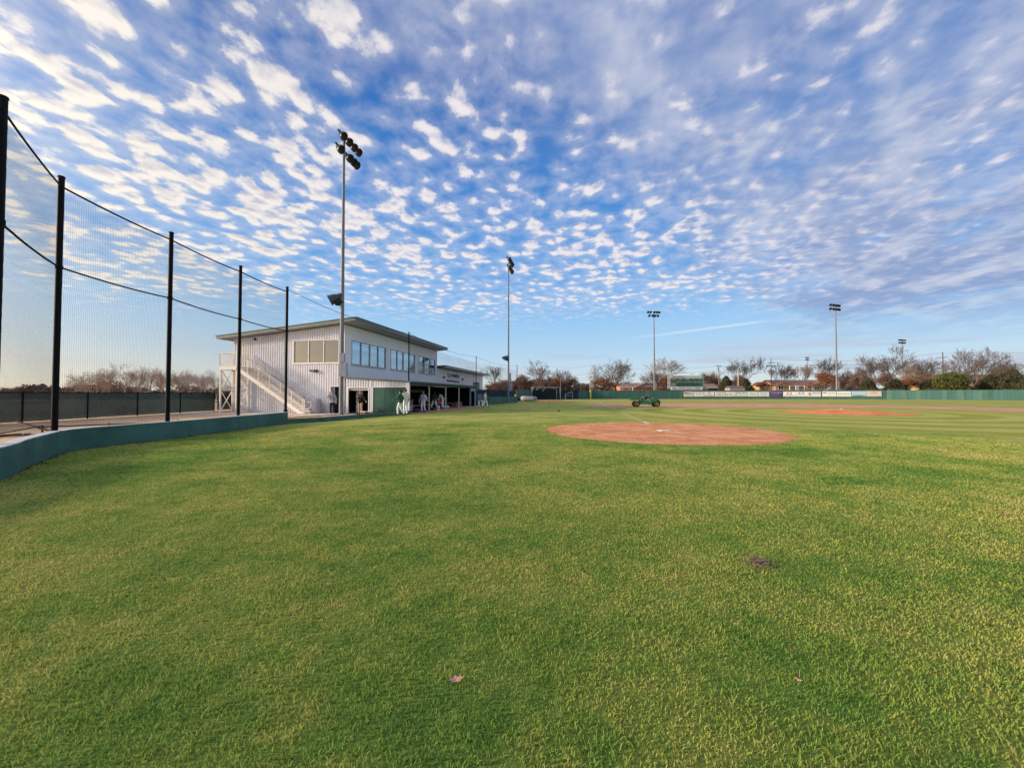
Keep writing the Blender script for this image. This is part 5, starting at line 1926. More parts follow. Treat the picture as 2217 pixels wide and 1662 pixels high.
# parked cars glimpsed over the fence
def car(px, Y, label, paint, L=4.6, h=1.5, ztop=None, rot=0.0):
    X = Xat(px, Y)
    z0 = terrain_z(X, Y)
    o = thing('parked_car', label, 'car', (X, Y, z0 + 0.02), rot, group='cars parked beyond the outfield fence')
    k = h / 1.5
    sec = [(-.5, .35), (-.5, .75), (-.47, .88), (-.34, .92), (-.24, 1.38), (-.14, 1.5), (.12, 1.5), (.2, 1.4), (.31, .98), (.46, .84), (.5, .7), (.5, .35)]
    m = MB()
    vs = []
    for y, ins in ((-.9, 0), (-.82, .06), (.82, .06), (.9, 0)):
        pass
    m.prism([(x * L, -.88, z * k) for x, z in sec if z <= 1.0] , (0, 1.76, 0))
    m.prism([(-.34 * L, -.74, .9 * k), (-.24 * L, -.66, 1.38 * k), (-.14 * L, -.64, 1.5 * k), (.12 * L, -.64, 1.5 * k), (.2 * L, -.66, 1.4 * k), (.31 * L, -.74, .95 * k)], (0, 1.36, 0))
    m.build('body', paint, o, bevel=0.05)
    MB().prism([(-.29 * L, -.78, .98 * k), (-.225 * L, -.76, 1.34 * k), (.165 * L, -.76, 1.36 * k), (.265 * L, -.78, 1.0 * k)], (0, 1.54, 0)).build('side_glass', M_DARKGLASS, o)
    for sx in (-.31, .31):
        for sy in (-.86, .68):
            w_ = MB().lathe((sx * L, sy, .33), (0, 1, 0), [(0, .28), (.03, .33), (.16, .33), (.19, .28)], 16).build('wheel', M_TYRE, o, smooth=True)
            MB().lathe((sx * L, sy - .012 if sy < 0 else sy + .2, .33), (0, 1, 0), [(0, .19), (.01, .19)], 12).build('rim', M_STEEL, w_)
    for sy in (-.7, .5):
        MB().box(.5 * L - .02, .5 * L + .02, sy, sy + .25, .62 * k, .76 * k).build('headlight', M_TRIM, o)
    return o


car(1803.5, 130, 'silver car parked beyond the fence, left of the central floodlight pole', mat('silver_paint', (.42, .47, .55, 1), .3, .5), 4.8, 1.75, rot=0.05)
car(1791, 142, 'dark car parked behind the silver one beside the rust coloured tree', mat('dark_paint', (.05, .055, .07, 1), .3, .3), 4.6, 1.6)
car(1837, 140, 'dark grey car parked between the low brown trees', mat('dark_paint2', (.07, .07, .085, 1), .3, .3), 4.6, 1.6)
car(1864, 135, 'maroon car parked at the edge of the evergreen hedge', mat('maroon_paint', (.16, .05, .08, 1), .3, .3), 4.6, 1.75)


# ------------------------------------------------------------------ trees
def branches(seed, H, W, kind='round', depth=5, trunk=0.28, tr=0.30, minr=0.021):
    """returns (trunk verts/faces, crown verts/faces, tip points)"""
    g = random.Random(seed)
    tv, tf, cv, cf, tips = [], [], [], [], []

    def seg(vs, fs, a, b, r0, r1, n=4):
        d = (b - a)
        if d.length < 1e-4: return
        d.normalize()
        u = Vector((0, 0, 1)) if abs(d.z) < 0.9 else Vector((1, 0, 0))
        x = d.cross(u).normalized()
        y = d.cross(x)
        o = len(vs)
        for q, r in ((a, r0), (b, r1)):
            for i in range(n):
                t = 2 * math.pi * i / n
                vs.append(tuple(q + (x * math.cos(t) + y * math.sin(t)) * r))
        for i in range(n): fs.append((o + i, o + (i + 1) % n, o + n + (i + 1) % n, o + n + i))

    th = H * trunk
    p = Vector((0, 0, 0))
    q = Vector((g.uniform(-.03, .03) * H, 0, th))
    seg(tv, tf, p, q * 0.5, tr * 1.25, tr, 8)
    seg(tv, tf, q * 0.5, q, tr, tr * .85, 8)

    def grow(p, d, L, r, lev):
        n = 3
        pts = [p]
        dd = d.copy()
        rr = r
        for k in range(n):
            dd = (dd + Vector((g.uniform(-1, 1), g.uniform(-1, 1), g.uniform(-.5, .9))) * 0.20).normalized()
            q = pts[-1] + dd * L / n
            r2 = max(minr, r * (1 - 0.5 * (k + 1) / n))
            seg(cv, cf, pts[-1], q, rr, r2, 4 if lev < 3 else 3)
            pts.append(q)
            rr = r2
        tips.append(pts[-1])
        if lev >= depth: return
        nb = {0: 3, 1: 4, 2: 4, 3: 4, 4: 4}.get(lev, 3)
        for i in range(nb):
            k = g.choice((1, 2, 3, 3)) if i else 3
            base = pts[k]
            ang = g.uniform(0.35, 0.85) if kind != 'tall' else g.uniform(.25, .6)
            az = g.uniform(0, 2 * math.pi)
            u = dd.cross(Vector((0, 0, 1)))
            if u.length < .1: u = Vector((1, 0, 0))
            u.normalize()
            v = dd.cross(u)
            nd = dd * math.cos(ang) + (u * math.cos(az) + v * math.sin(az)) * math.sin(ang)
            if kind == 'pollard' and lev >= 2: nd = (nd + Vector((g.uniform(-.5, .5), g.uniform(-.5, .5), .7))).normalized()
            nd.z += 0.10
            nd.normalize()
            grow(base, nd, L * g.uniform(0.58, 0.80), rr * g.uniform(.62, .85), lev + 1)

    nl = {'round': 10, 'pollard': 6}.get(kind, 5)
    for i in range(nl):
        az = 2 * math.pi * (i + g.uniform(-.3, .3)) / nl
        el = g.uniform(0.3, 1.35) if kind == 'round' else g.uniform(0.9, 1.4)
        if kind == 'pollard': el = g.uniform(.7, 1.3)
        d = Vector((math.cos(az) * math.cos(el), math.sin(az) * math.cos(el), math.sin(el)))
        grow(q + Vector((0, 0, -g.uniform(0, .25) * th)), d, H * g.uniform(.26, .36), tr * .55, 1)
    # fit the crown to size
    V = np.array(cv)
    TT = np.array([tuple(t) for t in tips])
    s = (H - th) / max(0.1, V[:, 2].max() - th)
    sw = (W / 2) / max(0.1, np.percentile(np.abs(V[:, :2]), 99))
    for A in (V, TT):
        A[:, 2] = th + (A[:, 2] - th) * np.where(A[:, 2] > th, s, 1)
        A[:, 0] = q.x + (A[:, 0] - q.x) * sw
        A[:, 1] *= sw
    return tv, tf, V.tolist(), cf, TT


def leafcloud(pts, n, size, seed, squash=1.0, jitter=0.5):
    g = np.random.default_rng(seed)
    P = np.asarray(pts)
    idx = g.integers(0, len(P), n)
    c = P[idx] + g.normal(0, jitter, (n, 3)) * np.array([1, 1, squash])
    a = g.normal(0, 1, (n, 3))
    a /= np.linalg.norm(a, axis=1)[:, None]
    b = np.cross(a, g.normal(0, 1, (n, 3)))
    b /= np.linalg.norm(b, axis=1)[:, None]
    s = size * (0.5 + g.random(n))[:, None]
    V = np.stack([c - a * s, c + b * s * .6, c + a * s, c - b * s * .6], 1).reshape(-1, 3)
    F = (np.arange(n) * 4)[:, None] + np.arange(4)
    return V, F


def npmesh(name, V, F, material, parent):
    me = bpy.data.meshes.new(name)
    V = np.asarray(V, np.float32)
    me.from_pydata(V.tolist(), [], F.tolist() if hasattr(F, 'tolist') else F)
    me.materials.append(material)
    o = bpy.data.objects.new(name, me)
    COL.objects.link(o)
    o.parent = parent
    return o


CACHE = {}


def proto(kind, var, lt=False):
    """returns list of (name, mesh) for a tree normalised to height 10, width 10"""
    key = (kind, var, lt)
    if key in CACHE: return CACHE[key]
    seed = 100 * sum(map(ord, kind)) + var
    out = []

    def keep(name, V, F, material):
        me = bpy.data.meshes.new(name)
        me.from_pydata([tuple(q) for q in V], [], [tuple(int(i) for i in f) for f in F])
        me.materials.append(material)
        out.append((name, me))
    if kind in ('round', 'tall', 'pollard'):
        bark = {0: M_BARK, 1: M_BARKDK, 2: M_BARKLT}[var % 3] if kind != 'round' else M_BARK
        if lt: bark = mat('warm_haze_bark', (.42, .31, .255, 1), .95, 0, .2, 2)  # lighter bark for left trees; warm light and haze put into the colour
        tv, tf, cv, cf, tips = branches(seed, 10, 10, kind, 5, 0.17 if kind == 'round' else .28, minr=0.011 if lt else 0.017, tr=.30 if kind == 'round' else .22)
        keep('trunk', tv, tf, bark)
        keep('crown', cv, cf, bark)
    elif kind == 'rust' or kind == 'brown':
        tv, tf, cv, cf, tips = branches(seed, 10, 10, 'round', 4, .2, .22)
        keep('trunk', tv, tf, M_BARK)
        keep('branches', cv, cf, M_BARK)
        V, F = leafcloud(tips, 8500, .16, seed, .8, .42)
        keep('crown', V, F, M_RUST if kind == 'rust' else M_BROWNLEAF)
    else:
        g = np.random.default_rng(seed)
        n = 900
        if kind == 'dome':
            u = g.normal(0, 1, (n, 3))
            u /= np.linalg.norm(u, axis=1)[:, None]
            rad = g.uniform(.72, 1.0, n)[:, None]
            P = u * rad * np.array([4.6, 4.6, 5.0]) + np.array([0, 0, 4.7])
            P = P[P[:, 2] > .1]
        else:
            z = g.uniform(0, 1, n) ** 1.2
            ang = g.uniform(0, 6.28, n)
            lob = 1 + .28 * np.sin(ang * 3 + z * 9) + .12 * np.sin(ang * 7)
            rr = (1 - z) ** .65 * 5 * g.uniform(.6, 1, n) * lob
            P = np.stack([rr * np.cos(ang), rr * np.sin(ang), z * 9.8 + .1], 1)
        V, F = leafcloud(P, 14000, .24, seed, 1.0, .30)
        keep('trunk', [(x, y, z) for z in (0, 6) for x in (-.2, .2) for y in (-.2, .2)], [(0, 1, 5, 4), (1, 3, 7, 5), (3, 2, 6, 7), (2, 0, 4, 6)], M_BARKDK)
        keep('crown', V, F, M_OLIVE if kind == 'dome' else M_DKEVER)
    CACHE[key] = out
    return out


KN = {'round': 'bare_tree', 'tall': 'bare_tree', 'pollard': 'bare_tree', 'rust': 'oak_tree', 'brown': 'oak_tree', 'dome': 'evergreen_tree', 'ever': 'evergreen_tree'}


def tree(kind, var, px, ptop, pw, Y, label, rot=None, grp='trees beyond the ball field'):
    X = Xat(px, Y)
    z0 = terrain_z(X, Y)
    H = at(px, ptop, Y).z - z0
    Wd = pw / F_PX * Y
    o = thing(KN[kind], label, 'tree', (X, Y, z0), (px * 0.7) % 6.28 if rot is None else rot, group=grp)
    for name, me in proto(kind, var, px < 600):
        c = bpy.data.objects.new(name, me)
        COL.objects.link(c)
        c.parent = o
    o.scale = (Wd / 10, Wd / 10, H / 10)
    return o


TREES = [
    ('round', 0, 1333, 776, 98, 136, 'big round bare tree with spreading limbs right of the foul pole'),
    ('tall', 0, 1168, 777, 70, 130, 'tall bare tree with leaning limbs above the bullpen'),
    ('tall', 1, 1070, 785, 60, 120, 'bare pinkish tree just right of the building roof end'),
    ('round', 1, 1218, 797, 66, 135, 'low bare tree rising behind the batting cage frame'),
    ('brown', 0, 1130, 812, 62, 118, 'dull brown leafed oak behind the far light pole'),
    ('brown', 1, 1172, 808, 60, 116, 'brown leafed oak directly behind the bullpen screen'),
    ('rust', 0, 1205, 816, 60, 121, 'reddish brown oak behind the short white pole'),
    ('brown', 2, 1236, 815, 44, 126, 'brown oak at the right end of the clump left of the foul pole'),
    ('brown', 1, 1082, 818, 54, 112, 'low brown tree between the building end and the far light pole'),
    ('brown', 0, 1100, 822, 44, 125, 'small brown tree behind the tall dark net post'),
    ('rust', 1, 1303, 816, 46, 129, 'rust leafed oak between the foul pole and the big bare tree'),
    ('rust', 0, 1378, 828, 40, 170, 'low rust coloured tree behind the orange brick house'),
    ('tall', 2, 1443, 771, 88, 150, 'tall slender bare tree right of the left outfield floodlight'),
    ('round', 2, 1420, 800, 64, 152, 'low wide bare tree behind the left outfield floodlight pole'),
    ('rust', 1, 1442, 812, 38, 140, 'rust leafed tree directly left of the scoreboard'),
    ('brown', 2, 1536, 806, 50, 150, 'brown tree just right of the scoreboard'),
    ('round', 1, 1548, 803, 44, 160, 'thin bare tree behind the utility pole right of the scoreboard'),
    ('ever', 0, 1572, 815, 34, 128, 'dark evergreen left of the tan shed'),
    ('ever', 1, 1614, 820, 34, 126, 'dark evergreen at the right side of the tan shed'),
    ('pollard', 0, 1612, 771, 96, 132, 'large heavily pruned bare tree over the tan shed'),
    ('brown', 0, 1600, 812, 54, 138, 'dull brown tree behind the pruned bare tree'),
    ('rust', 2, 1652, 826, 36, 126, 'orange brown tree in front of the house end'),
    ('pollard', 1, 1692, 784, 56, 150, 'knobbly bare tree behind the left end of the tan brick roof'),
    ('pollard', 2, 1737, 785, 68, 152, 'twisted bare tree behind the middle of the tan brick roof'),
    ('tall', 1, 1789, 769, 84, 146, 'tall bare tree left of the central floodlight pole'),
    ('rust', 0, 1786, 802, 62, 122, 'wide orange leafed oak in front of the tan brick house'),
    ('brown', 1, 1829, 806, 52, 150, 'brown tree right of the central floodlight pole'),
    ('round', 0, 1845, 792, 70, 168, 'bare tree behind the low brown trees right of centre'),
    ('brown', 2, 1866, 806, 46, 140, 'brown leafed tree above the maroon car'),
    ('pollard', 0, 1893, 775, 80, 140, 'dark limbed bare tree left of the tallest right hand tree'),
    ('tall', 0, 1931, 746, 92, 145, 'tallest bare tree, left of the distant double light'),
    ('tall', 2, 1964, 784, 50, 158, 'thin bare tree right of the distant double light'),
    ('ever', 2, 1880, 824, 42, 118, 'low dark evergreen at the right end of the banners'),
    ('brown', 0, 1918, 806, 48, 124, 'dull brown tree under the tallest bare tree'),
    ('ever', 0, 1938, 822, 52, 116, 'dark evergreen bush below the distant double light'),
    ('rust', 1, 1962, 818, 46, 119, 'reddish brown bush behind the fence right of the dark evergreen'),
    ('round', 2, 2001, 770, 86, 160, 'fan shaped bare tree left of the far right utility pole'),
    ('brown', 1, 1996, 802, 42, 122, 'flat topped brown evergreen under the fan shaped bare tree'),
    ('ever', 1, 2012, 822, 40, 117, 'dark olive bush left of the round green shrub'),
    ('dome', 0, 2058, 804.5, 58, 112, 'dense round olive green shrub beside the right hand utility pole'),
    ('round', 1, 2110, 749, 128, 128, 'wide spreading bare tree in front of the ochre building'),
    ('brown', 2, 2166, 798, 36, 150, 'brown foliage behind the wide spreading bare tree'),
    ('ever', 2, 2148, 812, 58, 112, 'dark evergreen right of the wide spreading bare tree'),
    ('ever', 0, 2192, 800, 64, 108, 'spiky dark evergreen at the right picture edge'),
    ('ever', 1, 2232, 814, 60, 100, 'dark evergreen cut by the right picture edge'),
    ('round', 2, 2180, 775, 60, 150, 'thin bare tree behind the little flag'),
    # left side
    ('tall', 0, 272, 783, 76, 95, 'tallest bare tree behind the left windscreen fence'),
    ('round', 0, 212, 797, 92, 98, 'wide pinkish bare tree between the second and third net posts'),
    ('tall', 1, 326, 786, 60, 96, 'bare tree just left of the third net post'),
    ('round', 1, 300, 806, 56, 102, 'low bare tree behind the windscreen fence, left of the third net post'),
    ('tall', 2, 410, 796, 50, 92, 'crooked bare tree right of the third net post'),
    ('round', 2, 388, 800, 60, 95, 'dense bare tree right behind the third net post'),
    ('tall', 0, 444, 798, 50, 90, 'bare tree left of the stair tower'),
    ('round', 0, 470, 802, 56, 94, 'bare tree seen through the stair tower'),
    ('pollard', 1, 350, 790, 40, 93, 'bare tree with a forked top by the third net post'),
    ('round', 1, 165, 812, 50, 110, 'low bare tree just right of the second net post'),
    ('tall', 1, 236, 790, 54, 97, 'slim bare tree left of the tallest one on the left side'),
    ('round', 2, 356, 802, 62, 99, 'broad bare tree straight behind the third net post'),
    ('tall', 0, 188, 801, 44, 104, 'bare tree at the left end of the left hand tree row'),
    ('tall', 2, 300, 792, 46, 94, 'slim bare tree right of the tallest one on the left side'),
    ('round', 1, 432, 806, 60, 100, 'low broad bare tree left of the stair tower'),
    ('brown', 0, 60, 836, 60, 170, 'low far tree left of the second net post'),
    ('ever', 1, 92, 832, 40, 150, 'small dark far tree next to the second net post'),
    ('brown', 2, 22, 838, 46, 180, 'low far tree by the left picture edge'),
]
for t in TREES: tree(*t)

# brown brush that fills in behind the fences
def brush(name, label, x0, x1, yfun, h, n, size, material, seed, zb=None):
    g = np.random.default_rng(seed)
    x = g.uniform(x0, x1, n)
    y = np.array([yfun(a) for a in x]) + g.uniform(-3, 3, n)
    base = np.array([terrain_z(a, b) for a, b in zip(x, y)])
    top = h * (0.65 + 0.35 * np.sin(x * .21 + seed) * np.sin(x * .083 + 1) + .15 * np.sin(x * .9))
    z = base + g.random(n) * top
    P = np.stack([x, y, z], 1)
    V, F = leafcloud(P, n, size, seed, 1, .1)
    me = bpy.data.meshes.new(name)
    me.from_pydata(V.tolist(), [], F.tolist())
    me.materials.append(material)
    o = bpy.data.objects.new(name, me)
    COL.objects.link(o)
    tag(o, label, 'undergrowth', kind='stuff')


brush('undergrowth', 'dull reddish brown winter brush filling the space behind the outfield fence', -6, 150, lambda x: 172 if x < 150 else 150, 4.2, 30000, .30, M_BROWNLEAF, 1)
brush('undergrowth', 'dull reddish brown winter brush behind the bullpen end of the fence', -8, 24, lambda x: 122, 3.4, 12000, .24, M_BROWNLEAF, 2)
brush('undergrowth', 'mauve brown brush behind the left windscreen fence', -150, -38, lambda x: 108, 4.4, 40000, .26, mat('mauve_brush', (.24, .155, .13, 1), .95, 0, .3, .5), 3)
brush('undergrowth', 'dark olive hedge running behind the right part of the outfield fence', 92, 115, lambda x: 112 - (x - 92) * .3, 2.6, 16000, .20, M_DKEVER, 4)

# ------------------------------------------------------------------ people
def capsule(m, a, b, r0, r1, n=10):
    a, b = Vector(a), Vector(b)
    d = b - a
    L = d.length
    if L < 1e-5:
        d = Vector((0, 0, 1))
        L = 1e-4
    prof = []
    for k in range(4):
        t = math.pi / 2 * k / 4
        prof.append((-r0 * math.cos(t), r0 * math.sin(t)))
    prof.append((0, r0))
    prof.append((L, r1))
    for k in range(1, 5):
        t = math.pi / 2 * k / 4
        prof.append((L + r1 * math.sin(t), r1 * math.cos(t)))
    m.lathe(a, d, prof, n)


def remeshed(name, m, vox, material, parent):
    me = bpy.data.meshes.new(name)
    me.from_pydata(m.v, [], m.f)
    bm = bmesh.new()
    bm.from_mesh(me)
    bmesh.ops.recalc_face_normals(bm, faces=bm.faces)
    bm.to_mesh(me)
    bm.free()
    o = bpy.data.objects.new(name, me)
    COL.objects.link(o)
    md = o.modifiers.new('r', 'REMESH')
    md.mode = 'VOXEL'
    md.voxel_size = vox
    sm = o.modifiers.new('s', 'SMOOTH')
    sm.iterations = 2
    bpy.context.view_layer.update()
    dg = bpy.context.evaluated_depsgraph_get()
    ne = bpy.data.meshes.new_from_object(o.evaluated_get(dg))
    o.modifiers.clear()
    o.data = ne
    ne.name = name
    ne.materials.clear()
    ne.materials.append(material)
    ne.polygons.foreach_set('use_smooth', [True] * len(ne.polygons))
    o.parent = parent
    return o


BASE = dict(pelvis=(0, 0, .95), chest=(0, 0, 1.30), neck=(0, -.005, 1.48), head=(0, .02, 1.635),
            shL=(-.185, 0, 1.42), shR=(.185, 0, 1.42), elL=(-.25, -.02, 1.15), elR=(.25, -.02, 1.15), wrL=(-.26, .05, .90), wrR=(.26, .05, .90),
            hiL=(-.09, 0, .93), hiR=(.09, 0, .93), knL=(-.115, .02, .50), knR=(.115, .02, .50), anL=(-.12, -.02, .085), anR=(.12, -.02, .085),
            toL=(-.14, .13, .04), toR=(.14, .13, .04))


def person(label, loc, rot, H, pose, top, legs, shoe, cap=None, sleeves='long', hair=M_HAIR, belly=0.0, extras=None, brim=True, head_yaw=0.0):
    J = {k: Vector(v) for k, v in BASE.items()}
    for k, v in pose.items(): J[k] = Vector(v)
    o = thing('person', label, 'person', loc, rot, group='people at the ball field')
    s = H / 1.76
    o.scale = (s, s, s)
    V = Vector
    fw = V((math.sin(head_yaw), math.cos(head_yaw), 0))
    # ---- body
    m = MB()
    mid = J['pelvis'].lerp(J['chest'], .5)

    def torso(m, g):
        for sx in (-1, 1):
            sh, hi = J['shL' if sx < 0 else 'shR'], J['hiL' if sx < 0 else 'hiR']
            capsule(m, J['chest'] + (sh - J['chest']) * .55, hi, .105 + g, .100 + g)
            capsule(m, sh, J['neck'] * .6 + sh * .4 - V((0, 0, .02)), .062 + g, .06 + g)
        capsule(m, J['chest'], J['pelvis'], .125 + g, .120 + g + belly * .6)
        if belly: capsule(m, mid + V((0, belly, 0)), J['pelvis'] + V((0, belly * .8, .06)), .13 + g + belly * .3, .12 + g)

    def arm(m, sx, g, lo=True, up=True):
        a, b, c = (J[k + ('L' if sx < 0 else 'R')] for k in ('sh', 'el', 'wr'))
        if up: capsule(m, a, b, .052 + g, .042 + g)
        if lo: capsule(m, b, c, .041 + g, .028 + g)

    def leg(m, sx, g, g2=None):
        a, b, c = (J[k + ('L' if sx < 0 else 'R')] for k in ('hi', 'kn', 'an'))
        capsule(m, a, b, .088 + g, .056 + g)
        capsule(m, b, c, .056 + g, .038 + (g if g2 is None else g2))
        capsule(m, b.lerp(c, .12), b.lerp(c, .45) - V((0, .015, 0)), .05 + g, .048 + g)

    torso(m, 0)
    for sx in (-1, 1):
        arm(m, sx, 0)
        leg(m, sx, 0)
        an, to = J['anL' if sx < 0 else 'anR'], J['toL' if sx < 0 else 'toR']
        capsule(m, an, to, .04, .032)
        w, e = J['wrL' if sx < 0 else 'wrR'], J['elL' if sx < 0 else 'elR']
        d = (w - e).normalized()
        side = d.cross(V((0, 1, .2))).normalized() if abs(d.y) < .8 else V((1, 0, 0))
        nrm = d.cross(side).normalized()
        palm = w + d * .085
        for k in (-1, 0, 1): capsule(m, w + side * k * .012, palm + side * k * .024, .017, .016, 8)
        for k, fl in enumerate((.060, .072, .068, .052)):
            a_ = palm + side * (-.033 + .022 * k)
            b_ = a_ + d * fl * .5 + nrm * .006
            c_ = b_ + d * fl * .42 + nrm * .022
            capsule(m, a_, b_, .0095, .0085, 8)
            capsule(m, b_, c_, .0085, .007, 8)
        t0_ = w + d * .03 - side * .030
        capsule(m, t0_, t0_ + d * .035 - side * .026, .012, .010, 8)
        capsule(m, t0_ + d * .035 - side * .026, t0_ + d * .062 - side * .028 + nrm * .012, .010, .008, 8)
    capsule(m, J['neck'] - V((0, 0, .04)), J['head'] - V((0, 0, .06)), .056, .052)
    hd = J['head']
    capsule(m, hd + V((0, -.012, .03)), hd + V((0, -.005, .03)), .088, .088, 14)
    capsule(m, hd + fw * .03 - V((0, 0, .055)), hd + fw * .045 - V((0, 0, .075)), .055, .045)
    capsule(m, hd + fw * .085 + V((0, 0, .01)), hd + fw * .104 - V((0, 0, .022)), .011, .015, 8)
    capsule(m, hd + fw * .082 - V((0, 0, .056)) + fw.cross(V((0, 0, 1))) * .016, hd + fw * .082 - V((0, 0, .056)) - fw.cross(V((0, 0, 1))) * .016, .010, .010, 8)
    rt = fw.cross(V((0, 0, 1)))
    for sx in (-1, 1):
        capsule(m, hd + rt * sx * .086 + V((0, 0, .022)), hd + rt * sx * .088 - V((0, 0, .018)), .014, .010, 8)
    remeshed('body', m, .0095, M_SKIN, o)
    for sx in (-1, 1):
        e = MB()
        c = hd + fw * .080 + rt * sx * .032 + V((0, 0, .022))
        capsule(e, c, c + fw * .004, .011, .009, 8)
        e.build('eye', M_BLACK, o, smooth=True)
    # ---- clothes
    m = MB()
    torso(m, .017)
    for sx in (-1, 1): arm(m, sx, .016, lo=(sleeves == 'long'))
    capsule(m, J['neck'] - V((0, 0, .035)), J['neck'] - V((0, 0, .01)), .068, .064)
    remeshed('shirt', m, .012, top, o)
    if sleeves == 'under':
        m = MB()
        for sx in (-1, 1): arm(m, sx, .008, up=False)
        m.build('sleeve', M_BLACK, o, smooth=True)
    m = MB()
    for sx in (-1, 1):
        leg(m, sx, .020, .022)
        capsule(m, J['hiL' if sx < 0 else 'hiR'] + V((0, 0, .05)), J['hiL' if sx < 0 else 'hiR'], .112, .108)
    capsule(m, J['pelvis'] + V((0, 0, .02)), J['pelvis'] - V((0, 0, .03)), .132, .12)
    remeshed('trousers', m, .012, legs, o)
    for sx in (-1, 1):
        m = MB()
        an, to = J['anL' if sx < 0 else 'anR'], J['toL' if sx < 0 else 'toR']
        capsule(m, an - V((0, .03, .02)), to, .052, .042)
        capsule(m, an + V((0, 0, .03)), an, .05, .05)
        m.build('shoe', shoe, o, smooth=True)
    if cap is not None:
        m = MB()
        c = hd + V((0, -.012, .055))
        m.lathe(c, (0, 0, 1), [(-.015, .098), (.02, .099), (.05, .088), (.075, .06), (.088, .02), (.089, 0)], 18)
        if brim:
            q = []
            for i in range(9):
                t = -1.2 + 2.4 * i / 8
                q.append(c + fw * (.085 + .085 * math.cos(t)) + rt * (.082 * math.sin(t)) + V((0, 0, -.012 - .01 * math.cos(t))))
            m.prism(q, (0, 0, .010))
        m.build('cap', cap, o, smooth=True)
    m = MB()
    c = hd + V((0, -.022, .03)) - fw * .008
    m.lathe(c, (0, 0, 1), [(-.065, .070), (-.03, .088), (.02, .094), (.06, .080), (.088, .04), (.092, 0)] if cap is None else [(-.065, .066), (-.03, .084), (.0, .092), (.02, .092)], 16)
    m.build('hair', hair, o, smooth=True)
    if extras: extras(o, J)
    return o


C_GREY = mat('grey_sweatshirt', (.40, .40, .44, 1), .9, 0, .06, 12)
C_BLACK = mat('black_jacket', (.010, .011, .015, 1), .8, 0, .1, 12)
C_KHAKI = mat('khaki_cloth', (.42, .30, .20, 1), .9, 0, .06, 12)
C_GREEN = mat('green_jersey', (.012, .110, .045, 1), .8, 0, .1, 12)
C_DKGREEN = mat('dark_green_shirt', (.006, .032, .026, 1), .8, 0, .1, 12)
C_WHITE = mat('white_trousers', (.84, .84, .88, 1), .9, 0, .05, 12)
C_CREAM = mat('cream_jersey', (.80, .70, .54, 1), .9, 0, .05, 12)
C_BLUE = mat('faded_blue_jersey', (.16, .20, .42, 1), .9, 0, .12, 12)
C_LILAC = mat('pale_grey_hoodie', (.62, .63, .76, 1), .9, 0, .08, 12)
C_NAVY = mat('dark_trousers', (.012, .013, .02, 1), .9, 0, .1, 12)
C_CAPG = mat('dark_green_cap', (.012, .045, .03, 1), .8)
C_CAPGREY = mat('grey_cap', (.20, .21, .22, 1), .8)
S_WHITE = mat('white_shoes', (.6, .6, .6, 1), .6)


def straps(o, J):
    m = MB()
    for sx in (-1, 1):
        m.path([J['chest'] + Vector((sx * .12, -.12, -.25)), J['chest'] + Vector((sx * .13, -.10, .15)), J['chest'] + Vector((sx * .12, .10, .14)), J['chest'] + Vector((sx * .13, .145, -.05)), J['chest'] + Vector((sx * .16, .10, -.24))], .018, 6)
    m.build('backpack_strap', M_BLACK, o)
    MB().box(-.15, .15, -.30, -.14, 1.0, 1.42).build('backpack', mat('backpack_dark', (.02, .025, .06, 1)), o, bevel=.03)


def chest_text(o, J):
    straps(o, J)
    M = Matrix(((-1, 0, 0, 0), (0, 0, 1, .150), (0, 1, 0, 1.27), (0, 0, 0, 1)))
    letters('CAMP', 'lettering', M_BLUEINK, o, M, .19, .07, .006)


face_cam = math.pi          # facing the camera
p = at(719, 897, 28.75)
person('person in grey sweatshirt and dark trousers, hand raised to cap, by the side door', (p.x, 28.75, 0.0), face_cam + .15, 1.66,
       dict(elR=(.36, .03, 1.30), wrR=(.19, .12, 1.58), elL=(-.30, .03, 1.16), wrL=(-.31, .12, .93), knL=(-.13, .04, .5), anL=(-.15, 0, .085)),
       C_GREY, C_NAVY, S_WHITE, C_CAPGREY, extras=chest_text, head_yaw=-.5)
# facing the camera: the viewer's left is the person's right
p = at(780, 897, 28.0)
person('person in black jacket and khaki trousers before the roll door', (p.x, 28.0, 0.0), face_cam - .25, 1.68,
       dict(elR=(.30, .04, 1.22), wrR=(.10, .24, 1.30), elL=(-.36, .04, 1.18), wrL=(-.52, .12, 1.02)),
       C_BLACK, C_KHAKI, C_BLACK, None, belly=.05, head_yaw=.2)
p = gnd(867, 899)
person('person in green jersey and white trousers striding left with one arm held out', (p.x, p.y, 0.0), math.radians(80), 1.72,
       dict(elL=(-.24, .16, 1.20), wrL=(-.24, .42, 1.10), elR=(.26, -.10, 1.16), wrR=(.26, .05, .98), knL=(-.10, .16, .52), anL=(-.10, .14, .085), toL=(-.10, .30, .04), knR=(.10, .02, .50), anR=(.10, -.22, .085), toR=(.10, -.07, .04)),
       C_GREEN, C_WHITE, C_BLACK, C_CAPG, sleeves='under', head_yaw=.3,
       extras=lambda o, J: MB().lathe(J['neck'] - Vector((0, 0, .05)), (0, .1, 1), [(0, .075), (.09, .078), (.12, .07)], 14).build('neck_gaiter', M_BLACK, o, smooth=True))
p = gnd(876.5, 897.6)
person('tall person in cream jersey and white trousers just behind the person in green', (p.x + .05, p.y, 0.0), math.radians(60), 1.80,
       dict(elL=(-.25, .06, 1.14), wrL=(-.24, .18, .93), elR=(.27, -.04, 1.14), wrR=(.30, .06, .92)),
       C_CREAM, C_WHITE, C_BLACK, C_CAPG, sleeves='under', head_yaw=.5)
p = gnd(916, 891.6)
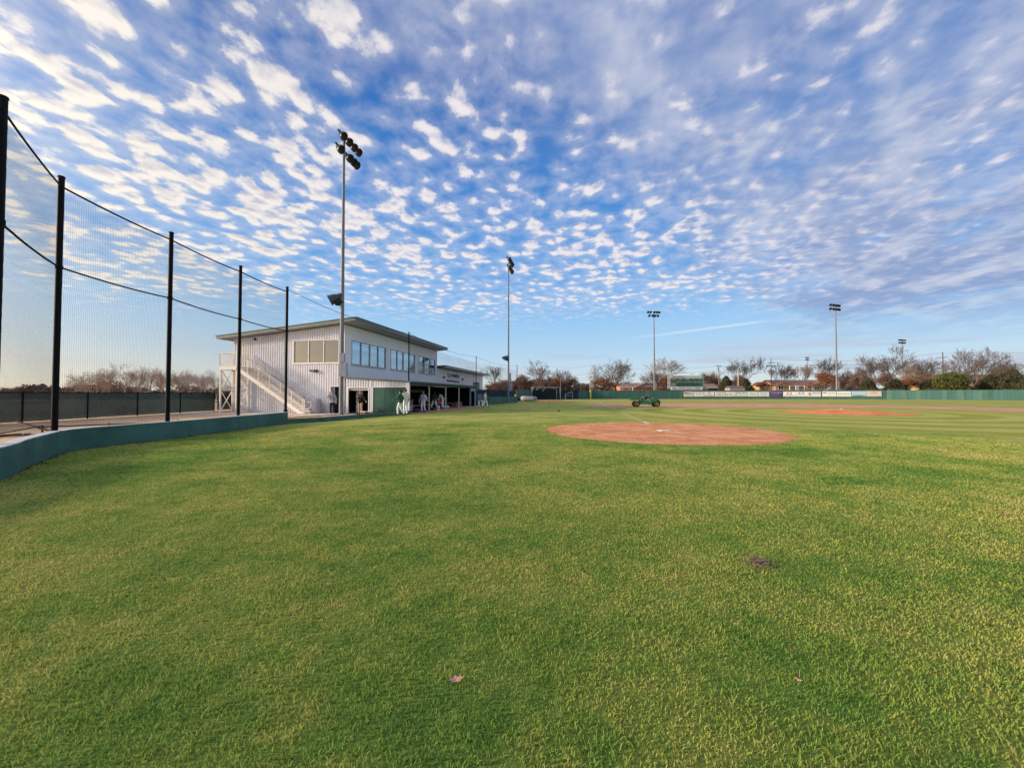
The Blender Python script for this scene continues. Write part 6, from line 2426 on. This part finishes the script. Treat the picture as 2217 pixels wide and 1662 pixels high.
person('person in pale hooded top, cap and white trousers walking out of the dugout', (p.x, p.y, 0.0), face_cam - .2, 1.67,
       dict(elR=(.30, -.02, 1.15), wrR=(.33, .03, .88), elL=(-.30, -.06, 1.18), wrL=(-.36, .02, 1.0), knR=(.10, .10, .52), anR=(.10, .04, .085), toR=(.10, .2, .04), knL=(-.10, .0, .5), anL=(-.10, -.2, .1)),
       C_LILAC, C_WHITE, C_NAVY, C_CAPGREY, extras=straps, head_yaw=-.1)
sit = dict(pelvis=(0, 0, .53), chest=(0, .30, .80), neck=(0, .42, .93), head=(0, .52, .98), shL=(-.185, .36, .88), shR=(.185, .36, .88), elL=(-.24, .42, .62), elR=(.24, .42, .62),
           wrL=(-.14, .60, .50), wrR=(.14, .60, .50), hiL=(-.09, 0, .53), hiR=(.09, 0, .53), knL=(-.15, .44, .50), knR=(.15, .44, .50), anL=(-.15, .42, .085), anR=(.15, .42, .085), toL=(-.15, .57, .04), toR=(.15, .57, .04))
b = DUG + E * 3.6
q = b + D * 1.9
person('person in pale top bent forward on the bench at the near end of the dugout', (q.x, q.y, -.02), -A10 - math.pi / 2, 1.70, sit, C_LILAC, C_WHITE, C_BLACK, C_CAPGREY)
q = b + D * 3.1
person('second seated person bent forward on the bench, in grey top', (q.x, q.y, -.02), -A10 - math.pi / 2, 1.70, sit, C_GREY, C_WHITE, C_BLACK, None)
p = DUG + E * 4.6 + D * 7.0
person('person in dark green top and white trousers, legs apart, by the white bucket', (at(940, 884, p.y).x, p.y, 0.0), .15, 1.72,
       dict(pelvis=(0, 0, .90), chest=(0, .08, 1.24), neck=(0, .12, 1.41), head=(0, .18, 1.55), shL=(-.185, .09, 1.36), shR=(.185, .09, 1.36), elL=(-.27, .14, 1.10), elR=(.27, .14, 1.10), wrL=(-.20, .3, 1.0), wrR=(.20, .3, 1.0),
            hiL=(-.09, 0, .88), hiR=(.09, 0, .88), knL=(-.22, .04, .48), anL=(-.30, -.02, .085), toL=(-.33, .12, .04), knR=(.20, .04, .48), anR=(.24, -.02, .085), toR=(.26, .12, .04)),
       C_DKGREEN, C_WHITE, C_BLACK, C_CAPG)
p = DUG + E * 4.3 + D * 10.2
person('person in cream and black top leaning over beside the orange cooler', (at(958, 882, p.y).x, p.y, 0.0), math.radians(75), 1.74,
       dict(pelvis=(0, 0, .93), chest=(0, .16, 1.24), neck=(0, .28, 1.40), head=(0, .38, 1.50), shL=(-.185, .22, 1.34), shR=(.185, .22, 1.34), elL=(-.24, .30, 1.06), elR=(.24, .30, 1.06), wrL=(-.18, .42, .86), wrR=(.18, .42, .86)),
       C_CREAM, C_WHITE, C_BLACK, C_CAPG, sleeves='under')
p = gnd(1039, 882.6)
person('person in faded blue jersey with one leg raised at the far end', (p.x, p.y, 0.0), math.radians(-20), 1.66,
       dict(pelvis=(0, 0, .88), chest=(.02, .08, 1.22), head=(.02, .14, 1.54), neck=(.02, .08, 1.40), hiL=(-.09, 0, .86), hiR=(.09, 0, .86), knR=(.30, .18, .66), anR=(.22, .05, .28), toR=(.30, .16, .22), knL=(-.12, .02, .46),
            elL=(-.26, -.02, 1.12), wrL=(-.28, .08, .92), elR=(.32, .10, 1.20), wrR=(.42, .24, 1.30)),
       C_BLUE, C_WHITE, C_NAVY, C_CAPG)
p = gnd(1050, 882.8)
person('person in white shirt and dark helmet striding right at the far end of the building', (p.x, p.y + .2, 0.0), math.radians(-70), 1.74,
       dict(elL=(-.24, .12, 1.18), wrL=(-.18, .34, 1.24), elR=(.25, -.06, 1.14), wrR=(.27, .02, .92), knR=(.10, .18, .54), anR=(.10, .26, .10), toR=(.10, .40, .06), knL=(-.10, -.06, .50), anL=(-.10, -.30, .12), toL=(-.10, -.16, .04)),
       mat('white_shirt', (.80, .78, .72, 1), .9), C_WHITE, C_BLACK, C_CAPG, sleeves='short')

# ------------------------------------------------------------------ utility cart with driver
cp = gnd(1397, 880.6)
cart = thing('utility_cart', 'green utility cart with yellow wheel rims and tipping bed on the far clay', 'utility cart', (cp.x, cp.y, 0.004), -math.radians(6))
hw = .68
m = MB()
m.prism([(-1.62, -hw, .92), (-1.58, -hw, .74), (-.46, -hw, .74), (-.42, -hw, .95)], (0, 2 * hw, 0))
bed = m.build('cargo_bed', M_CARTDECK, cart, bevel=.02)
m = MB()
for y0, y1 in ((-hw - .03, -hw - .001), (hw + .001, hw + .03)): m.box(-1.64, -.40, y0, y1, .94, 1.0)
m.box(-1.68, -1.64, -hw, hw, .78, 1.0).box(-.40, -.36, -hw, hw, .86, 1.08)
m.build('bed_rail', M_CARTGREEN, bed)
m = MB()
m.prism([(-.62, -.60, .70), (-.62, -.60, .36), (-.50, -.60, .30), (.34, -.60, .30), (.50, -.60, .24), (.66, -.60, .24), (.66, -.60, .34), (.38, -.60, .40), (.28, -.60, .66), (.10, -.60, .72)], (0, 1.20, 0))
m.build('body', M_CARTGREEN, cart, bevel=.03)
m = MB()
hood = [(.62, .98), (.78, 1.03), (1.30, .82), (1.46, .74), (1.50, .62), (1.46, .50), (1.42, .46), (1.38, .62), (1.22, .72), (1.00, .72), (.84, .62), (.78, .50), (.70, .46), (.60, .70)]
m.prism([(x, -.62, z) for x, z in hood], (0, 1.24, 0))
m.build('hood', M_CARTGREEN, cart, bevel=.03)
m = MB().box(1.30, 1.50, -.5, .5, .36, .50).box(1.44, 1.56, -.45, .45, .40, .46)
m.build('bumper', M_POST, cart)
for y in (-.42, .26):
    MB().prism([(1.33, y, .79), (1.47, y, .72), (1.49, y, .66), (1.37, y, .68)], (0, .16, 0)).build('headlight', mat('headlight_pale', (.6, .6, .55, 1), .2), cart)
m = MB().prism([(-.34, -.45, .70), (-.34, -.45, .78), (-.30, -.45, 1.08), (-.22, -.45, 1.10), (-.18, -.45, .82), (.16, -.45, .80), (.18, -.45, .70)], (0, .90, 0))
m.build('seat', mat('faded_yellow_seat', (.52, .46, .30, 1), .7), cart, bevel=.03)
m = MB()
m.tube((.60, -.22, .80), (.42, -.22, 1.02), .02)
for i in range(16):
    t, t2 = 2 * math.pi * i / 16, 2 * math.pi * (i + 1) / 16
    f = lambda a: Vector((.42 + .13 * math.sin(a) * .75, -.22 + .17 * math.cos(a), 1.03 + .13 * math.sin(a) * .65))
    m.tube(f(t), f(t2), .016, n=6)
m.build('steering_wheel', M_POST, cart, smooth=True)
MB().box(-.02, .62, -.58, .58, .30, .36).build('floorboard', M_POST, cart)
for x, rr in ((-1.03, .33), (1.12, .33)):
    for sy in (-1, 1):
        yc = sy * .56
        w_ = MB().lathe((x, yc - .15, rr), (0, 1, 0), [(0, .18), (.0, .25), (.04, .31), (.09, .33), (.21, .33), (.26, .31), (.30, .25), (.30, .18)], 26).build('wheel', M_TYRE, cart, smooth=True)
        y1 = yc + sy * .156
        MB().lathe((x, y1 - sy * .05, rr), (0, sy, 0), [(0, .17), (.05, .17), (.052, .15), (.02, .08), (.03, .05), (.032, 0)], 20).build('rim', M_RIM, w_, smooth=True)
        MB().lathe((x, y1 - sy * .02, rr), (0, sy, 0), [(0, .05), (.02, .05), (.03, .02)], 10).build('hub', mat('hub_dark', (.2, .11, .02, 1)), w_)
drive = dict(pelvis=(0, 0, .86), chest=(0, .05, 1.18), neck=(0, .10, 1.36), head=(0, .15, 1.50), shL=(-.185, .06, 1.30), shR=(.185, .06, 1.30), elL=(-.22, .26, 1.12), elR=(.22, .26, 1.12),
             wrL=(-.14, .50, 1.10), wrR=(.12, .50, 1.10), hiL=(-.10, 0, .87), hiR=(.10, 0, .87), knL=(-.14, .44, .88), knR=(.14, .44, .88), anL=(-.14, .56, .47), anR=(.14, .56, .47), toL=(-.14, .70, .42), toR=(.14, .70, .42))
ca_, sa_ = math.cos(-math.radians(6)), math.sin(-math.radians(6))
dx, dy = -.02, -.22
person('person in dark top, beanie and grey trousers driving the green utility cart', (cp.x + dx * ca_ - dy * sa_, cp.y + dx * sa_ + dy * ca_, -.02), -math.radians(6) - math.pi / 2, 1.62, drive,
       mat('dark_green_jacket', (.012, .03, .024, 1), .9), mat('light_grey_trousers', (.50, .48, .46, 1), .9), C_KHAKI, mat('grey_green_beanie', (.06, .08, .07, 1), .9), brim=False)


# ------------------------------------------------------------------ small things round the dugout
def L2W(x, y, z=0.0): return tuple(DUG + E * x + D * y + Vector((0, 0, z)))


def bucket(label, loc, col, h=.37, r_=.15):
    o = thing('bucket', label, 'bucket', loc)
    MB().lathe((0, 0, 0), (0, 0, 1), [(0, r_ * .86), (h, r_), (h, r_ * .93), (.02, r_ * .8)], 20).build('pail', col, o, smooth=True)
    MB().lathe((0, 0, h - .05), (0, 0, 1), [(0, r_ + .004), (.0, r_ + .014), (.03, r_ + .014), (.03, r_)], 20).build('rim', col, o)
    m = MB()
    for k in range(10):
        a, b = math.pi * k / 10, math.pi * (k + 1) / 10
        m.tube((math.cos(a) * r_, -.02 - math.sin(a) * .02, h - .06 - math.sin(a) * r_ * .6), (math.cos(b) * r_, -.02 - math.sin(b) * .02, h - .06 - math.sin(b) * r_ * .6), .005, n=5)
    m.build('handle', M_STEEL, o)
    return o


bk = gnd(948.5, 887.6)
bucket('white plastic bucket with red print standing at the front of the dugout', (bk.x, bk.y, .004), M_WHITE, .40, .165)
m = MB()
m.lathe((0, 0, .12), (0, 0, 1), [(0, .150), (0, .156), (.10, .160), (.10, .152)], 20)
k_ = m.build('printed_band', mat('pinkish_print', (.55, .28, .25, 1)), [q for q in SC.objects if q.name == 'bucket'][0])

co = thing('drinks_cooler', 'orange round drinks cooler standing on the dugout bench', 'cooler', L2W(3.75, 10.0, .47))
MB().lathe((0, 0, 0), (0, 0, 1), [(0, .17), (.02, .185), (.40, .20), (.42, .19)], 22).build('barrel', M_ORANGE, co, smooth=True)
MB().lathe((0, 0, .421), (0, 0, 1), [(0, .205), (.04, .205), (.07, .16), (.071, 0)], 22).build('lid', M_WHITE, co, smooth=True)
MB().tube((0.17, -.1, .07), (.23, -.14, .05), .02).build('tap', M_WHITE, co)
for lab, x, y in (('dark blue wheeled bin with white rubbish heaped on top, left of the third column', 2.6, 11.9), ('dark green wheeled bin with white bags on top, right of the third column', 3.2, 13.3)):
    o = thing('rubbish_bin', lab, 'bin', L2W(x, y))
    c = mat('bin_navy', (.006, .012, .03, 1)) if 'blue' in lab else mat('bin_green', (.006, .03, .022, 1))
    MB().prism([(-.27, -.27, 0), (.27, -.27, 0), (.27, .27, 0), (-.27, .27, 0)], (0, 0, .78)).build('tub', c, o, bevel=.03)
    MB().box(-.30, .30, -.30, .30, .785, .83).build('rim', c, o)
    g = random.Random(int(x * 10))
    m = MB()
    for k in range(5):
        capsule(m, (g.uniform(-.2, .2), g.uniform(-.2, .2), .86), (g.uniform(-.2, .3), g.uniform(-.2, .2), .9 + g.random() * .12), .06, .05, 8)
    tag(m.build('rubbish', S_WHITE, smooth=True, loc=L2W(x, y)), ('crumpled white rubbish on the dark blue bin' if 'blue' in lab else 'crumpled white bags on the dark green bin'), 'rubbish')
for lab, x, y, w_, h_ in (('large brown cardboard box on the clay at the right end of the dugout', 4.0, 14.3, .62, .48), ('small pale brown cardboard box beside the larger one', 4.35, 15.1, .46, .50)):
    o = thing('cardboard_box', lab, 'box', L2W(x, y), -A10 + .1)
    c = mat('cardboard_dark', (.22, .10, .07, 1)) if w_ > .5 else mat('cardboard_pale', (.40, .24, .17, 1))
    MB().box(-w_ / 2, w_ / 2, -w_ / 2, w_ / 2, .0, h_).build('carton', c, o)
    MB().prism([(-w_ / 2, -w_ / 2, h_ + .002), (w_ / 2, -w_ / 2, h_ + .002), (w_ / 2 + .05, -w_ / 2 - .12, h_ + .09), (-w_ / 2 - .05, -w_ / 2 - .12, h_ + .09)], (0, 0, .006)).build('flap', c, o)


def bag(label, loc, col, L=.7, r_=.15, rot=0.0, strap=M_BLACK):
    o = thing('equipment_bag', label, 'bag', loc, rot, group='equipment bags in the dugout')
    m = MB()
    capsule(m, (-L / 2, 0, r_ * .9), (L / 2, 0, r_ * .95), r_, r_ * .92, 14)
    m.build('sack', col, o, smooth=True)
    m = MB()
    for x in (-.18, .18): m.path([(x, -r_ * .9, r_ * .6), (x, -r_ * .7, r_ * 1.7), (x, 0, r_ * 2.1), (x, r_ * .7, r_ * 1.7)], .015, 6)
    m.build('strap', strap, o)
    return o


bag('black equipment bag under the bench at the near end of the dugout', L2W(4.2, 1.2, 0), M_BLACK, .8, .17, 1.2)
bag('dark red equipment bag on the ground beside the first seated person', L2W(4.7, 2.6, 0), mat('dark_red_bag', (.06, .015, .03, 1)), .7, .15, 1.4)
bag('white catching gear bag on the clay between second and third column', L2W(4.3, 10.7, 0), S_WHITE, .45, .16, .6)
bag('black bag beside the feet of the person in the dark green top', L2W(4.7, 5.6, 0), M_BLACK, .5, .16, .4)
bag('grey bag on the bench right of the orange cooler', L2W(3.7, 10.9, .47), C_GREY, .4, .12, .5)

# red and white coolers on the kerb, black wedge
kp = Vector((KP[2][0], KP[2][1], 0)).lerp(Vector((KP[3][0], KP[3][1], 0)), .12)
for k, lab in enumerate(('left orange chest cooler with white lid resting just behind the kerb wall', 'right orange chest cooler with white lid resting just behind the kerb wall')):
    P = at(787.5 + 12.0 * k, 893, 25.3 + .15 * k)
    o = thing('chest_cooler', lab, 'cooler', (P.x, P.y, 0), -A10 - 1.35)
    o.rotation_euler[2] = -.10
    MB().box(-.175, .175, -.13, .13, .06, .30).build('tub', M_ORANGE, o, bevel=.02)
    MB().box(-.18, .18, -.135, .135, .303, .345).build('lid', M_WHITE, o, bevel=.012)
    MB().box(-.16, .16, -.12, .12, .0, .058).build('base', M_POST, o)
P = at(822, 890, 26.0)
o = thing('pitching_screen', 'small black tilted panel standing behind the kerb in front of the green wall', 'panel', (P.x, 26.0, 0), .15)
MB().prism([(-.26, 0, .12), (.10, 0, .12), (.24, .12, .40), (-.10, .12, .40)], (0, .03, 0)).build('panel', M_BLACK, o)
MB().bar((-.08, .12, .38), (-.1, .35, 0), .02).bar((.2, .12, .38), (.2, .35, 0), .02).bar((-.2, 0, .14), (-.2, -.02, 0), .02).bar((.08, 0, .14), (.08, -.02, 0), .02).build('leg', M_POST, o)
m = MB()
bp0, bp1 = gnd(900, 893.6), gnd(945, 892.4)
m.tube((bp0.x, bp0.y, .04), (bp1.x, bp1.y, .04), .03, .018, 10)
m.lathe((bp0.x, bp0.y, .04), (bp0 - bp1), [(0, .03), (.02, .04), (.03, 0)], 10)
tag(m.build('rake', M_WOODPOLE, smooth=True), 'long dark wooden rake handle lying at the edge of the grass before the dugout', 'rake')

# bat rack and gate frame beyond the dugout
o = thing('bat_rack', 'black gate frame standing by the far end of the building', 'gate frame', L2W(5.6, 19.3), -A10)
m = MB().tube((0, 0, 0), (0, 0, 1.9), .04).tube((0, 1.6, 0), (0, 1.6, 1.9), .04).tube((0, 0, 1.9), (0, 1.6, 1.9), .035).tube((0, 1.6, 1.9), (.7, 1.8, 1.85), .03).tube((.7, 1.8, 0), (.7, 1.8, 1.85), .03)
m.build('frame', M_POST, o)

# rolled tarpaulin beyond the low wall and the batting cage frame
o = thing('field_tarp_roll', 'large pale rolled field cover lying at the end of the low wall', 'tarp roll', (2.15, 77.5, 0), math.radians(20))
MB().lathe((0, -6, .50), (0, 1, 0), [(0, .40), (.02, .47), (12, .47), (12.02, .40)], 24).build('roll', mat('tarp_white', (.38, .37, .37, 1), .7), o, smooth=True)
MB().lathe((0, -6.25, .50), (0, 1, 0), [(0, .12), (.24, .12)], 14).build('core', M_STEEL, o)
cg = thing('batting_cage_frame', 'white pipe frame of a portable batting cage in the far left corner', 'cage frame', (9.3, 92.0, 0), .12)
m = MB()
x0, x1, y0, y1, zt_ = -4.3, 1.9, 0, 3.0, 2.95
m.tube((x0 - .3, y0, 2.2), (x0, y0, zt_), .07).tube((x0, y0, zt_), (x1, y0, zt_), .045).tube((x0 - .5, y0, .3), (x0 - .3, y0, 2.2), .06).tube((x1, y0, zt_), (x1 + .2, y0, 0.2), .035)
m.tube((x0, y1, zt_), (x1, y1, zt_ - .05), .07).tube((x0, y0, zt_), (x0, y1, zt_), .06).tube((x0 + 1.4, y0, zt_), (x0 + 1.1, y1, 2.3), .05).tube((x1, y0, zt_), (x1, y1, zt_), .06).tube((x0, y1, 0), (x0, y1, zt_), .06).tube((x1, y1, 0), (x1, y1, zt_), .035)
m.tube((-1.5, y0, zt_), (-1.5, y1, 2.0), .05)
m.build('pipe_frame', mat('dull_white_pipe', (.30, .30, .32, 1)), cg, smooth=True)
m = MB()
for i in range(26): m.bar((x0 + (x1 - x0) * i / 25, y1 + .02, .1), (x0 + (x1 - x0) * i / 25, y1 + .02, zt_), .025)
for i in range(12): m.bar((x0, y1 + .02, .1 + .24 * i), (x1, y1 + .02, .1 + .24 * i), .025)
m.build('cage_net', M_NET, cg)
o = thing('training_screen', 'small white pipe frame leaning by the corner fence', 'screen frame', (14.0, 96.5, 0), .1)
MB().tube((-.9, 0, .0), (-.9, 0, 1.3), .05).tube((-.9, 0, 1.3), (.9, 0, 1.9), .05).tube((.9, 0, 1.9), (.9, 0, 0), .03).tube((-.9, 0, .9), (.9, 0, .9), .03).build('pipe', MATS['dull_white_pipe'], o, smooth=True)
# two baseballs / pebbles on the grass
for px, py, lab in ((1187.5, 876.2, 'dark ball on the grass just before the bullpen mound'), (1210, 891.4, 'tiny dark pebble on the grass left of the far foul line')):
    P = gnd(px, py)
    m = MB()
    m.lathe((0, 0, 0), (0, 0, 1), [(0, .02), (.03, .06), (.07, .075), (.11, .06), (.14, .02)], 12)
    tag(m.build('ball', M_POST, smooth=True, loc=(P.x, P.y, 0)), lab, 'ball')


# fallen leaves lying on the lawn
def leaf(label, px, py, size, col, seed, rot, curl=.3):
    P = gnd(px, py, .03)
    o = thing('fallen_leaf', label, 'leaf', (P.x, P.y, .030), rot, group='dead leaves on the lawn')
    g = random.Random(seed)
    out = []
    for a, r_ in ((-90, .55), (-60, .75), (-35, .5), (-12, 1.0), (12, .55), (38, .85), (60, .5), (90, 1.1), (120, .5), (142, .85), (168, .55), (192, 1.0), (215, .5), (240, .75)):
        t = math.radians(a)
        k = r_ * g.uniform(.85, 1.15)
        x, y = math.cos(t) * k, math.sin(t) * k * .7
        out.append((x * size, y * size, curl * size * (x * x - .3 * y) + .004))
    m = MB()
    vs = [(0, 0, .006)] + out
    n = len(out)
    m.add(vs, [(0, 1 + i, 1 + (i + 1) % n) for i in range(n)])
    m.build('blade', col, o)
    MB().tube((0, -.5 * size, .012), (.15 * size, -1.25 * size, .03 + .4 * size), .0015, n=5).build('stalk', col, o)


L_PINK = mat('leaf_pinkish_tan', (.50, .27, .21, 1), .8, 0, .12, 60)
L_BROWN = mat('leaf_red_brown', (.24, .09, .06, 1), .8, 0, .2, 60)
L_DARK = mat('leaf_dark', (.09, .045, .035, 1), .8, 0, .2, 60)
leaf('pinkish tan dead leaf lying alone in the near lawn left of centre', 987, 1472, .050, L_PINK, 1, .3)
leaf('small red brown leaf in the middle of the lawn', 1184, 1233, .035, L_BROWN, 2, 1.2)
leaf('small dead leaf at the far left of the lawn', 73, 1100, .05, L_PINK, 3, 2)
leaf('dark curled leaf in the left part of the lawn', 256, 1088, .055, L_DARK, 4, .5, .6)
leaf('pale leaf near the right edge of the lawn', 2176, 1111, .065, L_PINK, 5, .2)
leaf('small tan leaf right of centre in the near lawn', 1592, 1351, .022, L_PINK, 6, 1)
leaf('small tan leaf low in the near lawn right of centre', 1729, 1472, .022, L_PINK, 7, 2.2)
leaf('small brown leaf between two others right of centre', 1712, 1410, .022, L_BROWN, 8, .2)
leaf('tiny pale leaf in the lawn left of centre', 718, 1311, .022, L_PINK, 9, .8)
leaf('tiny dark leaf in the lower lawn right of centre', 1667, 1585, .018, L_DARK, 10, .8)
leaf('brown leaf at the left of the lawn near the wall', 74, 1143, .04, L_BROWN, 11, 1.8)
P = gnd(1643, 1219, .02)
o = thing('grass_clod', 'clump of dead grass and grey twigs on the lawn right of centre', 'clod', (P.x, P.y, .012))
m = MB()
g = random.Random(5)
for k in range(70):
    a, r_ = g.uniform(0, 6.28), abs(g.gauss(0, .07))
    b = g.uniform(0, 6.28)
    L_ = g.uniform(.02, .07)
    x, y = math.cos(a) * r_ * 1.3, math.sin(a) * r_
    m.bar((x, y, g.uniform(.0, .03)), (x + math.cos(b) * L_, y + math.sin(b) * L_, g.uniform(.01, .05)), .006, .004)
m.build('twigs', mat('dead_grass_grey', (.22, .15, .13, 1), .9, 0, .3, 60), o)
m = MB()
for k in range(5):
    a = g.uniform(0, 6.28)
    x, y = math.cos(a) * .06, math.sin(a) * .05
    m.add([(x - .02, y, .03), (x, y - .015, .045), (x + .025, y, .035), (x, y + .02, .03)], [(0, 1, 2, 3)])
m.build('crumbs', L_PINK, o)
